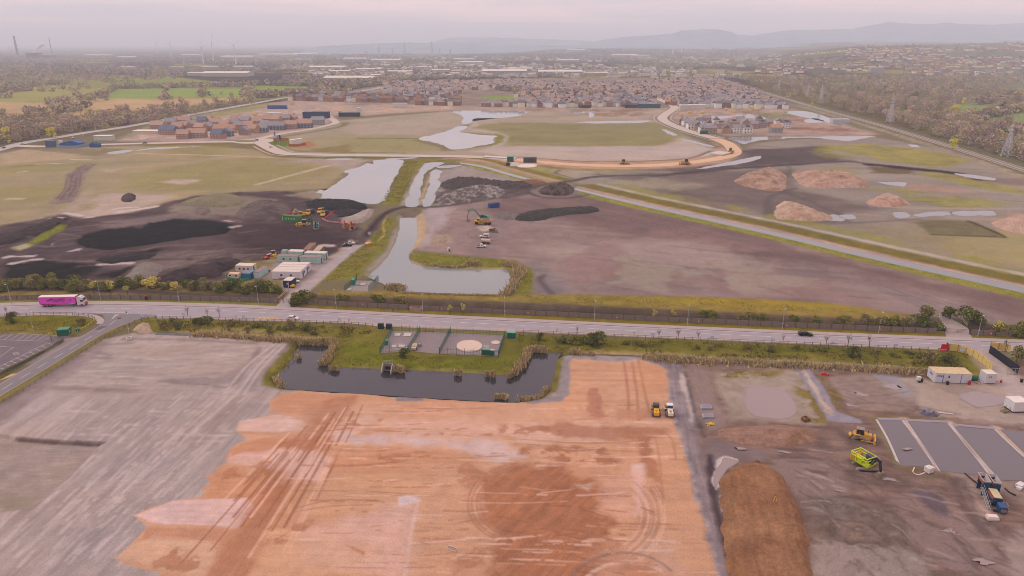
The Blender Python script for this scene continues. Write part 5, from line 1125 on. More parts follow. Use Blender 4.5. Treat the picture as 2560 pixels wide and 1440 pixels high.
b=thing('litter_bin','small pale bin on the verge left of the brick chamber','bin',(982.5,779.5),0);MB().cyl((0,0,0),(0,0,0.9),0.32,0.36).build('bin_body',mat((150,140,130),260,key='bin_grey'),b);MB().cyl((0,0,0.9),(0,0,1.0),0.38).build('lid',DARK,b)
cn=thing('warning_sign','orange triangular road sign standing in the junction mouth','road sign',(297,796),RDIR,z=0.06);MB().prism([(-0.75,0.15),(0.75,0.15),(0,1.4)],-0.04,0.04).build('sign_face',mat((226,150,90),255,key='orange_sign'),cn);MB().box((0,0.3,0.1),(1.2,0.6,0.12)).build('base',DARK,cn)
cn=thing('bollard','dark bollard on the traffic island in the main road','bollard',(316,783.5),0,z=0.06);MB().box((0,0,0.5),(0.35,0.2,1.0)).build('shaft',DARK,cn);MB().cyl((0,-0.12,0.8),(0,0.12,0.8),0.2).build('disc',WHT,cn)
rg=thing('manhole_ring','pale concrete ring standing on the grey fill','concrete ring',(323,850),0);MB()
mb=MB();n_=16
for k_ in range(n_):
    a0,a1=2*math.pi*k_/n_,2*math.pi*(k_+1)/n_
    p=lambda a,r,z:(r*math.cos(a),r*math.sin(a),z)
    mb.add([p(a0,.95,0),p(a1,.95,0),p(a1,.95,.9),p(a0,.95,.9),p(a0,.7,.9),p(a1,.7,.9),p(a1,.7,.1),p(a0,.7,.1)],[(0,1,2,3),(3,2,5,4),(4,5,6,7)])
mb.build('ring',mat((206,190,184),235,0.9,key='pale_ring'),rg)
SIGNX=[(190,788.8,'at the corner verge'),(357,795,'on the fence at the junction corner'),(442,797,'on the pavement, left of two small ones'),(460,790,'on the fence above the stone heap'),(610,796.5,'on the fence left of the bus lay-by'),(590,795,'smaller one left of the bus lay-by'),(849,804,'beyond the white hatchback'),(873,805,'small one right of the hatchback'),(1393,829,'small one right of the green kiosk'),(1584,838,'small one at the middle of the long fence'),(1631,841.5,'beside three saplings'),(1780,849,'right of three saplings'),(1931,855,'below the black car'),(2081,863,'right of the black car'),(2238,869,'left of the red hoarding'),(2395,760,'by the far gate')]
for x,y,w_ in SIGNX[:-1]:
    b=thing('sign_board','white notice board '+w_,'sign',(x,y+2),RDIR,'white notice boards along the fence');s_=0.6 if 'small' in w_ else 1.1
    MB().box((0,0,1.2),(1.2*s_,0.04,0.75*s_)).build('panel',mat((206,206,220),255,0.5,key='sign_white'),b)
    for q_ in (-.4,.4):MB().box((q_*s_,0.04,0.6),(0.06,0.06,1.2)).build('post',DARK,b)
for i,(x,y) in enumerate(((175,747),(52,750),(425,746),(600,757),(690,757),(908,766),(1104,778),(1320,788),(1542,799),(1746,809),(1966,819),(2198,829),(2475,840))):
    b=thing('warning_plate','small red and white round plate fixed on the board fence','plate',(x,y+3),RDIR,'round warning plates on the board fence')
    MB().cyl((0,-0.1,1.4),(0,-0.06,1.4),0.34,n=12).build('rim',RED,b);MB().cyl((0,-0.13,1.4),(0,-0.1,1.4),0.22,n=12).build('disc',WHT,b)
mb=MB();PKW=0.1
def pl(a,b):A,B=G(*a),G(*b);mb.beam((A.x,A.y,0.012),(B.x,B.y,0.012),0.14,0.01)
for k_ in range(8):pl((0+k_*17.3-8,850-0.2*k_),(22+k_*17.0-8,834.5+0.6*k_))
pl((-40,848),(112,853));pl((42,833),(150,840));pl((118,857),(0,916));pl((-30,865),(34,868));pl((34,868),(0,892))
for k_ in range(9):pl((118-k_*15.5,857+k_*7.6),(128-k_*14.6+2,861+k_*7.9))
for k_ in range(3):pl((14-14*k_,866+8*k_),(-6-14*k_,868+9*k_))
rg_=ell(40,884,7,3.2,14)
for a_,b_ in zip(rg_,rg_[1:]+rg_[:1]):pl(a_,b_)
pl((37,884),(43,884))
mb.build('parking_markings',WHITE,kind='structure')
post_fence('knee_rail','low timber knee rail along the hedge by the side road',[(0,948),(40,926),(100,893),(160,854)],2.0,0.7,OLDW,[(0.6,.12)],OLDW)
post_fence('knee_rail','low timber rail along the back edge of the car park',[(-20,836),(10,836),(38,828.5),(150,839),(190,842)],2.0,0.7,OLDW,[(0.6,.1)],OLDW)
post_fence('knee_rail','pale timber rail on the grass beside the side road',[(195,831),(215,820),(240,800),(228,795)],2.0,0.9,WOOD,[(0.8,.1)],WOOD)
def cabin(label,a,b,W,Hh,wall,roof,wins=2,name='site_cabin',cat='cabin',ribs=0,doors=1,z=0.15,base=None,windowm=None):
    A,B=G(*a),G(*b);L=(B-A).length
    r=thing(name,label,cat,A,math.atan2(B.y-A.y,B.x-A.x))
    MB().box((L/2,W/2,Hh/2+z),(L,W,Hh)).build('wall',wall,r)
    rb=MB().box((L/2,W/2,Hh+z+0.05),(L+0.06,W+0.06,0.1))
    for k_ in range(ribs):rb.box(((k_+0.5)/ribs*L,W/2,Hh+z+0.12),(0.08,W,0.05))
    rb.build('roof',roof,r)
    for k_ in range(wins):
        x=(k_+1)/(wins+1)*L
        MB().box((x,-0.02,Hh*0.6),(min(0.9,L*0.12),0.05,0.8)).build('window',windowm or GLASS,r)
    for k_ in range(doors):MB().box((L+0.02,W*(k_+0.7)/(doors+0.6),Hh*0.42+z),(0.05,0.85,Hh*0.8)).build('door',DARK,r)
    if z>0.05:MB().box((L/2,W/2,z/2),(L-0.3,W-0.3,z)).build('skid',DARK,r)
    if base:MB().box((L*0.62,-0.3,0.45),(L*0.72,0.5,0.9)).build('timber_skirt',base,r)
    return r
PRF=mat((222,200,186),300,0.7,0.06,key='pale_roof');DRF=mat((150,130,126),320,0.8,0.12,key='dirty_roof');SKIRT=mat((160,136,122),290,0.9,0.12,key='timber_skirt')
big=cabin('large white four-module office cabin with ribbed roof',(681,699),(752,700),14.0,3.4,mat((226,214,220),290,0.6,0.04,key='white_wall'),PRF,2,ribs=0,doors=2,base=SKIRT)
for k_ in range(1,4):MB().box((6.2,14.0*k_/4,3.72),(12.4,0.3,0.14)).build('roof_seam',WHT,big)
for y_ in (3,5,9,11):MB().box((12.45,y_,2.2),(0.05,0.8,0.9)).build('window',GLASS,big)
CONT='pale mint containers behind the office'
cabin('front left mint container with a dark roof',(693,656),(744,658),3.6,2.9,MINT,DRF,2,'shipping_container','container',doors=1);cabin('back left mint container with a pale roof',(721,644),(757,645),3.6,2.8,MINT,PRF,0,'shipping_container','container')
cabin('front right mint container with a dark roof',(751,659),(801,660.5),3.6,2.9,MINT,DRF,0,'shipping_container','container');cabin('back right mint container with a pale roof',(762,648),(813,650),3.6,2.9,MINT,PRF,0,'shipping_container','container')
cabin('short pale container end-on beside the office',(635,697),(649,697.5),9.0,2.7,mat((188,206,204),300,0.7,0.06,key='pale_blue_wall'),DRF,0,'shipping_container','container',doors=0)
cabin('tiny mint box behind the container row',(704,641),(717,641.5),2.5,2.6,MINT,mat((150,160,150),320,key='grey_green_roof'),0,'store_box','container',doors=0)
cabin('rusty topped grey container end-on behind the row',(759,640),(775,640),12,3.0,mat((170,150,142),330,0.8,0.12,key='grey_container'),RUST,0,'shipping_container','container',doors=0)
cabin('olive container end-on at the back of the compound',(784,640),(800,640),9,2.4,mat((136,124,88),330,0.8,0.1,key='olive'),mat((186,160,140),330,key='tan_roof'),0,'shipping_container','container',doors=0)
cabin('cream welfare cabin behind the caravan',(590,681),(631,683),4.0,3.0,mat((214,200,190),300,0.7,key='cream_wall'),PRF,3)
cv=thing('caravan','small white caravan inside a green mesh fence','caravan',(588,697),hd((572,696),(604,698)))
MB().prism([(-2.6,0.5),(2.2,0.5),(2.7,1.2),(2.3,2.5),(-2.3,2.6),(-2.7,1.6)],-1.1,1.1).build('body',mat((220,196,184),300,0.6,key='caravan_white'),cv);MB().box((0,0,2.62),(4.6,2.1,0.08)).build('roof',mat((226,190,150),300,key='tan_roof'),cv)
for x in (-1.6,1.2):MB().box((x,-1.12,1.75),(0.9,0.05,0.6)).build('window',GLASS,cv)
for s in (-1,1):wheel(cv,0,s*1.0,0.33,0.2)
sh=cabin('blue timber shed beside the caravan',(604,699),(626,700),5.0,2.6,mat((40,106,150),300,0.7,0.15,key='blue_boards'),mat((120,130,142),300,key='grey_roof'),0,'shed','shed',doors=0)
post_fence('mesh_fence','low green mesh fence curving round the caravan',[(565,688),(566,696),(585,702),(608,703),(628,699)],2.5,1.2,GREEN,[(0.6,1.1)],mat((64,150,120),300,0.8,key='green_mesh'),pw=0.08)
bl=cabin('small navy cabin with pale roof and window at the track side',(709,719),(729,720),4.5,2.9,mat((40,52,90),290,0.6,key='navy_wall'),PRF,1,'site_cabin','cabin',doors=0,windowm=mat((200,200,210),290,0.3,key='pale_glass'))
MB().box((2.2,-0.03,1.4),(0.25,0.06,2.6)).build('stripe',WHT,bl)
bo=thing('bowser','small yellow drum beside the navy cabin','drum',(732,719),0);MB().cyl((-0.8,0,0.8),(0.8,0,0.8),0.7).build('tank',YEL,bo);MB().box((0,0,0.2),(1.6,0.9,0.3)).build('skid',DARK,bo)
gc=cabin('long green container with white emblems beside the black pit',(705,554),(750,557),2.8,3.4,mat((72,134,84),420,0.6,0.06,key='green_container'),mat((84,120,84),420,key='green_roof'),0,'shipping_container','container',doors=0,z=0.1)
for k_ in range(4):MB().frus((2.8+k_*1.7,-0.06),(0.9,0.04),(0.5,0.04),1.6,2.4).build('emblem',mat((186,214,176),420,key='emblem_white'),gc)
MB().box((0.5,-0.05,1.9),(0.4,0.04,2.2)).build('emblem',mat((186,214,150),420,key='emblem_white'),gc)
bc=cabin('bright blue skip container on the bare plain',(1225,521),(1249,518),2.6,2.4,mat((22,84,140),430,0.6,0.06,key='bright_blue'),mat((20,70,122),430,key='bright_blue'),0,'skip_container','container',ribs=6,doors=0)
CW=mat((216,206,208),215,0.6,0.04,key='white_wall');PLANK=mat((214,186,150),215,0.8,0.12,0.9,key='plank_roof')
c1=cabin('long white site cabin with a plank-striped roof',(2335,957),(2426,960),4.6,2.9,CW,PLANK,0,ribs=9,doors=0)
for x in (2.3,7.4):MB().box((x,-0.03,1.6),(0.14,0.05,2.8)).build('trim_strip',mat((70,100,180),215,key='blue_trim'),c1)
MB().box((3.9,-0.03,2.1),(0.36,0.05,0.75)).build('window',GLASS,c1);letters('Adler',0.75,(1.4,-0.02,2.3),c1,mat((40,80,160),215,key='blue_print'))
letters('Adler',0.9,(-0.02,2.4,2.0),c1,mat((40,80,160),215,key='blue_print'),rz=-math.pi/2)
c2=cabin('small white cabin at the right of the long cabin',(2462,959),(2488,959),3.0,2.9,CW,mat((224,206,190),215,0.7,key='pale_roof'),0,doors=0)
for q_ in (1.0,1.5):MB().box((q_,-0.03,2.1),(0.22,0.05,0.5)).build('window',TEAL,c2)
c3=cabin('white box cabin raised on dark skids with steps',(2531,1033),(2568,1032),3.6,2.7,mat((226,214,216),200,0.6,0.04,key='white_wall'),mat((232,216,208),200,0.6,key='pale_roof'),0,doors=0,z=0.45)
st=thing('access_steps','dark metal steps and handrail at the raised cabin','steps',(2514,1030),hd((2505,1026),(2530,1022)))
for k_ in range(4):MB().box((-1.0+0.45*k_,0,0.12+0.16*k_),(0.42,1.2,0.06)).build('tread',mat((140,124,90),200,key='tread'),st)
mb2=MB()
for s in (-.6,.6):mb2.beam((-1.1,s,1.0),(0.7,s,1.6),.05).beam((-1.1,s,0),(-1.1,s,1.0),.05).beam((0.7,s,0),(0.7,s,1.6),.05).beam((-1.1,s,0.05),(0.7,s,0.65),.1)
mb2.build('handrail',BLACK,st)
tk=thing('fuel_tank','rounded green tank between the two white cabins','tank',(2434,951),RDIR);MB().cyl((-0.9,0,0.9),(0.9,0,0.9),0.75,n=14).build('tank_shell',GREEN,tk);MB().box((0,0,0.15),(1.6,1.0,0.3)).build('cradle',DARK,tk)
dr=thing('red_drum','red plastic barrel at the end of the long cabin','barrel',(2423,962),0);MB().cyl((0,0,0),(0,0,1.2),0.36,0.34,12).build('drum_body',RED,dr);MB().cyl((0,0,1.2),(0,0,1.35),0.2).build('cap',DARK,dr)
lt=thing('lighting_tower','white and black mobile lighting unit on its wheels','generator',(2298,955),RDIR);MB().box((-0.3,0,1.2),(1.0,1.0,1.1)).build('hood',WHT,lt);MB().box((0.45,-0.1,0.75),(0.7,0.9,0.9)).build('engine_box',BLACK,lt)
for s in (-1,1):wheel(lt,-0.2,s*0.55,0.3,0.18)
pp=thing('marker_pole','tall white pole with a red weighted foot','pole',(2502,957),0.12);MB().cyl((0,0,0.9),(0,0,4.6),0.07).build('pole',WHT,pp);MB().box((0,0,0.45),(0.35,0.35,0.9)).build('foot',RED,pp);MB().cyl((0,0,4.6),(0,0,4.75),0.13).build('cap',WHT,pp)
bb=thing('wheelie_bin','dark wheelie bin standing in front of the long cabin','bin',(2368,962),0);MB().frus((0,0),(0.5,0.5),(0.6,0.65),0.1,1.0).build('bin_body',BLACK,bb);MB().box((0,0,1.05),(0.65,0.7,0.08)).build('lid',DARK,bb)
bb=thing('wheelie_bin','black bin at the right edge by the entrance lane','bin',(2553,956),0);MB().frus((0,0),(0.5,0.5),(0.6,0.65),0.1,1.0).build('bin_body',BLACK,bb);MB().box((0,0,1.05),(0.65,0.7,0.08)).build('lid',DARK,bb)
for i,(x,y,rz) in enumerate(((2440,956,.3),(2444,958,1.1),(2449,953,.7))):
    b=thing('pallet',('flat pale timber pallet lying in the clutter by the green tank','tan pallet leaning in the clutter nearest the barrel','small tan pallet behind the clutter by the small cabin')[i],'pallet',(x,y),rz)
    mb2=MB()
    for q_ in range(5):mb2.box((0,-0.5+q_*0.25,0.16),(1.2,0.16,0.03))
    mb2.build('deck',mat((214,186,140),215,key='pallet_timber'),b);MB().box((0,0,0.07),(1.2,0.1,0.12)).box((-0.5,0,0.07),(0.1,1.0,0.12)).box((0.5,0,0.07),(0.1,1.0,0.12)).build('bearers',OLDW,b)
b=thing('tarpaulin_bundle','pale lilac tarpaulin bundle by the small white cabin','bundle',(2456,954),.4);MB().frus((0,0),(1.8,1.4),(1.0,0.6),0,0.7,(0.1,0.2)).build('sheet_wrap',mat((190,184,210),215,key='lilac_sheet'),b);MB().box((0,0,0.45),(1.5,0.05,0.05)).build('strap',DARK,b)
pi=thing('white_pipe','long white pipe lying on the yard','pipe',(2357,1034),hd((2336,1030),(2378,1034)));MB().cyl((-2.4,0,0.16),(2.4,0,0.16),0.16).build('pipe',WHT,pi);MB().cyl((-2.5,0,0.16),(-2.3,0,0.16),0.19).build('collar',CREAM,pi)
# ================================================================ machines
def tracks_pair(r,L,W,gauge,hgt,m):
    for s in (-1,1):
        h=L/2;q=hgt/2
        prof=[(-h+q,0),(h-q,0),(h,q*0.6),(h,q*1.2),(h-q,hgt),(-h+q,hgt),(-h,q*1.2),(-h,q*0.6)]
        t=MB().prism(prof,s*gauge/2-W/2,s*gauge/2+W/2).build('track',m,r)
        MB().prism([(-h+q*1.3,hgt*.25),(h-q*1.3,hgt*.25),(h-q*1.3,hgt*.7),(-h+q*1.3,hgt*.7)],s*(gauge/2+W/2),s*(gauge/2+W/2+0.03)).build('track_frame',DARK,t)
def excavator(label,at,uh,body,armm,sc=1.0,th=0.0,elbow=(4.6,4.6),tip=(5.6,1.6),cage=None,cabm=None,bucketm=None,extra=None):
    r=thing('excavator',label,'excavator',at,uh)
    S=lambda*a:tuple(q*sc for q in a)
    u=bpy.data.objects.new('undercarriage',None)
    tr_=[]
    for s in (-1,1):
        h=2.3*sc;q=0.45*sc;prof=[(-h+q,0),(h-q,0),(h,q*.6),(h,q*1.3),(h-q,2*q),(-h+q,2*q),(-h,q*1.3),(-h,q*.6)]
        o=MB().prism(prof,s*1.2*sc-.32*sc,s*1.2*sc+.32*sc).build('track',MUDM,r);o.rotation_euler=(0,0,th)
        w_=MB().prism([(-h+q*1.4,q*.5),(h-q*1.4,q*.5),(h-q*1.4,q*1.3),(-h+q*1.4,q*1.3)],s*1.53*sc,s*1.56*sc).build('track_frame',DARK,o)
    MB().cyl(S(0,0,.8),S(0,0,1.15),.9*sc).build('turntable',DARK,r)
    MB().slab([S(-2.6,-1.2)[:2],S(1.3,-1.3)[:2],S(1.3,1.3)[:2],S(-2.6,1.2)[:2]],1.15*sc,1.55*sc).box(S(-1.2,-0.55,1.95),S(1.8,1.3,.8)).build('upper_body',body,r)
    MB().prism([S(-2.75,1.2)[:2],S(-2.0,1.2)[:2],S(-2.0,2.3)[:2],S(-2.6,2.25)[:2]],-1.3*sc,1.3*sc).build('counterweight',extra or body,r)
    cab_=MB().prism([S(-.6,1.55)[:2],S(1.2,1.55)[:2],S(1.25,2.1)[:2],S(.75,3.05)[:2],S(-.6,3.05)[:2]],.35*sc,1.3*sc).build('cab',cabm or body,r)
    MB().box(S(.3,1.32,2.4),S(1.2,.03,.8)).build('side_window',GLASS,cab_);MB().beam(S(1.24,.82,2.15),S(.82,.82,3.0),.8*sc,.03*sc).build('front_window',GLASS,cab_)
    ex,ez=elbow;tx,tz=tip
    bm_=MB();base=(0.9,1.7);mid=(base[0]+(ex-base[0])*.5,max(base[1],ez)+.25)
    bm_.beam(S(base[0],0,base[1]),S(mid[0],0,mid[1]),.42*sc,.6*sc).beam(S(mid[0],0,mid[1]),S(ex,0,ez),.4*sc,.5*sc);bm_.build('boom',armm,r)
    MB().beam(S(ex-.3,0,ez+.3),S(tx,0,tz),.32*sc,.38*sc).build('dipper_arm',armm,r)
    MB().cyl(S(1.2,.3,1.6),S(mid[0]-.2,.3,mid[1]-.4),.09*sc,n=6).cyl(S(1.2,-.3,1.6),S(mid[0]-.2,-.3,mid[1]-.4),.09*sc,n=6).cyl(S(mid[0],0,mid[1]+.5),S(ex-.2,0,ez+.5),.1*sc,n=6).build('hydraulic_ram',STEEL,r)
    bk=MB();bk.prism([S(tx-.2,tz)[:2],S(tx+.35,tz-.1)[:2],S(tx+.3,tz-1.1)[:2],S(tx-.5,tz-1.3)[:2],S(tx-1.0,tz-.8)[:2]],-.75*sc,.75*sc);bk.build('bucket',bucketm or MUDM,r)
    if cage:
        mb=MB()
        for s in (-1.35,1.35):
            for z in (2.45,3.1):mb.beam(S(-2.7,s,z),S(1.0,s,z),.14*sc)
            for x in (-2.7,-1.5,-.2,1.0):mb.beam(S(x,s,1.6),S(x,s,3.1),.14*sc)
        for x in (-2.7,1.0):
            for z in (2.45,3.1):mb.beam(S(x,-1.35,z),S(x,1.35,z),.14*sc)
        mb.beam(S(1.0,-1.3,1.6),S(1.0,1.3,1.6),.3*sc).box(S(1.05,.8,1.5),S(.5,1.0,.7)).build('safety_cage',cage,r)
    return r
excavator('black and lime excavator with a yellow-green safety cage, bucket on the mud',(2163,1172),hd((2163,1172),(2200,1194)),mat((196,206,44),190,0.6,key='lime_paint'),mat((54,50,56),190,0.5,key='dark_arm'),1.15,th=hd((2140,1185),(2190,1188))-hd((2163,1172),(2200,1194)),elbow=(3.1,3.3),tip=(3.4,1.3),cage=HIVIS,cabm=mat((80,76,90),190,0.4,key='grey_cab'),extra=mat((230,140,60),190,key='orange_panel'))
excavator('long-reach teal excavator arching its boom over bare earth',(1207,552),hd((1207,552),(1168,553)),TEAL,mat((90,150,140),400,0.6,key='teal_arm'),1.25,elbow=(6.6,5.0),tip=(7.0,1.3),cabm=TEAL,extra=mat((64,190,170),400,key='bright_teal'))
excavator('orange excavator with its bucket reaching into the black ground',(881,572),hd((881,570),(860,600)),ORG,ORG,1.1,elbow=(4.2,4.2),tip=(5.2,1.2))
excavator('orange excavator standing on the left of its twin',(863,570),hd((863,566),(856,580)),ORG,ORG,1.0,elbow=(2.6,4.4),tip=(3.6,1.4))
excavator('teal-caged excavator facing the black pit',(791,572),hd((791,566),(786,590)),TEAL,DARK,1.0,elbow=(3.0,4.2),tip=(4.0,1.4),cage=mat((120,190,180),400,key='pale_teal'))
excavator('dark green excavator between yellow dozer and teal one',(774,558),hd((774,558),(790,560)),mat((62,96,80),400,key='dark_green_paint'),mat((96,116,100),400,key='green_arm'),1.0,elbow=(2.6,4.0),tip=(3.6,1.4))
excavator('small yellow excavator working at the left end of the green container',(752,543),hd((752,543),(740,545)),YEL2,YEL2,1.1,elbow=(3.4,4.4),tip=(4.6,1.4))
excavator('mini excavator, dark with a red roof, parked on the bare plain',(1232,580),hd((1232,580),(1245,582)),mat((96,80,80),380,key='dark_brown'),mat((110,90,88),380,key='brown_arm'),0.72,elbow=(2.8,2.6),tip=(3.8,1.2),cabm=mat((196,110,90),380,key='red_roof'))
def dump_truck(label,at,head,m,bedm,load=None):
    r=thing('dump_truck',label,'dump truck',at,head)
    MB().prism([(1.6,.9),(4.6,.9),(5.0,1.3),(4.7,2.0),(3.2,2.3),(1.6,2.3)],-1.2,1.2).build('bonnet',m,r)
    c_=MB().prism([(1.5,2.2),(3.3,2.2),(3.0,3.5),(1.6,3.5)],-1.0,1.0).build('cab',m,r)
    for s in (-1,1):MB().box((2.35,s*1.01,2.8),(1.2,.03,.8)).build('side_window',GLASS,c_)
    MB().beam((3.24,0,2.4),(3.02,0,3.35),1.7,.04).build('windscreen',GLASS,c_)
    MB().prism([(-4.9,2.6),(-4.3,1.5),(-3.5,1.25),(1.0,1.25),(1.3,2.9),(0.9,3.0),(-1.8,2.75)],-1.45,1.45).build('tipper_body',bedm,r)
    if load:MB().frus((-1.7,0),(4.6,2.5),(2.6,1.2),2.72,3.3).build('load',load,r)
    MB().box((-1.4,0,1.0),(6.4,1.0,.4)).build('chassis',DARK,r)
    for s in (-1,1):
        for x in (3.3,-1.9,-3.7):wheel(r,x,s*1.15,.85,.6)
    return r
BROWNL=mat((150,106,84),380,0.9,0.15,key='soil_load')
dump_truck('yellow articulated dump truck in front of the long-reach excavator',(1207,561),hd((1220,561),(1195,560)),YEL2,mat((190,136,86),380,0.8,0.12,key='worn_yellow'),BROWNL)
dump_truck('front yellow dump truck beside the red barrier, facing the camera',(811,540),hd((816,534),(806,544)),YEL2,DARK)
dump_truck('yellow dump truck behind its twin, facing the camera',(803,533),hd((810,526),(798,538)),YEL2,mat((96,84,80),420,key='dark_bed'))
dump_truck('yellow dump truck with a dark bed left of the parked pair',(775,537),hd((784,530),(768,542)),YEL2,mat((72,62,66),420,key='dark_bed'))
def dozer(label,at,head,m,sc=1.0,ripper=True):
    r=thing('bulldozer',label,'bulldozer',at,head)
    S=lambda*a:tuple(q*sc for q in a)
    for s in (-1,1):
        t=MB().prism([S(-1.9,0)[:2],S(1.5,0)[:2],S(2.0,.4)[:2],S(1.6,.75)[:2],S(-.7,1.25)[:2],S(-1.9,.8)[:2],S(-2.3,.4)[:2]],s*.95*sc-.28*sc,s*.95*sc+.28*sc).build('track',MUDM,r)
        MB().prism([S(-1.6,.3)[:2],S(1.4,.3)[:2],S(1.4,.55)[:2],S(-.7,.9)[:2]],s*1.24*sc,s*1.27*sc).build('track_frame',DARK,t)
    MB().prism([S(-1.9,.8)[:2],S(2.0,.8)[:2],S(2.0,1.75)[:2],S(.4,1.85)[:2],S(.3,1.5)[:2],S(-1.9,1.5)[:2]],-.65*sc,.65*sc).build('engine_body',m,r)
    c_=MB().prism([S(-1.3,1.5)[:2],S(.3,1.5)[:2],S(.2,2.8)[:2],S(-1.2,2.8)[:2]],-.65*sc,.65*sc).build('cab',GLASS,r)
    MB().box(S(-.5,0,2.87),S(1.7,1.5,.12)).build('cab_roof',mat((150,134,126),200,key='dusty_roof'),r)
    for s in (-1,1):MB().box(S(-1.0,s*.95,1.55),S(1.5,.5,.12)).build('mudguard',m,r);MB().beam(S(-.2,s*1.32,.5),S(2.6,s*1.32,.45),.16*sc).build('push_arm',m,r)
    MB().prism([S(2.5,0)[:2],S(2.95,.15)[:2],S(2.7,.65)[:2],S(2.9,1.25)[:2],S(2.65,1.25)[:2],S(2.5,.65)[:2]],-1.75*sc,1.75*sc).build('blade',m,r)
    MB().cyl(S(1.2,.25,1.8),S(1.2,.25,2.5),.08*sc).build('exhaust',DARK,r)
    if ripper:MB().box(S(-2.5,0,.9),S(.5,1.6,.35)).box(S(-2.8,0,.5),S(.2,.25,1.0)).build('ripper',m,r)
    return r
dozer('orange-yellow bulldozer beside the slurry lagoons, blade to the right',(2153,1099),hd((2125,1094),(2188,1106)),mat((224,158,74),195,0.7,0.1,key='dusty_yellow'),1.08)
dozer('yellow bulldozer standing in black spoil at the pit edge',(758,566),hd((770,566),(745,567)),YEL2,1.3)
dozer('yellow bulldozer with a dark cab beside the orange digger compound',(685,645),hd((685,640),(692,650)),YEL2,1.2)
dozer('small yellow dozer on the sandy haul road, left one',(1560,411),0.1,YEL2,1.5);dozer('small yellow dozer on the sandy haul road near the bend',(1713,412),2.8,YEL2,1.7);dozer('yellow dozer at the bend of the sandy haul road',(1826,383),1.2,YEL2,1.7)
tel=thing('telehandler','orange telehandler with a white roof left of the yellow bulldozer','telehandler',(672,648),hd((680,646),(662,650)))
MB().prism([(-2.2,.6),(2.0,.6),(2.2,1.2),(1.0,1.5),(-2.2,1.7)],-.9,.9).build('body',mat((220,96,66),330,key='red_orange'),tel);MB().box((.1,.45,1.9),(1.4,.9,1.2)).build('cab',GLASS,tel);MB().box((.1,.45,2.55),(1.6,1.1,.1)).build('cab_roof',WHT,tel);MB().beam((-1.8,-.4,1.9),(3.4,-.4,1.2),.35).build('lifting_arm',mat((210,100,60),330,key='orange_arm'),tel)
for s in (-1,1):
    for x in (-1.4,1.4):wheel(tel,x,s*.95,.65,.4)
def roller(label,at,head,m,hood,capm,letm):
    r=thing('soil_compactor',label,'roller',at,head)
    MB().cyl((2.0,-1.05,.75),(2.0,1.05,.75),.75,n=18).build('drum',MUDM,r)
    f=MB()
    for s in (-1,1):f.box((1.9,s*1.15,.8),(2.0,.14,.45))
    f.box((2.85,0,.8),(.2,2.44,.4)).box((.95,0,.8),(.3,2.2,.5));f.build('drum_frame',m,r)
    c_=MB().prism([(-.6,1.1),(.75,1.1),(.6,2.7),(-.5,2.7)],-.75,.75).build('cab',GLASS,r);MB().frus((0.05,0),(1.5,1.75),(1.3,1.5),2.7,2.9).build('cab_roof',capm,r)
    MB().prism([(-2.9,.8),(-.65,.8),(-.65,1.95),(-1.2,1.95),(-2.8,1.6)],-.68,.68).build('engine_hood',hood,r)
    MB().box((-1.9,0,1.84),(.25,.7,.03),ry=-0.2).box((-2.3,0,1.75),(.25,.4,.03),ry=-0.2).build('vent',letm,r)
    for s in (-1,1):
        wheel(r,-1.5,s*.95,.78,.5,m=mat((128,110,106),210,0.9,key='dusty_tyre'));MB().box((-.2,s*.95,1.2),(.9,.4,.08)).build('step',DARK,r)
    return r
roller('yellow soil compactor with a dark cab on the orange sand',(1639,1033),hd((1640,1040),(1635,1008)),mat((232,180,120),205,key='pale_orange'),mat((232,160,50),205,0.5,key='hood_yellow'),mat((86,78,84),205,0.6,key='dark_roof'),mat((190,120,50),205,key='dark_yellow'))
roller('white soil compactor at the right edge of the orange sand',(1673,1034),hd((1676,1040),(1668,1010)),mat((226,206,178),205,key='cream_paint'),mat((232,214,190),205,0.5,key='hood_white'),mat((214,220,236),205,0.5,key='white_roof'),BLACK)
sp=thing('screening_plant','blue and white mobile screening plant with two open hoppers','screening plant',(2484,1262),hd((2490,1262),(2452,1200)))
def hopper(x,y):
    mb=MB();t=[(x+1.9,y-.75),(x-1.6,y-.75),(x-1.6,y+.75),(x+1.9,y+.75)];b=[(x+1.4,y-.35),(x-1.1,y-.35),(x-1.1,y+.35),(x+1.4,y+.35)]
    for i in range(4):
        j=(i+1)%4
        mb.add([(*t[i],3.7),(*t[j],3.7),(*b[j],2.3),(*b[i],2.3)],[(0,1,2,3)])
    mb.add([(*p,2.6) for p in b],[(0,1,2,3)])
    for i in range(4):mb.beam((*t[i],3.72),(*t[(i+1)%4],3.72),.12)
    return mb
for y in (.95,-1.05):
    h_=hopper(4.6,y).build('hopper',mat((196,180,178),185,0.7,key='hopper_grey'),sp)
    MB().box((2.95,y,2.2),(.15,1.4,2.4)).build('hopper_end',NAVY,h_);MB().box((6.2,y,2.4),(.12,1.3,1.6)).build('hopper_end',NAVY,h_)
    MB().box((4.6,y+(.8 if y>0 else .78),3.2),(2.8,.04,.5)).build('side_panel',mat((200,92,76),185,key='red_panel'),h_)
    for q_ in (3.2,6.0):MB().box((q_,y,1.2),(.16,1.2,2.4)).build('leg',NAVY,sp)
dk=MB().box((.9,-.2,2.35),(3.6,1.6,.14)).build('screen_deck',mat((206,182,144),185,0.8,0.1,key='tan_deck'),sp)
MB().box((.9,-.2,1.6),(3.8,1.8,1.3)).build('screen_box',NAVY,sp);MB().box((.9,.72,1.9),(3.0,.05,.5)).build('side_panel',mat((200,92,76),185,key='red_panel'),dk)
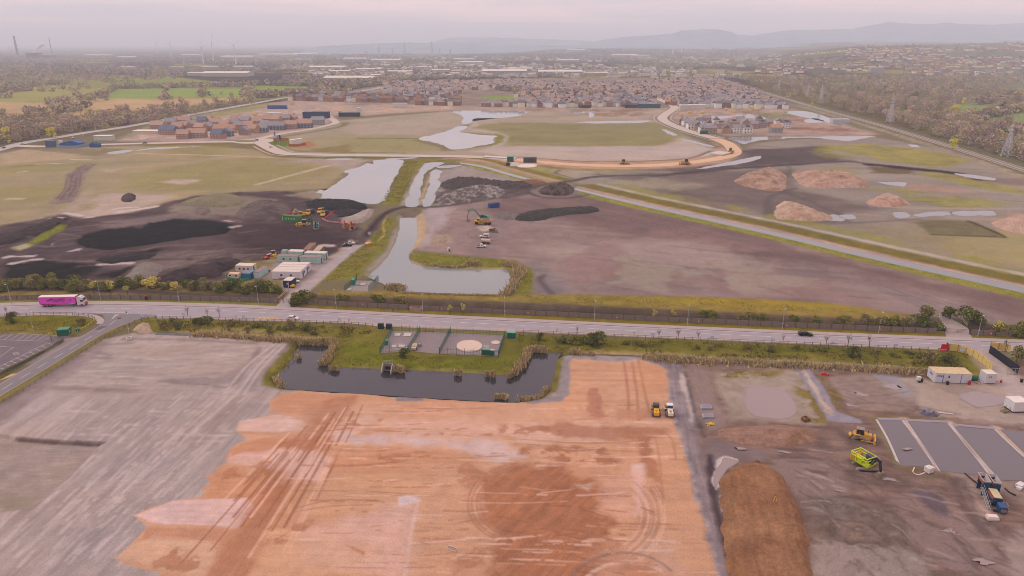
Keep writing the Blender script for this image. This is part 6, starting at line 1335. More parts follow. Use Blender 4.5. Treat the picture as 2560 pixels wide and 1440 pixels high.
MB().prism([(-3.6,.4),(-1.6,.4),(-1.6,1.9),(-3.4,1.7)],-1.3,.2).build('engine_housing',mat((34,74,120),185,0.4,key='engine_blue'),sp);MB().box((-3.62,-.55,1.0),(.06,1.0,.7)).build('radiator',mat((150,110,90),185,key='radiator'),sp)
lad=MB()
for s in (0.0,.55):lad.beam((2.8,1.5+s,2.2),(-2.6,1.5+s,.4),.08)
for k_ in range(14):lad.beam((2.8-.4*k_,1.5,2.2-.133*k_),(2.8-.4*k_,2.05,2.2-.133*k_),.07)
for s in (0.0,.55):lad.beam((2.8,1.5+s,2.9),(-2.6,1.5+s,1.2),.05)
lad.build('walkway',POLE,sp)
cg=MB()
for z in (.9,1.5):
    cg.beam((-2.4,-1.9,z),(-.6,-1.9,z),.06).beam((-2.4,-1.3,z),(-.6,-1.3,z),.06)
for x in (-2.4,-1.5,-.6):cg.beam((x,-1.9,.1),(x,-1.9,1.5),.06)
cg.build('guard_rail',POLE,sp)
for x in (-2.8,1.8,-.3):MB().box((x,0,.3),(.4,2.0,.6)).build('support_foot',DARK,sp)
def hose(label,pts,rr,m):
    W=wpoly(pts,6,False);o=W[0];mb=MB().tube([(x-o[0],y-o[1],rr) for x,y in W],rr,6)
    return tag(mb.build('hose',m,None,(o[0],o[1],0)),label,'hose')
hose('dark hose from the screening plant to the lagoon edge',[(2444,1211),(2425,1196),(2412,1184)],.16,DARK);hose('dark hose on the right of the screening plant',[(2512,1222),(2525,1233),(2540,1240)],.16,DARK);hose('looping pale hose from the white tank',[(2312,1183),(2295,1188),(2282,1182),(2286,1170)],.14,CREAM)
tkw=thing('pump_tank','white cube tank with a pale hose beside the lagoons','tank',(2321,1180),.4);MB().box((0,0,.75),(1.6,1.4,1.3)).build('tank_body',WHT,tkw);MB().box((0,0,.06),(1.8,1.6,.12)).build('skid',DARK,tkw);MB().cyl((0,0,1.4),(0,0,1.55),.25).build('cap',CREAM,tkw)
tkw=thing('water_tank','cream chamfered tank in front of the screening plant','tank',(2479,1300),hd((2466,1300),(2494,1302)));MB().frus((0,0),(2.1,1.2),(2.3,1.4),.15,.6).frus((0,0),(2.3,1.4),(2.0,1.1),.6,1.1).build('tank_body',mat((230,206,196),180,0.6,key='cream_tank'),tkw);MB().box((0,0,.07),(2.0,1.1,.14)).build('base',DARK,tkw)
tkw=thing('wrapped_pallet','stack of white wrapped sheets at the right edge by the plant','pallet',(2550,1218),.5);MB().box((0,0,.5),(1.9,1.3,.9)).box((-1.3,-.4,.4),(.9,.9,.6)).build('wrapping',WHT,tkw);MB().box((0,0,.06),(2.0,1.4,.12)).build('pallet_base',OLDW,tkw)
for i,(x,y) in enumerate(((1764,1020),(1768,1042))):
    st=thing('fence_panel_stack',('rear stack of grey mesh fence panels lying on the mud','front stack of grey mesh fence panels lying on the mud')[i],'panel stack',(x,y),hd((1752,1018),(1780,1019)))
    mb=MB();pm_=MB()
    for k_ in range(5):
        z=.08+.11*k_;sh_=.05*k_
        for s in (-1,1):mb.box((sh_,s*.95,z),(2.7,.07,.07)).box((s*1.32+sh_,0,z),(.07,1.9,.07))
    for q_ in range(24):pm_.box((-1.2+q_*.105+.2,0,.52),(.05,1.85,.03))
    pm_.box((.2,0,.48),(2.5,1.8,.02));mb.build('panel_frame',mat((186,184,196),205,0.5,key='grey_mesh'),st);pm_.build('mesh_infill',mat((158,152,164),205,0.6,key='mesh_grey'),st)
hp=thing('fence_feet_pile','jumbled pile of yellow fence feet behind the panel stacks','pile',(1776,1062),.3)
for k_ in range(9):
    MB().frus((0,0),(.75,.28),(.6,.2),0,.22).build('fence_foot',mat((236,184,50),205,0.6,key='foot_yellow'),hp,((k_%5)*.42-.9,(k_ // 5)*.5-.3+.1*(k_%2),.16*(k_%3)),rotz=k_*1.1)
bk=thing('digger_bucket','rusty brown excavator bucket lying by the low red mound','bucket',(2014,1052),.3);MB().prism([(-.9,0),(.8,0),(1.0,.5),(.5,1.1),(-.4,1.15),(-.95,.7)],-.8,.8).build('shell',mat((130,80,60),205,0.9,0.15,key='rusty_brown'),bk);MB().box((.9,0,.2),(.25,1.6,.1)).build('teeth',DARK,bk);MB().box((-.1,0,1.25),(.5,.5,.3)).build('hitch',DARK,bk)
bf=thing('crowd_barrier','white metal barrier lying flat on the orange sand','barrier',(1130,1372),hd((1118,1368),(1142,1376)))
mb=MB()
for s in (-.55,-.42,.42,.55):mb.box((0,s,.12),(2.1,.045,.045))
for s in (-1.05,1.05):mb.box((s,0,.12),(.045,1.1,.045))
mb.build('frame',WHT,bf);mb=MB()
for s in np.linspace(-.9,.9,12):mb.box((s,0,.12),(.02,.84,.02))
mb.build('bars',STEEL,bf)
pg=thing('survey_peg','yellow A-shaped marker on the brown stockpile','marker',(1937,1254),.2,z=1.85);MB().beam((-.45,0,0),(0,0,1.6),.08).beam((.45,0,0),(0,0,1.6),.08).build('legs',mat((230,190,90),190,key='peg_yellow'),pg);MB().box((0,0,1.55),(.16,.1,.12)).build('tip',DARK,pg)
rb_=thing('red_hoarding','bright red hoarding box at the end of the timber hoarding','hoarding',(2350,877),RDIR);MB().box((1.2,0,1.2),(2.2,.12,2.4)).build('front_panel',RED,rb_);MB().box((2.45,.9,1.2),(.12,1.8,2.4)).build('side_panel',BLACK,rb_);MB().box((.6,-.5,.4),(2.0,.5,.7)).build('barrier_block',mat((220,90,90),235,key='faded_red'),rb_)
def hoarding(label,pts,hgt,m,nm='timber_hoarding',postm=None,n=5):
    W=wpoly(pts,n,False);o=W[0];r=thing(nm,label,'hoarding',Vector((o[0],o[1],0)))
    mb=MB()
    for a,b in zip(W[:-1],W[1:]):mb.beam((a[0]-o[0],a[1]-o[1],hgt/2),(b[0]-o[0],b[1]-o[1],hgt/2),.08,hgt)
    mb.build('boards',m,r)
    seg=np.linalg.norm(np.diff(W,axis=0),axis=1);s=np.concatenate([[0],np.cumsum(seg)])
    for q_ in np.arange(0,s[-1],2.4):MB().box((0,0,hgt/2+.05),(.14,.14,hgt+.1)).build('post',postm or mat((176,132,80),235,key='timber_post'),r,(float(np.interp(q_,s,W[:,0])-o[0]),float(np.interp(q_,s,W[:,1])-o[1])-.1,0))
    return r
h1=hoarding('long curved timber hoarding sweeping down into the yard',[(2372,876),(2400,880),(2432,892),(2456,908),(2478,929)],2.4,WOOD)
b=thing('sign_board','white notice board fixed on the curved timber hoarding','sign',(2404,884),hd((2390,882),(2415,887)));MB().box((0,-.12,1.3),(1.3,.05,1.0)).build('panel',mat((206,206,220),235,key='sign_white'),b);MB().box((0,-.06,1.3),(1.4,.04,1.1)).build('backing',DARK,b)
h2=hoarding('short timber hoarding beyond the yard entrance',[(2474,872),(2490,873.5),(2510,876),(2524,881)],2.4,WOOD)
h3=hoarding('black sheeted hoarding along the yard entrance lane',[(2472,882),(2500,902),(2530,924),(2545,936)],2.6,mat((40,40,58),225,0.7,0.1,key='black_sheet'),'black_hoarding',DARK)
g3=thing('entrance_gate','open tubular gate at the end of the black hoarding','gate',(2517,936),hd((2517,936),(2543,937)))
mb=MB()
for z in (.3,1.2,2.1):mb.box((1.6,0,z),(3.2,.06,.07))
for x in (0,1.1,2.2,3.2):mb.box((x,0,1.1),(.07,.07,2.2))
mb.build('frame',POLE,g3);MB().box((1.6,.05,.2),(3.0,.1,.1)).build('foot_bar',DARK,g3)
bw=thing('water_barrier','red plastic barrier block beside the liner strip','barrier',(2063,938),hd((2052,936),(2074,939)));MB().prism([(-1.1,0),(1.1,0),(1.1,.35),(.9,.7),(-.9,.7),(-1.1,.35)],-.25,.25).build('block',mat((216,48,60),220,key='barrier_red'),bw)
for x in (-.5,.5):MB().cyl((x,0,.7),(x,0,.78),.1).build('cap',WHT,bw)
FT=mat((226,178,96),220,0.6,key='foot_yellow');MESHM=mat((176,170,172),220,0.5,key='fence_wire')
def temp_fence(label,pts,feet):
    W=wpoly(pts,4,False);o=W[0];r=thing('temporary_fence',label,'fence',Vector((o[0],o[1],0)))
    mb=MB()
    for a,b in zip(W[:-1],W[1:]):
        for z in (.25,2.0):mb.beam((a[0]-o[0],a[1]-o[1],z),(b[0]-o[0],b[1]-o[1],z),.035)
    mb.build('panel_frame',MESHM,r)
    for x,y in feet:
        p=G(x,y);MB().frus((0,0),(.5,.75),(.3,.5),0,.2).build('fence_foot',FT,r,(p.x-o[0],p.y-o[1],0));MB().box((0,0,1.05),(.045,.045,2.1)).build('upright',MESHM,r,(p.x-o[0],p.y-o[1],0))
temp_fence('mesh site fence with yellow feet along the reedy ditch',[(1700,905),(1800,911),(1920,916),(2080,922),(2200,929),(2330,936)],[(1714,910),(1745,912),(1767,913),(1819,916),(1871,918),(1925,918),(1980,920),(2006,922),(2031,922),(2084,925),(2137,926),(2167,930),(2194,929),(2221,932),(2248,932),(2303,936)])
rbv=lambda l,pts,hh,m:tag(l and board_like(l,pts,hh,m),l,'barrier')
def board_like(nm,pts,hgt,m,label,cat='barrier'):
    W=wpoly(pts,4,False);o=W[0];mb=MB()
    for a,b in zip(W[:-1],W[1:]):mb.beam((a[0]-o[0],a[1]-o[1],hgt/2),(b[0]-o[0],b[1]-o[1],hgt/2),.25,hgt)
    return tag(mb.build(nm,m,None,(o[0],o[1],0)),label,cat)
RB_=mat((216,70,92),420,0.7,0.1,key='barrier_red');PKB=mat((216,150,150),420,0.7,0.15,key='faded_pink')
board_like('barrier_row',[(812,549),(822,543),(838,531)],1.3,RB_,'line of red plastic barriers beside the front dump truck');board_like('barrier_row',[(806,549),(822,556),(850,559),(866,562)],1.0,PKB,'line of faded pink barriers leading to the orange excavators');board_like('barrier_row',[(708,542),(720,537),(738,533)],1.2,RB_,'short line of red barriers behind the long green container')
tk2=thing('tanker_trailer','beige cylindrical tanker behind the white flatbed pickup','tanker',(1215,609),hd((1205,607),(1225,609)));MB().cyl((-2.4,0,1.5),(2.4,0,1.5),.95,n=14).build('tank_barrel',mat((200,172,150),340,0.7,0.1,key='beige_tank'),tk2);MB().box((0,0,.6),(4.4,1.2,.3)).build('chassis',DARK,tk2)
for s in (-1,1):
    for x in (-.8,1.4):wheel(tk2,x,s*.8,.5,.35)
tt=thing('signal_box','small white cabinet standing on the bare earth by the basin','cabinet',(1122,629),.3);MB().frus((0,0),(1.6,1.2),(1.3,.9),.2,1.9).build('cabinet_body',WHT,tt);MB().box((.2,-.63,1.0),(.7,.05,.9)).build('door',DARK,tt);MB().box((0,0,.1),(1.8,1.4,.2)).build('base',DARK,tt)
ys_=thing('skip','orange and yellow skip on the bank beside the compound track','skip',(922,614),hd((914,616),(932,612)));MB().frus((0,0),(2.6,1.7),(3.6,2.0),0,1.3).build('skip_body',mat((220,130,70),350,0.7,0.1,key='skip_orange'),ys_);MB().frus((0,0),(3.2,1.7),(2.0,1.0),1.3,1.8).build('contents',mat((224,180,90),350,key='yellow_bags'),ys_)
db=thing('information_board','small pale board on posts beside the haul track','sign',(924,590),0);MB().box((0,0,1.5),(1.8,.1,1.6)).build('panel',mat((190,184,190),350,key='pale_board'),db)
for q_ in (-.7,.7):MB().box((q_,.08,.75),(.12,.1,1.5)).build('post',DARK,db)
dk2=thing('site_store','dark ribbed container beside the round white slab','container',(1313,406),0);MB().box((4,0,2.2),(11,4,4.2)).build('wall',mat((92,94,94),700,0.8,key='dark_grey'),dk2);MB().box((4,0,4.4),(11.2,4.2,.2)).build('roof',mat((120,120,122),700,key='grey_roof'),dk2)
slab('round white slab beside the sandy haul road',ell(1317,415.5,25,4.6),.5,mat((226,204,194),650,0.9,0.05,key='white_slab'))
ws=thing('material_stack','heap of white bags at the left of the round white slab','stack',(1288,414),0);MB().frus((0,0),(9,6),(5,3),0,2.2).build('bags',mat((216,206,204),650,key='white_bags'),ws);MB().box((-6,1,1.2),(3,3,2.4)).build('pump_box',DGREEN,ws)
pc=thing('pipe_stack','stack of long white pipes lying beside the sandy haul road','pipes',(1252,395.5),hd((1220,392),(1282,396)))
for k_ in range(5):MB().cyl((-16,k_*1.1-2,.6),(14,k_*1.1-2,.6),.55).build('pipe',mat((214,204,206),700,key='white_pipe'),pc)
pc=thing('pipe_stack','stack of pale concrete pipes inside the bend of the haul road','pipes',(1800,386),hd((1788,388),(1812,382)))
for k_ in range(6):MB().cyl((-9,k_*1.9-5,.9),(9,k_*1.9-5,.9),.9).build('pipe',mat((222,208,198),700,key='pale_pipe'),pc)
wc_=thing('site_cabin','long white cabin behind an orange brick fence by the roundabout','cabin',(730,362),hd((728,361),(752,358)));MB().box((5,0,2.6),(12.5,4,4.6)).build('wall',mat((230,216,206),800,key='white_cabin'),wc_);MB().box((5,0,5.0),(12.7,4.2,.2)).build('roof',mat((236,224,214),800,key='white_cabin_roof'),wc_)
for x,y,l in ((686,351,'pair of lilac sales flags at the left of the white cabin'),(694,361,'pale blue sales flag nearest the road'),(699,360,'dark blue sales flag beside a pale one')):
    f_=thing('flag_pole',l,'flag',(x,y),0);MB().cyl((0,0,0),(0,0,9),.12).build('pole',POLE,f_);MB().box((.9,0,6.6),(1.6,.06,4.6)).build('banner',mat((140,136,186) if 'dark' not in l else (70,66,120),800,key='flag_cloth'),f_)
board_like('brick_wall',[(684,353),(700,352.5),(722,352)],3.0,mat((180,122,96),800,0.9,key='orange_fence'),'low orange wall behind the lilac flags','wall');board_like('brick_wall',[(722,366),(745,366),(765,362)],2.4,mat((176,118,94),800,0.9,key='orange_fence'),'low orange wall in front of the long white cabin','wall')
bl2=thing('works_depot','blue fabric covered works depot behind a pale fence','depot',(180,366),.1);MB().prism([(-11,0),(9,0),(10,3.5),(2,6),(-8,4)],-5,5).build('cover',mat((50,104,156),820,0.6,0.15,key='blue_sheet'),bl2);MB().box((-18,-2,3),(8,5,6)).build('tank_store',mat((96,110,140),820,key='grey_blue'),bl2);MB().box((-8,-3,3.2),(3,3,6.4)).build('silo',WHT,bl2)
board_like('site_hoarding',[(142,369),(165,370.5),(190,370),(215,365),(228,363)],2.4,mat((150,160,186),820,0.7,key='pale_blue_fence'),'pale blue hoarding curving round the works depot','hoarding')
bs=thing('shipping_container','blue container standing alone at the right of the depot','container',(239,368),.0);MB().box((0,0,1.9),(9,4,3.6)).build('wall',mat((40,100,146),820,key='blue_container'),bs);MB().box((0,0,3.8),(9.1,4.1,.2)).box((-2,0,4.4),(2,2,1)).box((2,0,4.4),(2,2,1)).build('roof',mat((90,120,140),820,key='grey_blue'),bs)
for l,x,y,L,W,hh,c in (('pale silver silo pair beside the estate compound',898,286,5,5,9,(210,206,208)),('dark blue stacked cabins at the estate end',792,295,34,10,8,(52,84,116)),('white stacked cabins left of the dark blue ones',770,294,12,9,8,(206,196,190)),('dark site cabins beside the silver silos',874,291,28,8,5,(70,82,92)),
                            ('blue and white cabins on the far building plot',694,272,28,8,5,(70,100,160)),('white cabin by the far building plot',686,292,18,8,5,(216,208,202)),('long low dark store beside the lakeside homes',1622,270,34,9,6,(84,104,122)),('dark open-sided store right of the lake',1582,269,24,9,4,(72,70,78)),('black low shed on the mound by the lake',1462,270,18,8,4,(70,72,76)),
                            ('white plant shed left of the yellow diggers',1712,275,16,10,7,(208,196,186)),('white cabin row behind the sales plots',1742,272,26,8,6,(214,204,198)),('white cabin at the left edge of the estate plot',262,350,18,8,4.5,(218,204,196)),('long white slab roof on the estate plot',372,333,30,12,3,(222,204,192)),('green skip below the right-hand estate',1759,335,8,4,3.4,(44,100,84)),('white cabin row by the lake edge plots',1000,268,22,8,6,(216,208,204)),('pale cabins at the end of the railway plots',2100,306,22,8,4,(200,196,204))):
    c_=thing('site_building',l,'site building',(x,y),0);d_=dist_at(x,y)
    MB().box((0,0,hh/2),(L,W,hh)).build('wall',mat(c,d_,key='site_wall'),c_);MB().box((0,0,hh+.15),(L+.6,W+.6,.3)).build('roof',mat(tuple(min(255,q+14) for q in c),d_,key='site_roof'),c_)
for i,(x,y) in enumerate(((1724,284),(1756,284),(1815,276),(1835,282),(1868,280),(1884,276),(1898,276),(1702,292),(660,268),(730,262),(636,290),(850,281))):
    c_=thing('site_machine','yellow building-site machine on the raw plots','site machine',(x,y),i*.7,'yellow machines on the far building plots');MB().prism([(-3,.6),(3,.6),(3,2.4),(1,2.8),(-3,2.6)],-1.4,1.4).build('body',mat((224,178,96),1100,key='far_yellow'),c_);MB().beam((2,0,2.5),(6,0,5),.7).build('arm',mat((224,178,96),1100,key='far_yellow'),c_)
# ================================================================ heaps
HEAPM=attr_mat('spoil',namp=0.22,nscale=0.9,bump=0.5)
def heap(name,label,pts,hgt,slope,c,cat='spoil heap',warp=.8,ws=5,amp=.25,asc=3.0,smooth=4,n=64,z0=-.25,c2=None,crest=None,streak=None):
    W=wpoly(pts,smooth);mn=W.min(0)-2;mx=W.max(0)+2
    asp=(mx[1]-mn[1])/(mx[0]-mn[0]);nx=int(n/math.sqrt(asp))+6;ny=int(n*math.sqrt(asp))+6
    gx,gy=np.meshgrid(np.linspace(mn[0],mx[0],nx),np.linspace(mn[1],mx[1],ny));x=gx.ravel();y=gy.ravel()
    d=seg_d(x,y,W,True);d=np.where(inside(x,y,W),d,-d)+warp*fbm(x,y,ws,4,31)
    h=hgt*(1-np.exp(-np.maximum(d,0)*slope/hgt*1.3)) if not crest else np.minimum(hgt,np.maximum(d,0)*slope)
    h=h*(1+amp*fbm(x,y,asc,4,5))+amp*.5*np.minimum(d,1)*fbm(x,y,asc*.4,3,8)
    z=np.where(d>0,h,z0)
    fc=(d>-1.2).reshape(ny,nx);ii=np.arange(nx*ny).reshape(ny,nx)
    q_=np.stack([ii[:-1,:-1],ii[:-1,1:],ii[1:,1:],ii[1:,:-1]],-1).reshape(-1,4)
    q_=q_[fc.ravel()[q_].any(1)]
    dm=float(np.hypot(*W.mean(0)))
    base=np.repeat(alb(c,dm)[None],len(x),0)
    if c2 is not None:
        t=sstep(-.2,.5,fbm(x,y,asc*2,4,12))[:,None];base=base*(1-t)+alb(c2,dm)*t
    if streak:
        ca,sa=math.cos(streak),math.sin(streak);base=base*(1+.16*fbm((x*ca+y*sa)/9,(-x*sa+y*ca)/.7,1,4,3))[:,None]
    base=base*(1+.07*rng.normal(size=len(x))+.15*fbm(x,y,asc,4,9))[:,None]
    o=W.mean(0);co_=np.stack([x-o[0],y-o[1],z],1)
    me_=fast_mesh(name,co_,q_,np.clip(base,.01,.9));ob=link(name,me_,HEAPM,None,(o[0],o[1],0))
    me_.polygons.foreach_set('use_smooth',np.ones(len(q_),bool))
    return tag(ob,label,cat)
heap('soil_stockpile','long red-brown soil stockpile at the bottom right',[(1800,1215),(1830,1172),(1880,1160),(1930,1172),(1965,1210),(2000,1270),(2022,1340),(2034,1440),(2040,1560),(2050,1760),(1900,1760),(1850,1560),(1822,1440),(1806,1320)],1.9,.8,(152,104,78),'stockpile',.7,4,.10,4,n=150,crest=1,c2=(142,94,70),streak=hd((1900,1440),(1850,1180)))
heap('soil_stockpile','small dark clod heap on the top end of the red-brown stockpile',[(1874,1164),(1888,1156),(1908,1164),(1922,1186),(1905,1190),(1884,1182)],2.7,1.2,(112,72,52),'stockpile',.4,1.5,.2,1,n=40,crest=1)
heap('soil_mound','low reddish ribbed mound between puddle and bulldozer',[(1795,1082),(1830,1068),(1920,1062),(2010,1070),(2042,1090),(2030,1110),(1940,1120),(1840,1108)],1.8,.35,(150,116,102),'mound',.5,4,.1,2,n=90,c2=(140,100,82),streak=hd((1800,1090),(2040,1100)))
heap('spoil_heap','tan sloping heap left of the other heaps on the right-hand field',[(1836,456),(1858,440),(1900,427),(1952,432),(1968,446),(1956,476),(1900,474)],7,.5,(178,146,130),warp=1,c2=(152,122,108));heap('spoil_heap','long broad tan heap at the middle of the right-hand field',[(1982,438),(2000,434),(2130,440),(2172,462),(2160,469),(2020,468)],6,.5,(182,150,134),warp=1,c2=(166,132,118))
heap('spoil_heap','small round tan heap on the right-hand field',[(2166,508),(2196,490),(2230,490),(2276,508),(2262,516),(2200,516)],5,.5,(186,152,136),warp=1,c2=(172,134,118));heap('spoil_heap','pale tan heap beside twin pools, nearest to the canal',[(1936,530),(1950,508),(1990,512),(2060,535),(2085,548),(2050,552),(1970,551),(1940,545)],5,.5,(188,160,140),warp=1,c2=(172,140,122))
heap('spoil_heap','broad pinkish heap at the right edge of the field',[(2476,562),(2520,545),(2580,542),(2680,560),(2680,590),(2560,586)],4,.4,(186,154,138),warp=1)
heap('tar_heap','black bank of tar spoil in front of the lake',[(765,512),(800,505),(880,506),(905,512),(918,520),(880,528),(850,530),(790,524)],4,.8,(56,52,60),'spoil heap',1,4,.15,3)
heap('tar_heap','second black bank sloping beside the red barriers',[(832,530),(880,526),(905,530),(890,540),(848,545),(840,540)],2.5,.7,(66,60,66),'spoil heap',.8,4,.2,3);heap('gravel_heap','flat pale gravel platform beside the haul track',[(850,554),(880,540),(922,524),(935,530),(915,552),(880,560)],1.6,.6,(164,150,140),'heap',.5,4,.06,3,crest=1)
heap('soil_heap','small dark heap alone on the left field',[(302,498),(312,488),(332,486),(340,494),(330,504),(312,505)],3,.8,(92,80,82),'spoil heap',.6,3,.2,2,n=40)
heap('soil_heap','olive flat-topped mound at the back of the tar works',[(450,512),(500,496),(580,488),(612,500),(600,516),(520,520)],4,.5,(132,122,102),'mound',1,6,.08,5);heap('soil_heap','brown mound left of the yellow dump trucks',[(588,540),(610,516),(660,504),(720,512),(730,532),(690,552),(620,556)],4.5,.5,(112,98,96),'mound',1,5,.16,4,c2=(96,82,84))
heap('soil_heap','small rounded mound in front of the olive flat-topped mound',[(480,532),(500,518),(520,520),(530,534),(505,540)],3,.7,(124,110,106),'mound',.6,3,.1,3,n=40);heap('soil_heap','grey gravel mound behind the roadside bushes',[(318,700),(328,672),(370,658),(408,664),(402,684),(370,700)],3,.5,(132,120,114),'mound',.6,4,.1,3)
heap('soil_heap','long dark furrowed heap left of the caravan',[(392,704),(420,686),(480,672),(560,654),(606,652),(580,676),(500,700)],3.5,.6,(78,66,70),'spoil heap',.8,4,.2,3,c2=(58,50,56));heap('soil_heap','low dark heap in the middle of the tar works',[(230,655),(300,640),(385,632),(380,648),(300,660)],2,.5,(62,52,58),'spoil heap',.8,4,.2,3)
heap('soil_heap','dark furrowed bank at the far left of the tar works',[(-40,600),(40,578),(130,548),(160,552),(120,574),(40,604),(-40,620)],2.5,.5,(76,66,70),'spoil heap',.8,4,.2,3)
heap('rubble_heap','long heap of broken concrete rubble by the inner canal',[(1092,500),(1110,488),(1170,470),(1240,468),(1262,482),(1230,498),(1150,508),(1100,512)],2.5,.6,(112,100,98),'rubble heap',1,3,.5,1.6,n=90,c2=(160,150,148));heap('rubble_heap','dark rubble bank behind the broken concrete',[(1100,462),(1130,450),(1180,448),(1260,456),(1330,462),(1300,474),(1200,470),(1120,472)],3,.6,(92,82,84),'rubble heap',1,3,.4,2,n=80)
heap('rubble_heap','dark rubble heap inside the loop of the haul track',[(1346,480),(1370,466),(1420,462),(1436,474),(1424,488),(1370,488)],2.5,.6,(104,92,90),'rubble heap',.8,3,.5,1.6,n=60,c2=(76,66,66));heap('rubble_heap','black stony heap on the bare plain right of the blue skip',[(1285,545),(1320,530),(1400,522),(1480,518),(1500,526),(1470,534),(1400,540),(1350,552),(1300,552)],2.0,.5,(76,72,72),'rubble heap',.8,4,.3,2,n=70);heap('rubble_heap','grey stony heap in front of the blue skip',[(1232,540),(1260,532),(1290,534),(1300,546),(1260,550)],1.6,.5,(122,110,106),'rubble heap',.8,4,.3,2,n=50)
heap('stone_heap','heap of tan crushed stone tipped beside the junction bank',[(332,826),(350,812),(372,809),(378,822),(384,832),(362,834)],2.2,.7,(178,152,132),'stone heap',.3,2,.08,1,n=50,crest=1)
heap('brick_heap','rusty red heap beside the upper canal',[(1304,453),(1330,450),(1366,458),(1330,462)],1.2,.6,(134,92,84),'heap',.6,3,.3,2,n=40);heap('sand_heap','round tan sand heap on the bare plain by the basin',[(1078,604),(1086,592),(1104,588),(1118,594),(1116,604),(1096,608)],1.2,.4,(160,138,118),'heap',.4,3,.1,2,n=40)
heap('tarpaulin_heap','crumpled dark grey tarpaulin heap at the end of the white pipe',[(2298,1030),(2312,1022),(2332,1028),(2348,1036),(2340,1042),(2312,1040)],.9,1.2,(104,98,110),'heap',.3,1,.6,.8,n=40,c2=(150,144,154))
# ================================================================ plants
ORD=['zeroth','first','second','third','fourth','fifth','sixth','seventh','eighth','ninth','tenth','eleventh','twelfth','thirteenth','fourteenth','fifteenth','sixteenth','seventeenth','eighteenth','nineteenth','twentieth']
ORD+=['twenty-'+o for o in ORD[1:10]]+['thirtieth']+['thirty-'+o for o in ORD[1:10]]
LEAF=attr_mat('foliage',rough=0.8,namp=0.12,nscale=0.5,spec=0.1)
def leafcloud(n,lobes,leaf,c,d=300,var=.22,trunk=None,up=0.0):
    L=np.array(lobes,float);k=rng.integers(0,len(L),n)
    v=rng.normal(size=(n,3));v/=np.linalg.norm(v,axis=1)[:,None]
    r=(0.45+0.55*rng.random(n)**0.5)[:,None]
    P=L[k,:3]+v*r*L[k,3:6];P[:,2]=np.abs(P[:,2])
    a=rng.normal(size=(n,3));a[:,2]+=up*3;a/=np.linalg.norm(a,axis=1)[:,None]
    b=np.cross(a,rng.normal(size=(n,3)));b/=np.linalg.norm(b,axis=1)[:,None]
    s=(leaf*(0.5+rng.random(n)))[:,None]
    co=np.stack([P-a*s-b*s*.6,P+a*s-b*s*.6,P+a*s+b*s*.6,P-a*s+b*s*.6],1).reshape(-1,3)
    if d>=800:var*=.6
    cl=1+var*(rng.random(len(L))[k]*2-1)+var*.7*rng.normal(size=n)
    col=(2.1 if d<600 else 2.8)*alb(c,d)[None]*np.clip(cl,.35,1.9)[:,None]
    f=np.arange(4*n).reshape(n,4);col=np.repeat(col,4,0)
    return co,f,col
def crown_lobes(h,r,n,base=.25,flat=1.0):
    out=[]
    for i in range(n):
        a=rng.random()*6.28;q=r*.55*math.sqrt(rng.random());z=h*(base+(1-base)*(.15+.7*rng.random()))
        rr=r*(.38+.25*rng.random())*(1.1-.35*(z/h));out.append((q*math.cos(a),q*math.sin(a),z,rr,rr,rr*.8*flat))
    return out
BROWNS=[(145,126,120),(150,132,123),(134,117,115),(143,130,115),(138,122,112)]
def trunk_mesh(h,r,n=5):
    mb=MB().cyl((0,0,0),(0,0,h*.5),r,r*.6,7)
    for i in range(n):
        a=i*2.4;mb.cyl((0,0,h*(.25+.05*i)),(math.cos(a)*h*.22,math.sin(a)*h*.22,h*(.6+.07*i)),r*.45,r*.12,5)
    return mb
BARK=mat((112,98,92),500,0.9,key='bark')
def proto(name,kind,h,r,nl,n,leaf,c,d,base=.2,flat=1.0):
    co,f,col=leafcloud(n,crown_lobes(h,r,nl,base,flat),leaf,c,d)
    cm=fast_mesh('crown',co,f,np.clip(col,.008,.9));cm.materials.append(LEAF)
    tm=trunk_mesh(h,r*.06+.04).mesh('trunk');tm.materials.append(BARK)
    return (name,kind,cm,tm)
def plant(pr,at,sc,label,group=None,parts=True,z=None,part=('crown','trunk')):
    name,kind,cm,tm=pr
    p=at if isinstance(at,Vector) else G(*at)
    if parts:
        r=thing(name,label,kind,p,rng.random()*6.28,group);link(part[0],cm,None,r);link(part[1],tm,None,r)
    else:
        r=link(name,cm,None,None,p,rng.random()*6.28);tag(r,label,kind,group)
    r.scale=(sc*(.85+.3*rng.random()),sc*(.85+.3*rng.random()),sc*(.85+.3*rng.random()))
    return r
BUSH=[proto('bush','bush',3.0,2.6,6,900,.16,c,280,.1,.9) for c in ((98,96,58),(108,100,66),(84,84,56),(116,104,76))]
YB=proto('bush','bush',3.2,2.4,6,800,.16,(176,156,88),280,.1);SAP=proto('sapling','tree',4.6,1.1,7,90,.09,(112,98,90),250,.45,1.2);SAPY=proto('sapling','tree',4.0,1.3,7,240,.10,(150,138,78),250,.35,1.2)
FS=('foliage','stem')
for i in range(64):
    x=-30+i*11.3+rng.normal()*3;yb=716+4*rng.normal()+max(0,(x-380)*.04)+(6 if i%3==0 else 0)
    if abs(x-372)<12 or abs(x-437)<10:continue
    plant(BUSH[int(rng.integers(0,4))],(x,yb),.8+.75*rng.random()*(1.15 if x<230 or x>560 else .8),'olive scrub bush in the thicket between the tar works and the road','scrub bushes beside the tar works',part=FS)
plant(YB,(375,722),1.5,'large pale yellow flowering bush in the roadside thicket',part=FS);plant(YB,(437,723),1.0,'smaller pale yellow bush right of the large yellow one',part=FS)
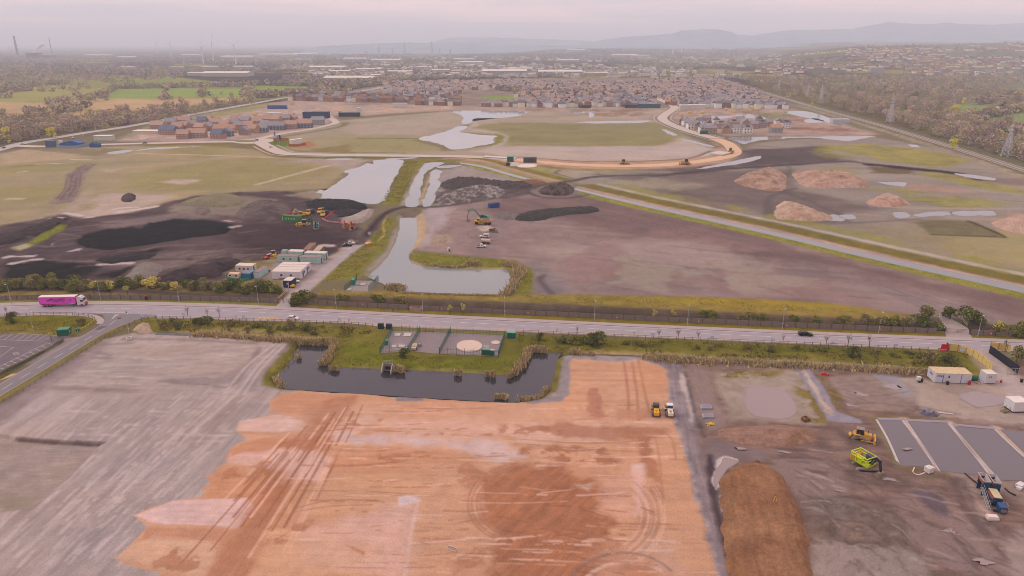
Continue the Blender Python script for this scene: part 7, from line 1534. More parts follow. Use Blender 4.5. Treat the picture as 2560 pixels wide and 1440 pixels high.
for i,(x,y,s,k) in enumerate(((745,758,1.35,0),(762,756,1.6,2),(778,757,1.3,1),(738,765,.9,2),(845,752,.9,0),(866,753,.8,1),(944,757,1.1,2),(952,757,.9,0),(999,760,1.0,1),(1012,762,.8,3),(1760,797,1.0,2),(1782,799,1.1,0),(1850,800,.9,3),(1880,802,1.0,1),(1905,803,.9,0),(1985,808,1.0,2),(2040,811,1.1,0),(2110,812,1.2,1),(2170,814,1.2,3),(2200,815,1.3,1),(2230,816,1.2,0),(2270,817,1.3,3),(2300,815,1.5,2),(2318,800,1.6,1),(2340,826,1.1,2),(2374,797,1.3,2),(2422,812,1.7,2),(2440,808,1.2,0),(2500,838,1.5,1),(2550,842,1.4,0),(2590,846,1.4,2))):
    plant(BUSH[k],(x,y),s,('dark green bush' if k==2 else 'olive bush')+(' clustered beside the farm gate' if x<800 else ' growing along the dark ditch north of the road' if x<2330 else ' near the far farm gate'),'bushes along the road ditch' if x>=800 and x<2330 else ('bushes at the farm gate' if x<800 else 'bushes near the far gate'),part=FS)
for i in range(46):
    x=410+rng.random()*480 if i<18 else (1320+rng.random()*1080);t=rng.random()
    y=(806+22*t+(x-410)*.03) if i<18 else (842+(x-1300)*.0385+20*t)
    plant(BUSH[int(rng.integers(0,4))],(x,y),.32+.4*rng.random(),'low bramble clump on the grassy bank below the road','bramble clumps on the road bank',part=FS)
for x,y,s,k,l in ((1490,862,1.5,2,'large dark bush on the bank, right of the green kiosk'),(1450,861,1.1,0,'rounded bush left of the large dark bank bush'),(1420,856,.9,1,'grey-green bush on the bank nearest the green kiosk'),(1350,850,.7,2,'small bush on the bank beside the kiosk'),(2130,893,1.1,2,'dark bush halfway along the right-hand bank'),(2372,908,1.15,2,'big dark bush by the curved timber hoarding'),(2325,908,1.1,3,'brownish bush left of the big one by the hoarding'),(2540,905,1.5,1,'bush behind the black hoarding'),(30,806,1.1,2,'dark bush on the corner verge at the far left'),(205,812,.8,1,'bush at the tip of the corner verge'),(520,812,1.0,2,'dark bush on the bank below the small signs'),(580,815,.9,3,'brown bush on the bank left of the lay-by'),(770,828,1.0,2,'green bush on the bank below the white hatchback'),(725,824,1.0,3,'brown bush on the bank just left of a green one'),(1012,893,.9,2,'dark green bush at the yard corner above the outfall')):
    plant(BUSH[k],(x,y),s,l,part=FS)
for x,y,s,l in ((470,791,1,'first bare sapling on the pavement right of the junction'),(519,792,1,'second bare sapling on the pavement right of the junction'),(549,793,1,'third bare sapling on the pavement right of the junction'),(1647,846,1,'left of three bare saplings by the road, left of the black car'),(1695,848,1,'middle of three bare saplings by the road'),(1745,850,1,'right of three bare saplings by the road'),(1957,858,.9,'thin bare sapling just left of the black car'),(2065,863,1.1,'left of three bare saplings right of the black car'),(2119,866,1.2,'middle of three bare saplings right of the black car'),(2172,868,1.2,'right of three bare saplings right of the black car'),(17,787,.9,'bare sapling at the far left of the pavement'),(1443,836,.8,'lone thin sapling right of the green kiosk'),(2512,880,1.3,'bare sapling beside the short timber hoarding')):
    plant(SAP,(x,y),s,l)
for x,y,s,l in ((236,739,1.5,'yellowish young tree ahead of the lorry'),(279,740,1.6,'yellowish young tree right of the first one'),(320,741,1.3,'yellowish young tree in the thicket gap'),(1124,786,1.1,'left yellow-green sapling by the brick chamber'),(1157,787,1.2,'right yellow-green sapling by the brick chamber'),(1634,801,1.1,'brown-leaved sapling behind the board fence, left one'),(1682,803,1.1,'brown-leaved sapling behind the board fence, right one'),(2490,838,1.6,'young tree at the right-hand board fence'),(130,853,.9,'pale young tree in the car park corner')):
    plant(SAPY,(x,y),s,l)
def cover(name,label,polys,n,hgt,leaf,cols,thr,sc,seed):
    PX_,PY_=[],[]
    for p in polys:
        W=wpoly(p,0);mn,mx=W.min(0),W.max(0);A=abs(np.sum(W[:,0]*np.roll(W[:,1],-1)-np.roll(W[:,0],-1)*W[:,1]))/2
        m=int(n*A);r=mn+(mx-mn)*rng.random((m*3,2));ok=inside(r[:,0],r[:,1],W)&(fbm(r[:,0],r[:,1],sc,3,seed)>thr);PX_.append(r[ok])
    P=np.concatenate(PX_);k=len(P);z=hgt*rng.random(k)**.7*(.4+.6*np.clip(fbm(P[:,0],P[:,1],sc,3,seed)-thr,0,1));P=np.column_stack([P,z])
    a=rng.normal(size=(k,3));a[:,2]+=1.0;a/=np.linalg.norm(a,axis=1)[:,None];b=np.cross(a,rng.normal(size=(k,3)));b/=np.linalg.norm(b,axis=1)[:,None];s_=(leaf*(.6+.8*rng.random(k)))[:,None]
    co=np.stack([P-a*s_-b*s_,P+a*s_-b*s_*.6,P+a*s_+b*s_*.6,P-a*s_+b*s_],1).reshape(-1,3);pal=np.array([alb(grassy(c,250),250) for c in cols])[rng.integers(0,len(cols),k)]*1.2
    tag(link(name,fast_mesh(name,co,np.arange(4*k).reshape(k,4),np.repeat(np.clip(pal*(1+.2*rng.normal(size=(k,1))),.01,.8),4,0)),LEAF,kind='stuff'),label,'ground cover')
BNK=[[(392,800),(640,807),(940,822),(945,848),(640,838),(400,828)],[(1295,836),(1920,862),(2420,884),(2420,925),(1920,900),(1300,872)]]
cover('bramble','low bramble and scrub over the road bank',BNK,3.2,.9,.16,((92,92,52),(104,100,60),(80,82,50),(118,104,72)),.12,5,45)
cover('rough_grass','tussocky grass round the pond and along the banks',BNK+[[(845,852),(950,848),(950,885),(1100,892),(1250,898),(1290,905),(1270,930),(1000,922),(840,912)],[(660,945),(735,868),(752,872),(700,945),(705,965),(668,962)],[(968,545),(985,545),(955,620),(880,690),(800,712),(860,645),(920,608)],[(1025,634),(1290,652),(1330,690),(1330,735),(1300,735),(1290,665),(1060,662)],[(1010,402),(1045,402),(1030,440),(1000,508),(950,508),(985,450)],[(0,806),(200,800),(230,806),(180,828),(0,828)],[(800,728),(1340,738),(1800,746),(2200,785),(2000,782),(1280,752),(800,738)]],1.6,.35,.13,((120,116,60),(134,124,72),(108,108,50),(142,128,84)),-.35,4,47)
hd_=wpoly([(-120,1010),(0,938),(60,908),(105,884),(158,853)],5,False);pc_,pf_,pl_=[],[],[]
n_=2600;t_=rng.random(n_)*(len(hd_)-1);i0=np.minimum(t_.astype(int),len(hd_)-2);fr=(t_-i0)[:,None]
cc=hd_[i0]*(1-fr)+hd_[i0+1]*fr
co,f,col=leafcloud(n_,[(0,0,.45,.6,.6,.5)],.12,(86,84,54),230);co=co.reshape(n_,4,3);co[:,:,:2]+=cc[:,None,:]
tag(link('hedge',fast_mesh('hedge',co.reshape(-1,3),f,col),LEAF),'low clipped hedge between car park and side road','hedge')
def reeds(label,pts,w_,h,n,c=(186,152,116),group=None):
    W=wpoly(pts,5,len(pts)>1 and False) if len(pts)>1 else np.repeat(wpoly(pts+pts,0,False),1,0)
    t=rng.random(n)*(len(W)-1);i=np.minimum(t.astype(int),len(W)-2);fr=(t-i)[:,None];o=W.mean(0)
    P=W[i]*(1-fr)+W[i+1]*fr-o+rng.normal(size=(n,2))*w_*.4
    P=P+.5*w_*np.stack([fbm(P[:,0]+o[0],P[:,1]+o[1],3,3,5),fbm(P[:,0]+o[0],P[:,1]+o[1],3,3,8)],1)
    hh=.85*h*(.45+.6*rng.random(n))*(1-.25*np.minimum(1,np.linalg.norm(P-(W[i]*(1-fr)+W[i+1]*fr-o),axis=1)/w_));a=rng.random(n)*3.14;s=.09+.08*rng.random(n);le=rng.normal(size=(n,2))*.22*h
    dx=np.stack([np.cos(a)*s,np.sin(a)*s],1);z0=np.full((n,1),-.5)
    v=np.stack([np.hstack([P-dx,z0]),np.hstack([P+dx,z0]),np.hstack([P+dx*1.1+le,hh[:,None]]),np.hstack([P-dx*1.1+le,hh[:,None]])],1).reshape(-1,3)
    col=np.repeat(1.2*alb(c,260)[None]*(1+.2*rng.normal(size=(n,1))),n if False else 1,0);col=np.repeat(col,4,0)
    return tag(link('reed_clump',fast_mesh('reed_clump',v,np.arange(4*n).reshape(n,4),np.clip(col,.02,.9)),LEAF,None,(o[0],o[1],0)),label,'reeds',group)
for l,p,w_,h,n in (('reed band curving round the left inlet of the near pond',[(800,857),(826,855),(834,866),(828,884),(818,897),(811,911)],1.5,2.3,900),('reed fringe along the top of the left inlet',[(640,850),(700,852),(760,856),(800,858)],1.8,2.0,1100),('reed patch along the far end of the bank ditch',[(490,838),(560,842),(640,849)],1.8,1.8,900),('reed clump at the left corner of the near pond',[(688,950),(696,960),(706,966)],.9,1.8,300),('small reed tuft on the left bank of the inlet',[(746,890),(748,893)],.6,1.5,80),('reed tuft where the inlet meets the pond',[(828,920),(842,922)],.8,1.6,160),('reed clump right of the concrete outfall',[(988,924),(1004,928)],1.1,2.0,300),
                      ('round reed tuft alone on the pond bank below the yard',[(1144,934),(1150,935)],.7,2.0,160),('left of two reed tufts below the round slab',[(1217,937),(1220,937)],.5,1.6,110),('right of two reed tufts below the round slab',[(1231,938),(1234,938)],.6,2.0,140),('reed tuft at the right end of the pond bank',[(1272,942),(1282,936)],.8,1.6,140),('reed band curving round the right inlet of the near pond',[(1362,876),(1338,876),(1320,880),(1314,894),(1308,908),(1300,918),(1288,934)],1.3,2.3,1000),('reed clump at the head of the right inlet',[(1428,884),(1450,886)],1.0,2.2,260),('small reed tuft right of the inlet head',[(1472,887),(1480,888)],.7,1.8,120),
                      ('reed tufts on the near edge of the pond, left pair',[(1238,993),(1262,995)],.7,1.5,220),('reed fringe on the near edge below the right inlet',[(1296,998),(1330,998),(1355,990),(1366,970)],.8,1.4,380),('long band of dry reeds in front of the yard fence, left half',[(1620,896),(1700,901),(1800,906),(1920,911)],2.2,2.0,2000),('long band of dry reeds in front of the yard fence, right half',[(1940,913),(2060,918),(2200,926),(2340,936),(2400,942)],2.4,2.0,2200),
                      ('tall tan reed bed curving round the right end of the basin',[(1262,664),(1288,668),(1300,684),(1292,700),(1278,722),(1266,736)],2.4,2.6,1800),('tan reed patch on the top edge of the basin',[(1170,660),(1184,662),(1200,663)],1.8,2.4,450),('reed fringe along the top left of the basin',[(1060,662),(1110,666),(1170,667)],1.0,1.2,420),('brown reed clump at the lower left corner of the basin',[(974,722),(990,722),(1004,724)],2.4,2.8,700),('thin reed fringe along the near edge of the basin',[(1000,733),(1100,737),(1200,739),(1262,740)],.8,1.1,700)):
    reeds(l,p,w_,h,n)
TB=[proto('bare_tree','tree',14,6.5,11,620,.42,c,1000,.12) for c in BROWNS]
TG=[proto('ivy_tree','tree',12,5,9,500,.5,c,1000,.08) for c in ((92,94,68),(102,104,74))]
TY=proto('willow_tree','tree',11,5.5,9,520,.45,(164,152,92),1000,.08);SC=[proto('scrub_tree','tree',7,4.6,8,380,.4,c,800,.05) for c in ((122,108,98),(128,118,92),(112,104,88),(132,116,108))]
def inpx(x,y,poly):return bool(inside(np.array([x],float),np.array([y],float),np.array(poly,float))[0])
WOODR=[(1905,236),(2060,262),(2200,300),(2345,343),(2560,408),(2720,456),(2760,240),(2300,205),(1960,205)]
CLEAR=[[(2380,266),(2440,258),(2500,264),(2470,288),(2400,296)],[(2430,302),(2560,282),(2760,282),(2760,345),(2560,330),(2500,316)],[(2060,210),(2140,207),(2110,218)]]
cnt=0
while cnt<175:
    x=1905+rng.random()*840;y=225+rng.random()**.8*220
    if not inpx(x,y,WOODR) or any(inpx(x,y,c) for c in CLEAR):continue
    e=y-(236+(x-1905)*.262)
    q=rng.random();pr=TB[int(rng.integers(0,5))] if q<.8 else TG[int(rng.integers(0,2))]
    if e>-14:pr=SC[int(rng.integers(0,4))]
    s=.75+.5*rng.random()
    plant(pr,(x,y),s,{'bare_tree':'leafless brown tree in the wood beyond the railway','ivy_tree':'dark ivy-green tree in the wood beyond the railway','scrub_tree':'scrubby small tree on the wood edge along the railway'}[pr[0]],{'bare_tree':'bare trees of the railway wood','ivy_tree':'dark green trees of the railway wood','scrub_tree':'scrub along the railway wood edge'}[pr[0]],parts=True);cnt+=1
for x,y,s,l in ((2385,290,1.3,'yellow-green willow at the left of the small meadow'),(2410,262,1.0,'yellow willow at the back of the small meadow'),(2380,372,.8,'pale round bush at the railway wood edge'),(2030,268,.8,'pale willow pair near the far pylon'),(2555,250,1.2,'yellowish willow at the far right of the wood')):plant(TY,(x,y),s,l,parts=True)
LEFTW=[(-40,372),(60,352),(140,337),(330,308),(480,279),(640,250),(640,240),(470,262),(300,280),(100,300),(-40,292)]
cnt=0
while cnt<105:
    x=-40+rng.random()*680;y=240+rng.random()*130
    if not inpx(x,y,LEFTW):continue
    if 120<x<400 and y<310 and rng.random()<.75:continue
    pr=SC[int(rng.integers(0,4))] if rng.random()<.6 else TB[int(rng.integers(0,5))]
    plant(pr,(x,y),.8+.5*rng.random(),{'bare_tree':'leafless brown tree in the wet scrubland left of the wide road','scrub_tree':'scrubby bush-like tree in the wet scrubland left of the wide road'}[pr[0]],{'bare_tree':'bare trees in the left scrubland','scrub_tree':'scrub trees in the left scrubland'}[pr[0]],parts=True);cnt+=1
for x,y,s,l in ((130,344,1.1,'pale willow beside the wide road, left part'),(20,352,1.2,'pale green willow at the left edge by the wide road'),(225,287,1.0,'pale rounded willow in the reed meadow'),(246,290,1.0,'second pale willow right of the rounded one')):plant(TY,(x,y),s,l)
OPEN=[[(-50,262),(-50,212),(140,200),(340,212),(250,246),(640,240),(900,226),(640,256),(480,270),(330,292),(-50,300)],[(250,246),(290,222),(612,220),(608,243),(330,250)],[(624,214),(760,216),(880,230),(860,237),(640,240)],[(720,268),(720,236),(960,206),(1280,196),(1700,194),(1840,200),(1990,278),(1700,280)]]+CLEAR
KX,KY=[],[]
N0=0
while N0<5200:
    m=4000;x=-260+rng.random(m)*3080;y=120+rng.random(m)**1.1*140
    wx,wy=GA(x,y);dn=fbm(wx,wy,420,4,33)+.5*fbm(wx,wy,120,3,37)
    ok=(dn>-.12)&(y<262)&(y>118)
    hill=(x>1840)&(y<192)&(y>130);ok &= ~hill|(dn>.3)
    lim=np.where(x<640,262,np.where(x<1000,226,np.where(x<1850,200,200+(x-1850)*.2)));ok &= y<lim
    for p in OPEN:ok &= ~inside(x,y,np.array(p,float))
    KX.append(wx[ok]);KY.append(wy[ok]);N0+=int(ok.sum())
for a,b in (((250,247),(290,222)),((290,222),(620,216)),((412,245),(416,219)),((505,242),(514,221)),((608,242),(616,218)),((640,241),(880,233)),((0,222),(180,208)),((0,232),(80,226)),((640,246),(880,222)),((880,222),(1000,203)),((700,212),(960,206)),((2440,262),(2560,250)),((2420,300),(2500,290)),((2500,290),(2560,276)),((1290,234),(1560,240)),((1240,226),(1300,228))):
    L=math.hypot(b[0]-a[0],b[1]-a[1]);n=int(L/2.2);t=rng.random(n);wx,wy=GA(a[0]+(b[0]-a[0])*t+rng.normal(size=n),a[1]+(b[1]-a[1])*t+rng.normal(size=n)*.8);KX.append(wx);KY.append(wy)
m=1500;x=rng.random(m)*640;y=215+rng.random(m)*75;wx,wy=GA(x,y);ok=fbm(wx,wy,90,4,51)>.55;KX.append(wx[ok]);KY.append(wy[ok])
m=1500;x=-60+rng.random(m)*700;y=250+rng.random(m)*122;ok=inside(x,y,np.array([(-60,304),(330,291),(420,262),(480,276),(640,246),(640,251),(430,298),(150,336),(60,351),(-60,372)],float));wx,wy=GA(x[ok],y[ok]);NS=int(ok.sum());KX.append(wx);KY.append(wy)
m=2600;x=1880+rng.random(m)*960;y=200+rng.random(m)*230;ok=inside(x,y,np.array(WOODR,float))
for c in CLEAR:ok &= ~inside(x,y,np.array(c,float))
wx,wy=GA(x[ok],y[ok]);NR=int(ok.sum());KX.append(wx);KY.append(wy)
KX=np.concatenate(KX);KY=np.concatenate(KY);KZ=relief(KX,KY);n=len(KX)
DK=np.hypot(KX,KY);per=28;NEARW=46
def mass(name,label,sel,per,leafk):
    kx,ky,kz=KX[sel],KY[sel],KZ[sel];n=len(kx)
    hh=(7+7*rng.random(n))*np.where(np.hypot(kx,ky)>2500,1.1,1.0);rr=hh*(.42+.25*rng.random(n))
    v=rng.normal(size=(n,per,3));v/=np.linalg.norm(v,axis=2)[:,:,None];v[:,:,2]=np.abs(v[:,:,2]*.9)**.8*np.sign(v[:,:,2])
    P=np.stack([kx,ky,kz+hh*.48],1)[:,None,:]+v*(.55+.45*rng.random((n,per,1)))*np.stack([rr,rr,hh*.5],1)[:,None,:]
    a=rng.normal(size=(n,per,3));a/=np.linalg.norm(a,axis=2)[:,:,None];b=np.cross(a,rng.normal(size=(n,per,3)));b/=np.linalg.norm(b,axis=2)[:,:,None]
    s=(leafk*hh)[:,None,None]*(.6+.8*rng.random((n,per,1)))
    co=np.stack([P-a*s-b*s,P+a*s-b*s,P+a*s+b*s,P-a*s+b*s],2).reshape(-1,3)
    pal=np.array([alb(c,1500) for c in ((142,127,123),(146,131,123),(133,120,120),(137,129,116),(129,118,120),(143,133,118))]);k=rng.integers(0,6,n)
    col=np.repeat(2.5*pal[k]*(1+.12*rng.normal(size=(n,1))),per*4,0)
    o=tag(link(name,fast_mesh(name,co,np.arange(len(co)).reshape(-1,4),np.clip(col,.01,.6)),LEAF,kind='stuff'),label,'woodland')
sel=np.zeros(n,bool);sel[-NR:]=True;sel2=np.zeros(n,bool);sel2[-NR-NS:-NR]=True
mass('railway_wood','brown leafless woodland beyond the railway',sel,105,.042);mass('far_woodland','hazy belts of bare trees across the far plain',~sel&~sel2,per,.105)
mass('scrub_wood','brown scrub woodland left of the wide road',sel2,70,.05)
# ================================================================ houses
def roof_mesh(L,W,h,rise,hip=0.0):
    o=.35;mb=MB();z=h-.1;a,b=L/2+o,W/2+o;r=L/2+o-hip
    vs=[(-a,-b,z),(a,-b,z),(a,b,z),(-a,b,z),(-r,0,h+rise),(r,0,h+rise)]
    mb.add(vs,[(0,1,5,4),(2,3,4,5),(1,2,5),(3,0,4),(3,2,1,0)]);return mb
def wall_mesh(L,W,h,rise):
    vs=[(-L/2,-W/2,0),(L/2,-W/2,0),(L/2,W/2,0),(-L/2,W/2,0),(-L/2,-W/2,h),(L/2,-W/2,h),(L/2,W/2,h),(-L/2,W/2,h),(-L/2,0,h+rise-.2),(L/2,0,h+rise-.2)]
    return MB().add(vs,[(0,1,5,4),(2,3,7,6),(1,2,6,9,5),(3,0,4,8,7)])
WALLC={'brick':(178,142,132),'red brick':(168,128,120),'orange brick':(192,152,132),'white':(246,238,232),'cream':(238,222,202),'dark-clad':(118,122,138),'grey':(164,158,158)}
ROOFC={'tan':(186,152,138),'grey':(158,150,156),'slate':(134,126,134),'orange':(188,150,130),'blue-grey':(116,122,146),'brown':(158,128,116)}
WINM=mat((176,178,188),900,0.3,key='far_window');WIND=mat((70,72,84),900,0.3,key='far_window');PV=mat((52,54,76),900,0.3,key='solar_panel')
_hm={}
def house(label,at,head,L,W,h,wc,rc,group,near=False,pv=False,gable=False,z=0.0):
    d=900 if near else 1300
    key=(round(L),round(W),round(h,1),wc,rc,near)
    if key not in _hm:
        rise=W*.43;wm=wall_mesh(L,W,h,rise).mesh('wall');wm.materials.append(mat(WALLC[wc],d,0.9,.12,1.5,key='house_wall'));rm=roof_mesh(L,W,h,rise).mesh('roof');rm.materials.append(mat(ROOFC[rc],d,0.9,.10,.6,key='house_roof'));_hm[key]=(wm,rm,rise)
    wm,rm,rise=_hm[key]
    r=thing('house',label,'house',at,head,group);link('wall',wm,None,r);link('roof',rm,None,r)
    if near:
        k=max(2,int(L/3.2));m_=WIND if wc in ('white','cream') else WINM
        for i in range(k):
            x=(i+.5)/k*L-L/2
            link('window',_box('win',(1.3,.08,1.3),m_),None,r,(x,-W/2-.04,h*.74))
            link('window' if i else 'door',_box('win' if i else 'door',(1.3,.08,1.3) if i else (1.1,.08,2.1),m_),None,r,(x,-W/2-.04,h*.27 if i else 1.1))
        if pv:
            a=math.atan2(rise,W/2);o=link('solar_panel',_box('pv',(L*.45,W*.34,.1),PV),None,r,(0,-W*.22,h+rise*.60));o.rotation_euler=(a,0,0)
        else:link('chimney',_box('chim',(.9,.7,1.6),mat(WALLC['brick'],d,key='house_wall')),None,r,(L*.3,0,h+rise))
    return r
_bx={}
def _box(nm,d,m):
    k=(nm,d,m.name)
    if k not in _bx:_bx[k]=MB().box((0,0,0),d).mesh(nm);_bx[k].materials.append(m)
    return _bx[k]
LH=[(285,310,180,'brick','tan'),(440,268,130,'brick','grey'),(580,245,190,'brick','tan'),(410,372,220,'brick','blue-grey'),(590,425,140,'brick','tan'),(760,412,210,'brick','tan'),(600,318,130,'brick','tan'),(690,300,130,'brick','grey'),(820,252,110,'red brick','blue-grey'),(800,335,130,'orange brick','tan'),(895,325,110,'brick','grey'),(985,270,130,'brick','tan'),(1110,295,130,'brick','tan'),(1220,275,110,'brick','grey'),(1100,355,260,'orange brick','orange'),(1020,425,150,'brick','blue-grey'),(1135,395,90,'dark-clad','grey'),(1270,312,100,'brick','grey'),(1360,248,120,'brick','grey'),(1390,310,120,'brick','tan'),(1500,258,120,'brick','tan'),(1450,355,120,'orange brick','orange'),(1340,380,90,'brick','grey'),(1570,345,110,'dark-clad','grey'),(1600,300,100,'brick','grey'),(1640,232,130,'brick','tan'),(1735,318,200,'dark-clad','grey'),(1730,236,120,'brick','tan'),(1850,222,110,'brick','grey'),(1910,302,150,'brick','tan'),(1935,215,80,'brick','tan'),(2075,290,190,'dark-clad','tan'),(2245,250,150,'grey','grey'),(900,240,110,'brick','tan'),(1240,230,120,'brick','orange'),(520,330,120,'brick','tan')]
def ordered(lst):return sorted(range(len(lst)),key=lambda i:lst[i][0])
for j,i in enumerate(ordered(LH)):
    zx,zy,w,wc,rc=LH[i];x,y=340+zx/4.923,260+zy/4.923;L=max(8,w/4.923/ppm(y));
    house(f'{wc} house with {rc} roof, {ORD[j + 1]} from left in the left-hand estate',(x,y),(.12 if i%3 else-.25)+(1.35 if i in (16,22,30) else 0),L,10,5.4,wc,rc,'houses of the left-hand estate',True)
RH=[(225,255,70,'brick','slate'),(262,265,75,'white','grey'),(335,300,110,'white','grey'),(415,318,85,'orange brick','slate'),(470,350,80,'white','grey'),(560,358,150,'brick','grey'),(545,290,105,'white','slate'),(525,225,80,'brick','grey'),(690,300,130,'orange brick','grey'),(760,355,110,'orange brick','slate'),(850,280,120,'orange brick','grey'),(890,355,110,'white','grey'),(1000,275,110,'orange brick','grey'),(1015,358,110,'white','grey'),(1100,300,90,'brick','grey'),(1165,230,100,'orange brick','slate'),(1195,290,90,'brick','slate'),(1275,275,90,'brick','grey'),(1400,265,95,'white','grey'),(1490,290,110,'white','slate'),(1370,350,140,'grey','orange'),(640,250,80,'white','slate'),(935,240,90,'white','grey'),(440,260,80,'white','slate')]
for j,i in enumerate(ordered(RH)):
    zx,zy,w,wc,rc=RH[i];x,y=1660+zx/4.923,260+zy/4.923;L=max(7.5,w/4.923/ppm(y))
    house(f'{wc} house with {rc} roof, {ORD[j + 1]} from left in the near right-hand estate',(x,y),(.1 if i%3 else 1.45),L,8,5.8,wc,rc,'houses of the estate right of the road',True,pv=i in (3,8,9,10,12,13,15,16,19))
ROWS=[('the short brick front row','far red-brick estate',720,251,860,254,11,.85,0),('the second brick row','far red-brick estate',870,254,1020,258,12,.85,0),('the brick row by the lake','far red-brick estate',1040,262,1152,265,10,.85,0),('the long brick middle row','far red-brick estate',745,246,1155,253,24,.8,0),('the long brick back row','far red-brick estate',800,239,1150,245,20,.8,0),
        ('the lakeside front row','lakeside estate',1204,266,1458,268,22,.4,1),('the row behind the stores','lakeside estate',1482,266,1636,267,13,.5,1),('the second lakeside row','lakeside estate',1300,258,1640,260,24,.45,1),('the third lakeside row','lakeside estate',1420,250,1630,251,15,.4,1),
        ('the right-hand front row','right-hand far estate',1704,268,1968,272,19,.4,2),('the right-hand second row','right-hand far estate',1680,259,1960,263,20,.5,2),('the right-hand third row','right-hand far estate',1660,250,1925,253,18,.5,2),('the right-hand fourth row','right-hand far estate',1656,242,1890,243,16,.45,2)]
for lab,grp,x0,y0,x1,y1,n,pb,sty in ROWS:
    for i in range(n):
        x=x0+(x1-x0)*(i+.5)/n+rng.normal()*1.2;y=y0+(y1-y0)*i/n+rng.normal()*.7
        wc=('red brick' if rng.random()<.6 else 'brick') if rng.random()<pb else ('white' if rng.random()<.7 else 'cream');rc=('slate','brown','grey')[int(rng.integers(0,3))] if sty==0 else ('grey','slate','grey')[int(rng.integers(0,3))]
        house(f'{wc} house with {rc} roof, {ORD[i + 1]} from left in {lab}',(x,y),(0,.2,1.5,-.2)[int(rng.integers(0,4))],(8,10,12)[int(rng.integers(0,3))],8,(5.6,7.2)[int(rng.random()<.25)],wc,rc,grp)
def town(name,label,hx,hy,wallp,roofp,L=(7,16),h=(5,7)):
    n=len(hx);hz_=relief(hx,hy)-.3;l=L[0]+(L[1]-L[0])*rng.random(n);w_=7+3*rng.random(n);hh=h[0]+(h[1]-h[0])*rng.random(n);th=np.where(rng.random(n)<.7,.05,1.5)+.25*rng.normal(size=n)
    ca,sa=np.cos(th),np.sin(th)
    def pt(dx,dy,z):return np.stack([hx+ca*dx-sa*dy,hy+sa*dx+ca*dy,hz_+z],1)
    B=[pt(s*l/2,t*w_/2,0*hh) for s,t in ((-1,-1),(1,-1),(1,1),(-1,1))];T=[pt(s*l/2,t*w_/2,hh) for s,t in ((-1,-1),(1,-1),(1,1),(-1,1))];R=[pt(s*l/2,0*w_,hh+w_*.36) for s in (-1,1)];E=[pt(s*(l/2+.4),t*(w_/2+.4),hh-.2) for s,t in ((-1,-1),(1,-1),(1,1),(-1,1))]
    V=np.stack(B+T+R+E+R,1);f=np.array([(0,1,5,4),(2,3,7,6),(1,2,6,5),(3,0,4,7),(5,6,9,9),(7,4,8,8),(10,11,15,14),(12,13,14,15)])
    f=np.array([(0,1,5,4),(2,3,7,6),(1,2,6,5),(3,0,4,7),(10,11,15,14),(12,13,14,15)]);F_=(f[None]+(np.arange(n)*16)[:,None,None]).reshape(-1,4)
    tri=np.array([(5,6,9),(7,4,8)]);T_=(tri[None]+(np.arange(n)*16)[:,None,None]).reshape(-1,3)
    wc=np.array([alb(c,2200) for c in wallp])[rng.integers(0,len(wallp),n)];rc=np.array([alb(c,2200) for c in roofp])[rng.integers(0,len(roofp),n)]
    col=np.concatenate([np.repeat(wc[:,None],10,1),np.repeat(rc[:,None],6,1)],1).reshape(-1,3)
    F4=np.concatenate([F_,np.concatenate([T_,T_[:,2:]],1)]) if False else F_
    m_=fast_mesh(name,V.reshape(-1,3),F4,np.clip(col,.02,.86));tag(link(name,m_,LEAF,kind='stuff'),label,'town')
WP1=[(236,226,218),(230,216,200),(176,140,130),(168,132,124),(232,226,220)];RP1=[(164,150,154),(176,150,144),(150,140,150),(178,156,150)]
n=1150;x=960+rng.random(n)*700;y=204+rng.random(n)*34;ok=(y>204+np.abs(x-1280)*.02)&~((y>226)&(x<1300)&(x>1150));wx,wy=GA(x[ok],y[ok]);n2=620;x2=1640+rng.random(n2)*260;y2=200+rng.random(n2)*38;ok2=x2<1770+(y2-195)*3.4;a_,b_=GA(x2[ok2],y2[ok2])
n3=420;x3=1290+rng.random(n3)*660;y3=237+rng.random(n3)*27;ok3=(np.abs(x3-1652)>16)&((x3<1640)|(x3<1900+(y3-240)*2.5));c_,d_=GA(x3[ok3],y3[ok3]);wx=np.concatenate([wx,c_]);wy=np.concatenate([wy,d_])
town('estate_houses','closely packed newer houses behind the lakeside rows',np.concatenate([wx,a_]),np.concatenate([wy,b_]),WP1,RP1,L=(6,12))
n=2600;ang=.33+.75*rng.random(n);yy=2250+1700*rng.random(n)**.9;row=np.round(yy/95)*95+14*rng.normal(size=n);hx=ang*row;ok=fbm(hx,row,300,4,71)>-.15
town('hillside_town','pale terraces of houses spread over the right-hand hillside',hx[ok],row[ok],[(244,230,210),(238,226,216),(192,160,148),(246,234,206),(180,148,140)],[(150,130,126),(168,138,128),(140,130,136)],L=(9,34))
n=1300;x=700+rng.random(n)*1250;y=128+rng.random(n)**.8*66;wx,wy=GA(x,y);ok=fbm(wx,wy,500,4,81)>.1
town('distant_town','scattered hazy buildings of the distant town',wx[ok],wy[ok],[(222,212,204),(214,204,200),(190,170,160),(226,212,190)],[(170,160,162),(196,186,182),(150,138,140)],L=(8,30),h=(5,9))
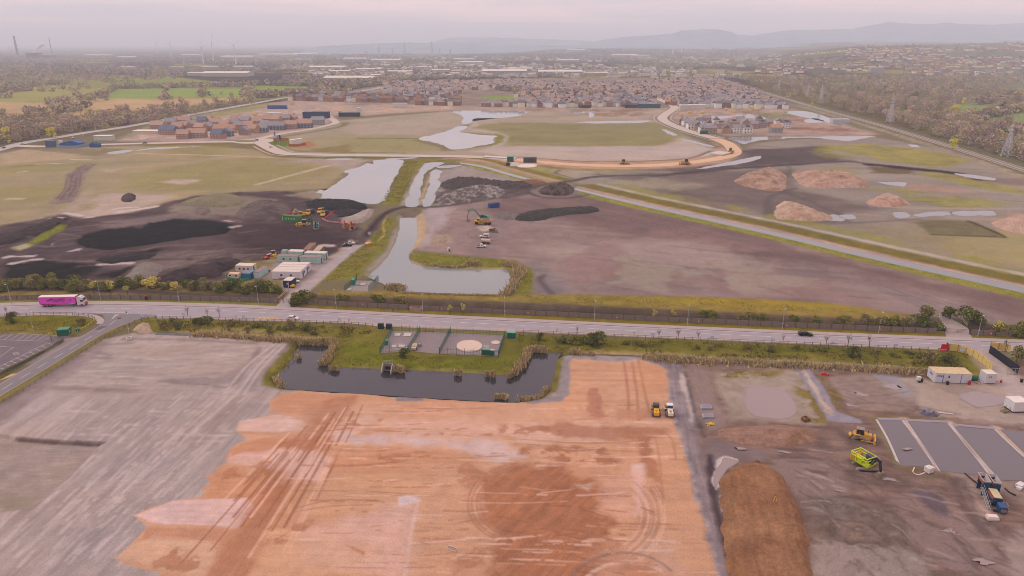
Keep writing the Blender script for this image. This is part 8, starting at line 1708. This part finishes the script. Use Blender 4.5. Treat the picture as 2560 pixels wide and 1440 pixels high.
WH=[(250,141,60,9),(320,145,45,8),(322,173,33,9),(443,173,35,8),(527,172,42,9),(500,189,52,9),(571,190,112,10),(612,172,50,9),(480,140,44,9),(598,145,82,10),(700,139,100,10),(765,137,60,9),(650,146,26,14),(745,154,30,12),(822,174,90,10),(850,184,50,9),(922,180,62,10),(966,154,72,10),(892,150,62,9),(877,204,122,11),(932,195,42,9),(1001,185,60,9),(1160,152,52,9),(1180,163,62,14),(1228,184,52,9),(1272,180,40,9),(1300,178,62,10),(1262,187,110,13),(1400,187,110,11),(1488,189,60,9),(1420,154,54,9),(1100,180,50,8),(1060,172,40,8),(1440,136,46,18),(1560,142,60,12),(2188,184,30,16),(1600,144,44,14)]
for j,i in enumerate(ordered(WH)):
    x,y,w,hh=WH[i];L=w/ppm(y);d=dist_at(x,y);wd=min(90,L*.5);p=G(x,y);p.z=float(relief(np.array([p.x]),np.array([p.y]))[0])
    r=thing('warehouse',f'{"long " if w > 80 else ""}pale-roofed warehouse on the far plain, {ORD[j + 1]} from the left','warehouse',p,.03*rng.normal(),'far warehouses')
    wall_mesh(L,wd,hh,wd*.06).build('wall',mat((190,178,172) if j%3 else (170,166,176),2200,0.8,key='shed_wall'),r);roof_mesh(L,wd,hh,wd*.06).build('roof',mat((216,204,196),2200,0.7,.05,.03,key='shed_roof'),r)
wk=thing('power_station','large dark works building beside the tall chimney','works',(88,146),0);MB().box((0,0,17),(72,60,34)).build('boiler_hall',mat((128,110,112),3500,0.9,key='works_wall'),wk);MB().box((80,0,10),(86,50,20)).build('turbine_hall',mat((150,130,128),3500,key='works_wall'),wk);MB().box((80,0,21),(88,52,2)).build('roof',mat((220,208,204),3500,key='works_roof'),wk)
for x,y,hp,rr,l in ((45,141,46,9,'tall tapering chimney stack left of the works'),(131,138,40,4,'thin lattice-like stack right of the works')):
    p=G(x,y);hgt=hp/ppm(y);c_=thing('chimney',l,'chimney',p,0);MB().cyl((0,0,0),(0,0,hgt),rr,rr*.62,12).build('shaft',mat((150,128,126),3800,0.9,key='stack'),c_);MB().cyl((0,0,hgt),(0,0,hgt+7),rr*.72,n=12).build('top_band',mat((110,100,104),3800,key='stack_top'),c_)
pm_=MB();pz=36
for k_ in range(9):pm_.dome((2+k_*9+(k_%2)*4,0,pz+k_*6-4),6+k_*1.1,7+k_,8,3)
p=G(84,146);tag(pm_.build('steam_plume',mat((232,222,224),3500,1.0,key='steam'),None,p,kind='stuff'),'white steam drifting from the works','steam')
for i,(x,y,hp,rot) in enumerate(((430,144,33,.5),(509,160,39,1.3),(534,152,43,.2),(590,160,45,.9),(395,134,33,.7),(506,138,30,.4))):
    p=G(x,y);hgt=hp/ppm(y);t_=thing('wind_turbine',f'pale three-bladed wind turbine, {ORD[(2, 4, 5, 6, 1, 3)[i]]} from the left','wind turbine',p,.2,'wind turbines')
    TM=mat((226,220,222),3000,0.6,key='turbine_white');MB().cyl((0,0,0),(0,0,hgt),3.0,1.7,10).build('tower',TM,t_);MB().box((0,.5,hgt+1),(4,9,4)).build('nacelle',TM,t_)
    for k_ in range(3):
        a=rot+k_*2.094;MB().beam((0,-5,hgt+1),(hgt*.5*math.sin(a),-5,hgt+1+hgt*.5*math.cos(a)),2.2,1.0).build('blade',TM,t_)
def pylon_parts(h):
    mb=MB();b=h*.11
    wz=lambda z:b*(1-.82*min(1,z/(h*.72)))
    lv=[0,.14,.27,.38,.48,.57,.65,.72]
    for sx_,sy in ((-1,-1),(1,-1),(1,1),(-1,1)):
        mb.beam((sx_*b,sy*b,0),(sx_*wz(h),sy*wz(h),h*.72),h*.016);mb.beam((sx_*wz(h),sy*wz(h),h*.72),(0,0,h),h*.012)
    for z0,z1 in zip(lv[:-1],lv[1:]):
        a,c_=wz(z0*h),wz(z1*h)
        for s in (-1,1):
            mb.beam((-a,s*a,z0*h),(c_,s*c_,z1*h),h*.010).beam((a,s*a,z0*h),(-c_,s*c_,z1*h),h*.010).beam((s*a,-a,z0*h),(s*c_,c_,z1*h),h*.010).beam((s*a,a,z0*h),(s*c_,-c_,z1*h),h*.010)
    arms=[]
    for z,w_ in ((.66,.15),(.78,.18),(.9,.13)):
        q_=MB()
        for s in (-1,1):q_.beam((0,0,h*(z+.03)),(s*h*w_,0,h*z),h*.012).beam((0,h*.02,h*z),(s*h*w_,0,h*z),h*.012).beam((0,-h*.02,h*z),(s*h*w_,0,h*z),h*.012)
        arms.append(q_)
    return mb,arms
pb_,pa_=pylon_parts(40);PYM=mat((206,198,204),900,0.5,key='pylon_steel');pbm=pb_.mesh('lattice_tower');pbm.materials.append(PYM);pam=[a.mesh('cross_arm') for a in pa_]
for a in pam:a.materials.append(PYM)
PYL=[(2515,391,82,'nearest pylon, at the right edge by the railway'),(2224,306,62,'second nearest pylon, rising from the railway wood'),(2051,258,46,'third pylon along the railway wood'),(2199,216,22,'pylon deep in the wood right of the third one'),(2018,243,34,'pylon at the wood edge left of the third one'),(1946,224,28,'pylon at the left end of the railway wood')]+[(x,y,h,f'faint pylon on the far plain, {ORD[k + 1]} from the left') for k,(x,y,h) in enumerate(((462,164,26),(778,162,28),(884,150,20),(918,160,30),(948,142,26),(982,146,26),(1012,136,30),(1080,140,36),(1100,142,22),(1126,146,24)))]
for x,y,hp,l in PYL:
    p=G(x,y);r=thing('pylon',l,'pylon',p,.5,'electricity pylons');link('lattice_tower',pbm,None,r)
    for a in pam:link('cross_arm',a,None,r)
    s=hp/ppm(y)/40;r.scale=(s,s,s) if y>200 else (s*1.0,s,s)
for x,y,hp,lean,l in ((1340,151,15,-4,'left white mast of the far footbridge'),(1347,151,15,5,'right white mast of the far footbridge'),(1682,139,18,0,'left white mast of the far stadium'),(1703,137,20,0,'right white mast of the far stadium')):
    p=G(x,y);k_=1/ppm(y);m_=thing('mast',l,'mast',p,0);MB().beam((0,0,0),(-lean*k_,0,hp*k_),5.5).build('mast_pole',mat((240,232,226),3500,key='mast_white'),m_);MB().box((0,0,3),(14,14,6)).build('base',mat((220,210,204),3500,key='mast_base'),m_)
for i,(x,y) in enumerate(((102,350),(183,334),(240,327),(290,317),(352,306),(430,290),(560,268))):
    o=copy_tree(p0);o.location=G(x,y);o.scale=(1.6,1.6,1.25);o['label']=f'slim lamp post on the wide far road, {ORD[i + 1]} from the left';o['group']='lamp posts on the wide far road'
# ================================================================ hills
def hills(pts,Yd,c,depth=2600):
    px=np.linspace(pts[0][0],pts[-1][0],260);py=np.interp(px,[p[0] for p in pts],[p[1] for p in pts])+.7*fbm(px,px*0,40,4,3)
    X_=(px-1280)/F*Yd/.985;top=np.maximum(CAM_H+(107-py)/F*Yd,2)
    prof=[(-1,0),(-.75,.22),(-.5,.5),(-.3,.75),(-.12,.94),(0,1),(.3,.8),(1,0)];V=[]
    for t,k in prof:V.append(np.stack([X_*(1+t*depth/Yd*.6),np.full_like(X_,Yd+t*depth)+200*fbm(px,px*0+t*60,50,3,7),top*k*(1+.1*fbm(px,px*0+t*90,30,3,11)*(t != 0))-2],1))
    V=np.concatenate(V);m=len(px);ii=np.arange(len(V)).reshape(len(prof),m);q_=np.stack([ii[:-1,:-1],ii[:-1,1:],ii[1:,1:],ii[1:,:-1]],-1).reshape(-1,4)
    me_=fast_mesh('hills',V,q_);link('hills',me_,mat(c,300,0.95,.3,.004,key='haze_tinted_hill'),kind='structure');me_.polygons.foreach_set('use_smooth',np.ones(len(q_),bool))  # ridge colour has haze blue painted in, to fade the hills towards airlight
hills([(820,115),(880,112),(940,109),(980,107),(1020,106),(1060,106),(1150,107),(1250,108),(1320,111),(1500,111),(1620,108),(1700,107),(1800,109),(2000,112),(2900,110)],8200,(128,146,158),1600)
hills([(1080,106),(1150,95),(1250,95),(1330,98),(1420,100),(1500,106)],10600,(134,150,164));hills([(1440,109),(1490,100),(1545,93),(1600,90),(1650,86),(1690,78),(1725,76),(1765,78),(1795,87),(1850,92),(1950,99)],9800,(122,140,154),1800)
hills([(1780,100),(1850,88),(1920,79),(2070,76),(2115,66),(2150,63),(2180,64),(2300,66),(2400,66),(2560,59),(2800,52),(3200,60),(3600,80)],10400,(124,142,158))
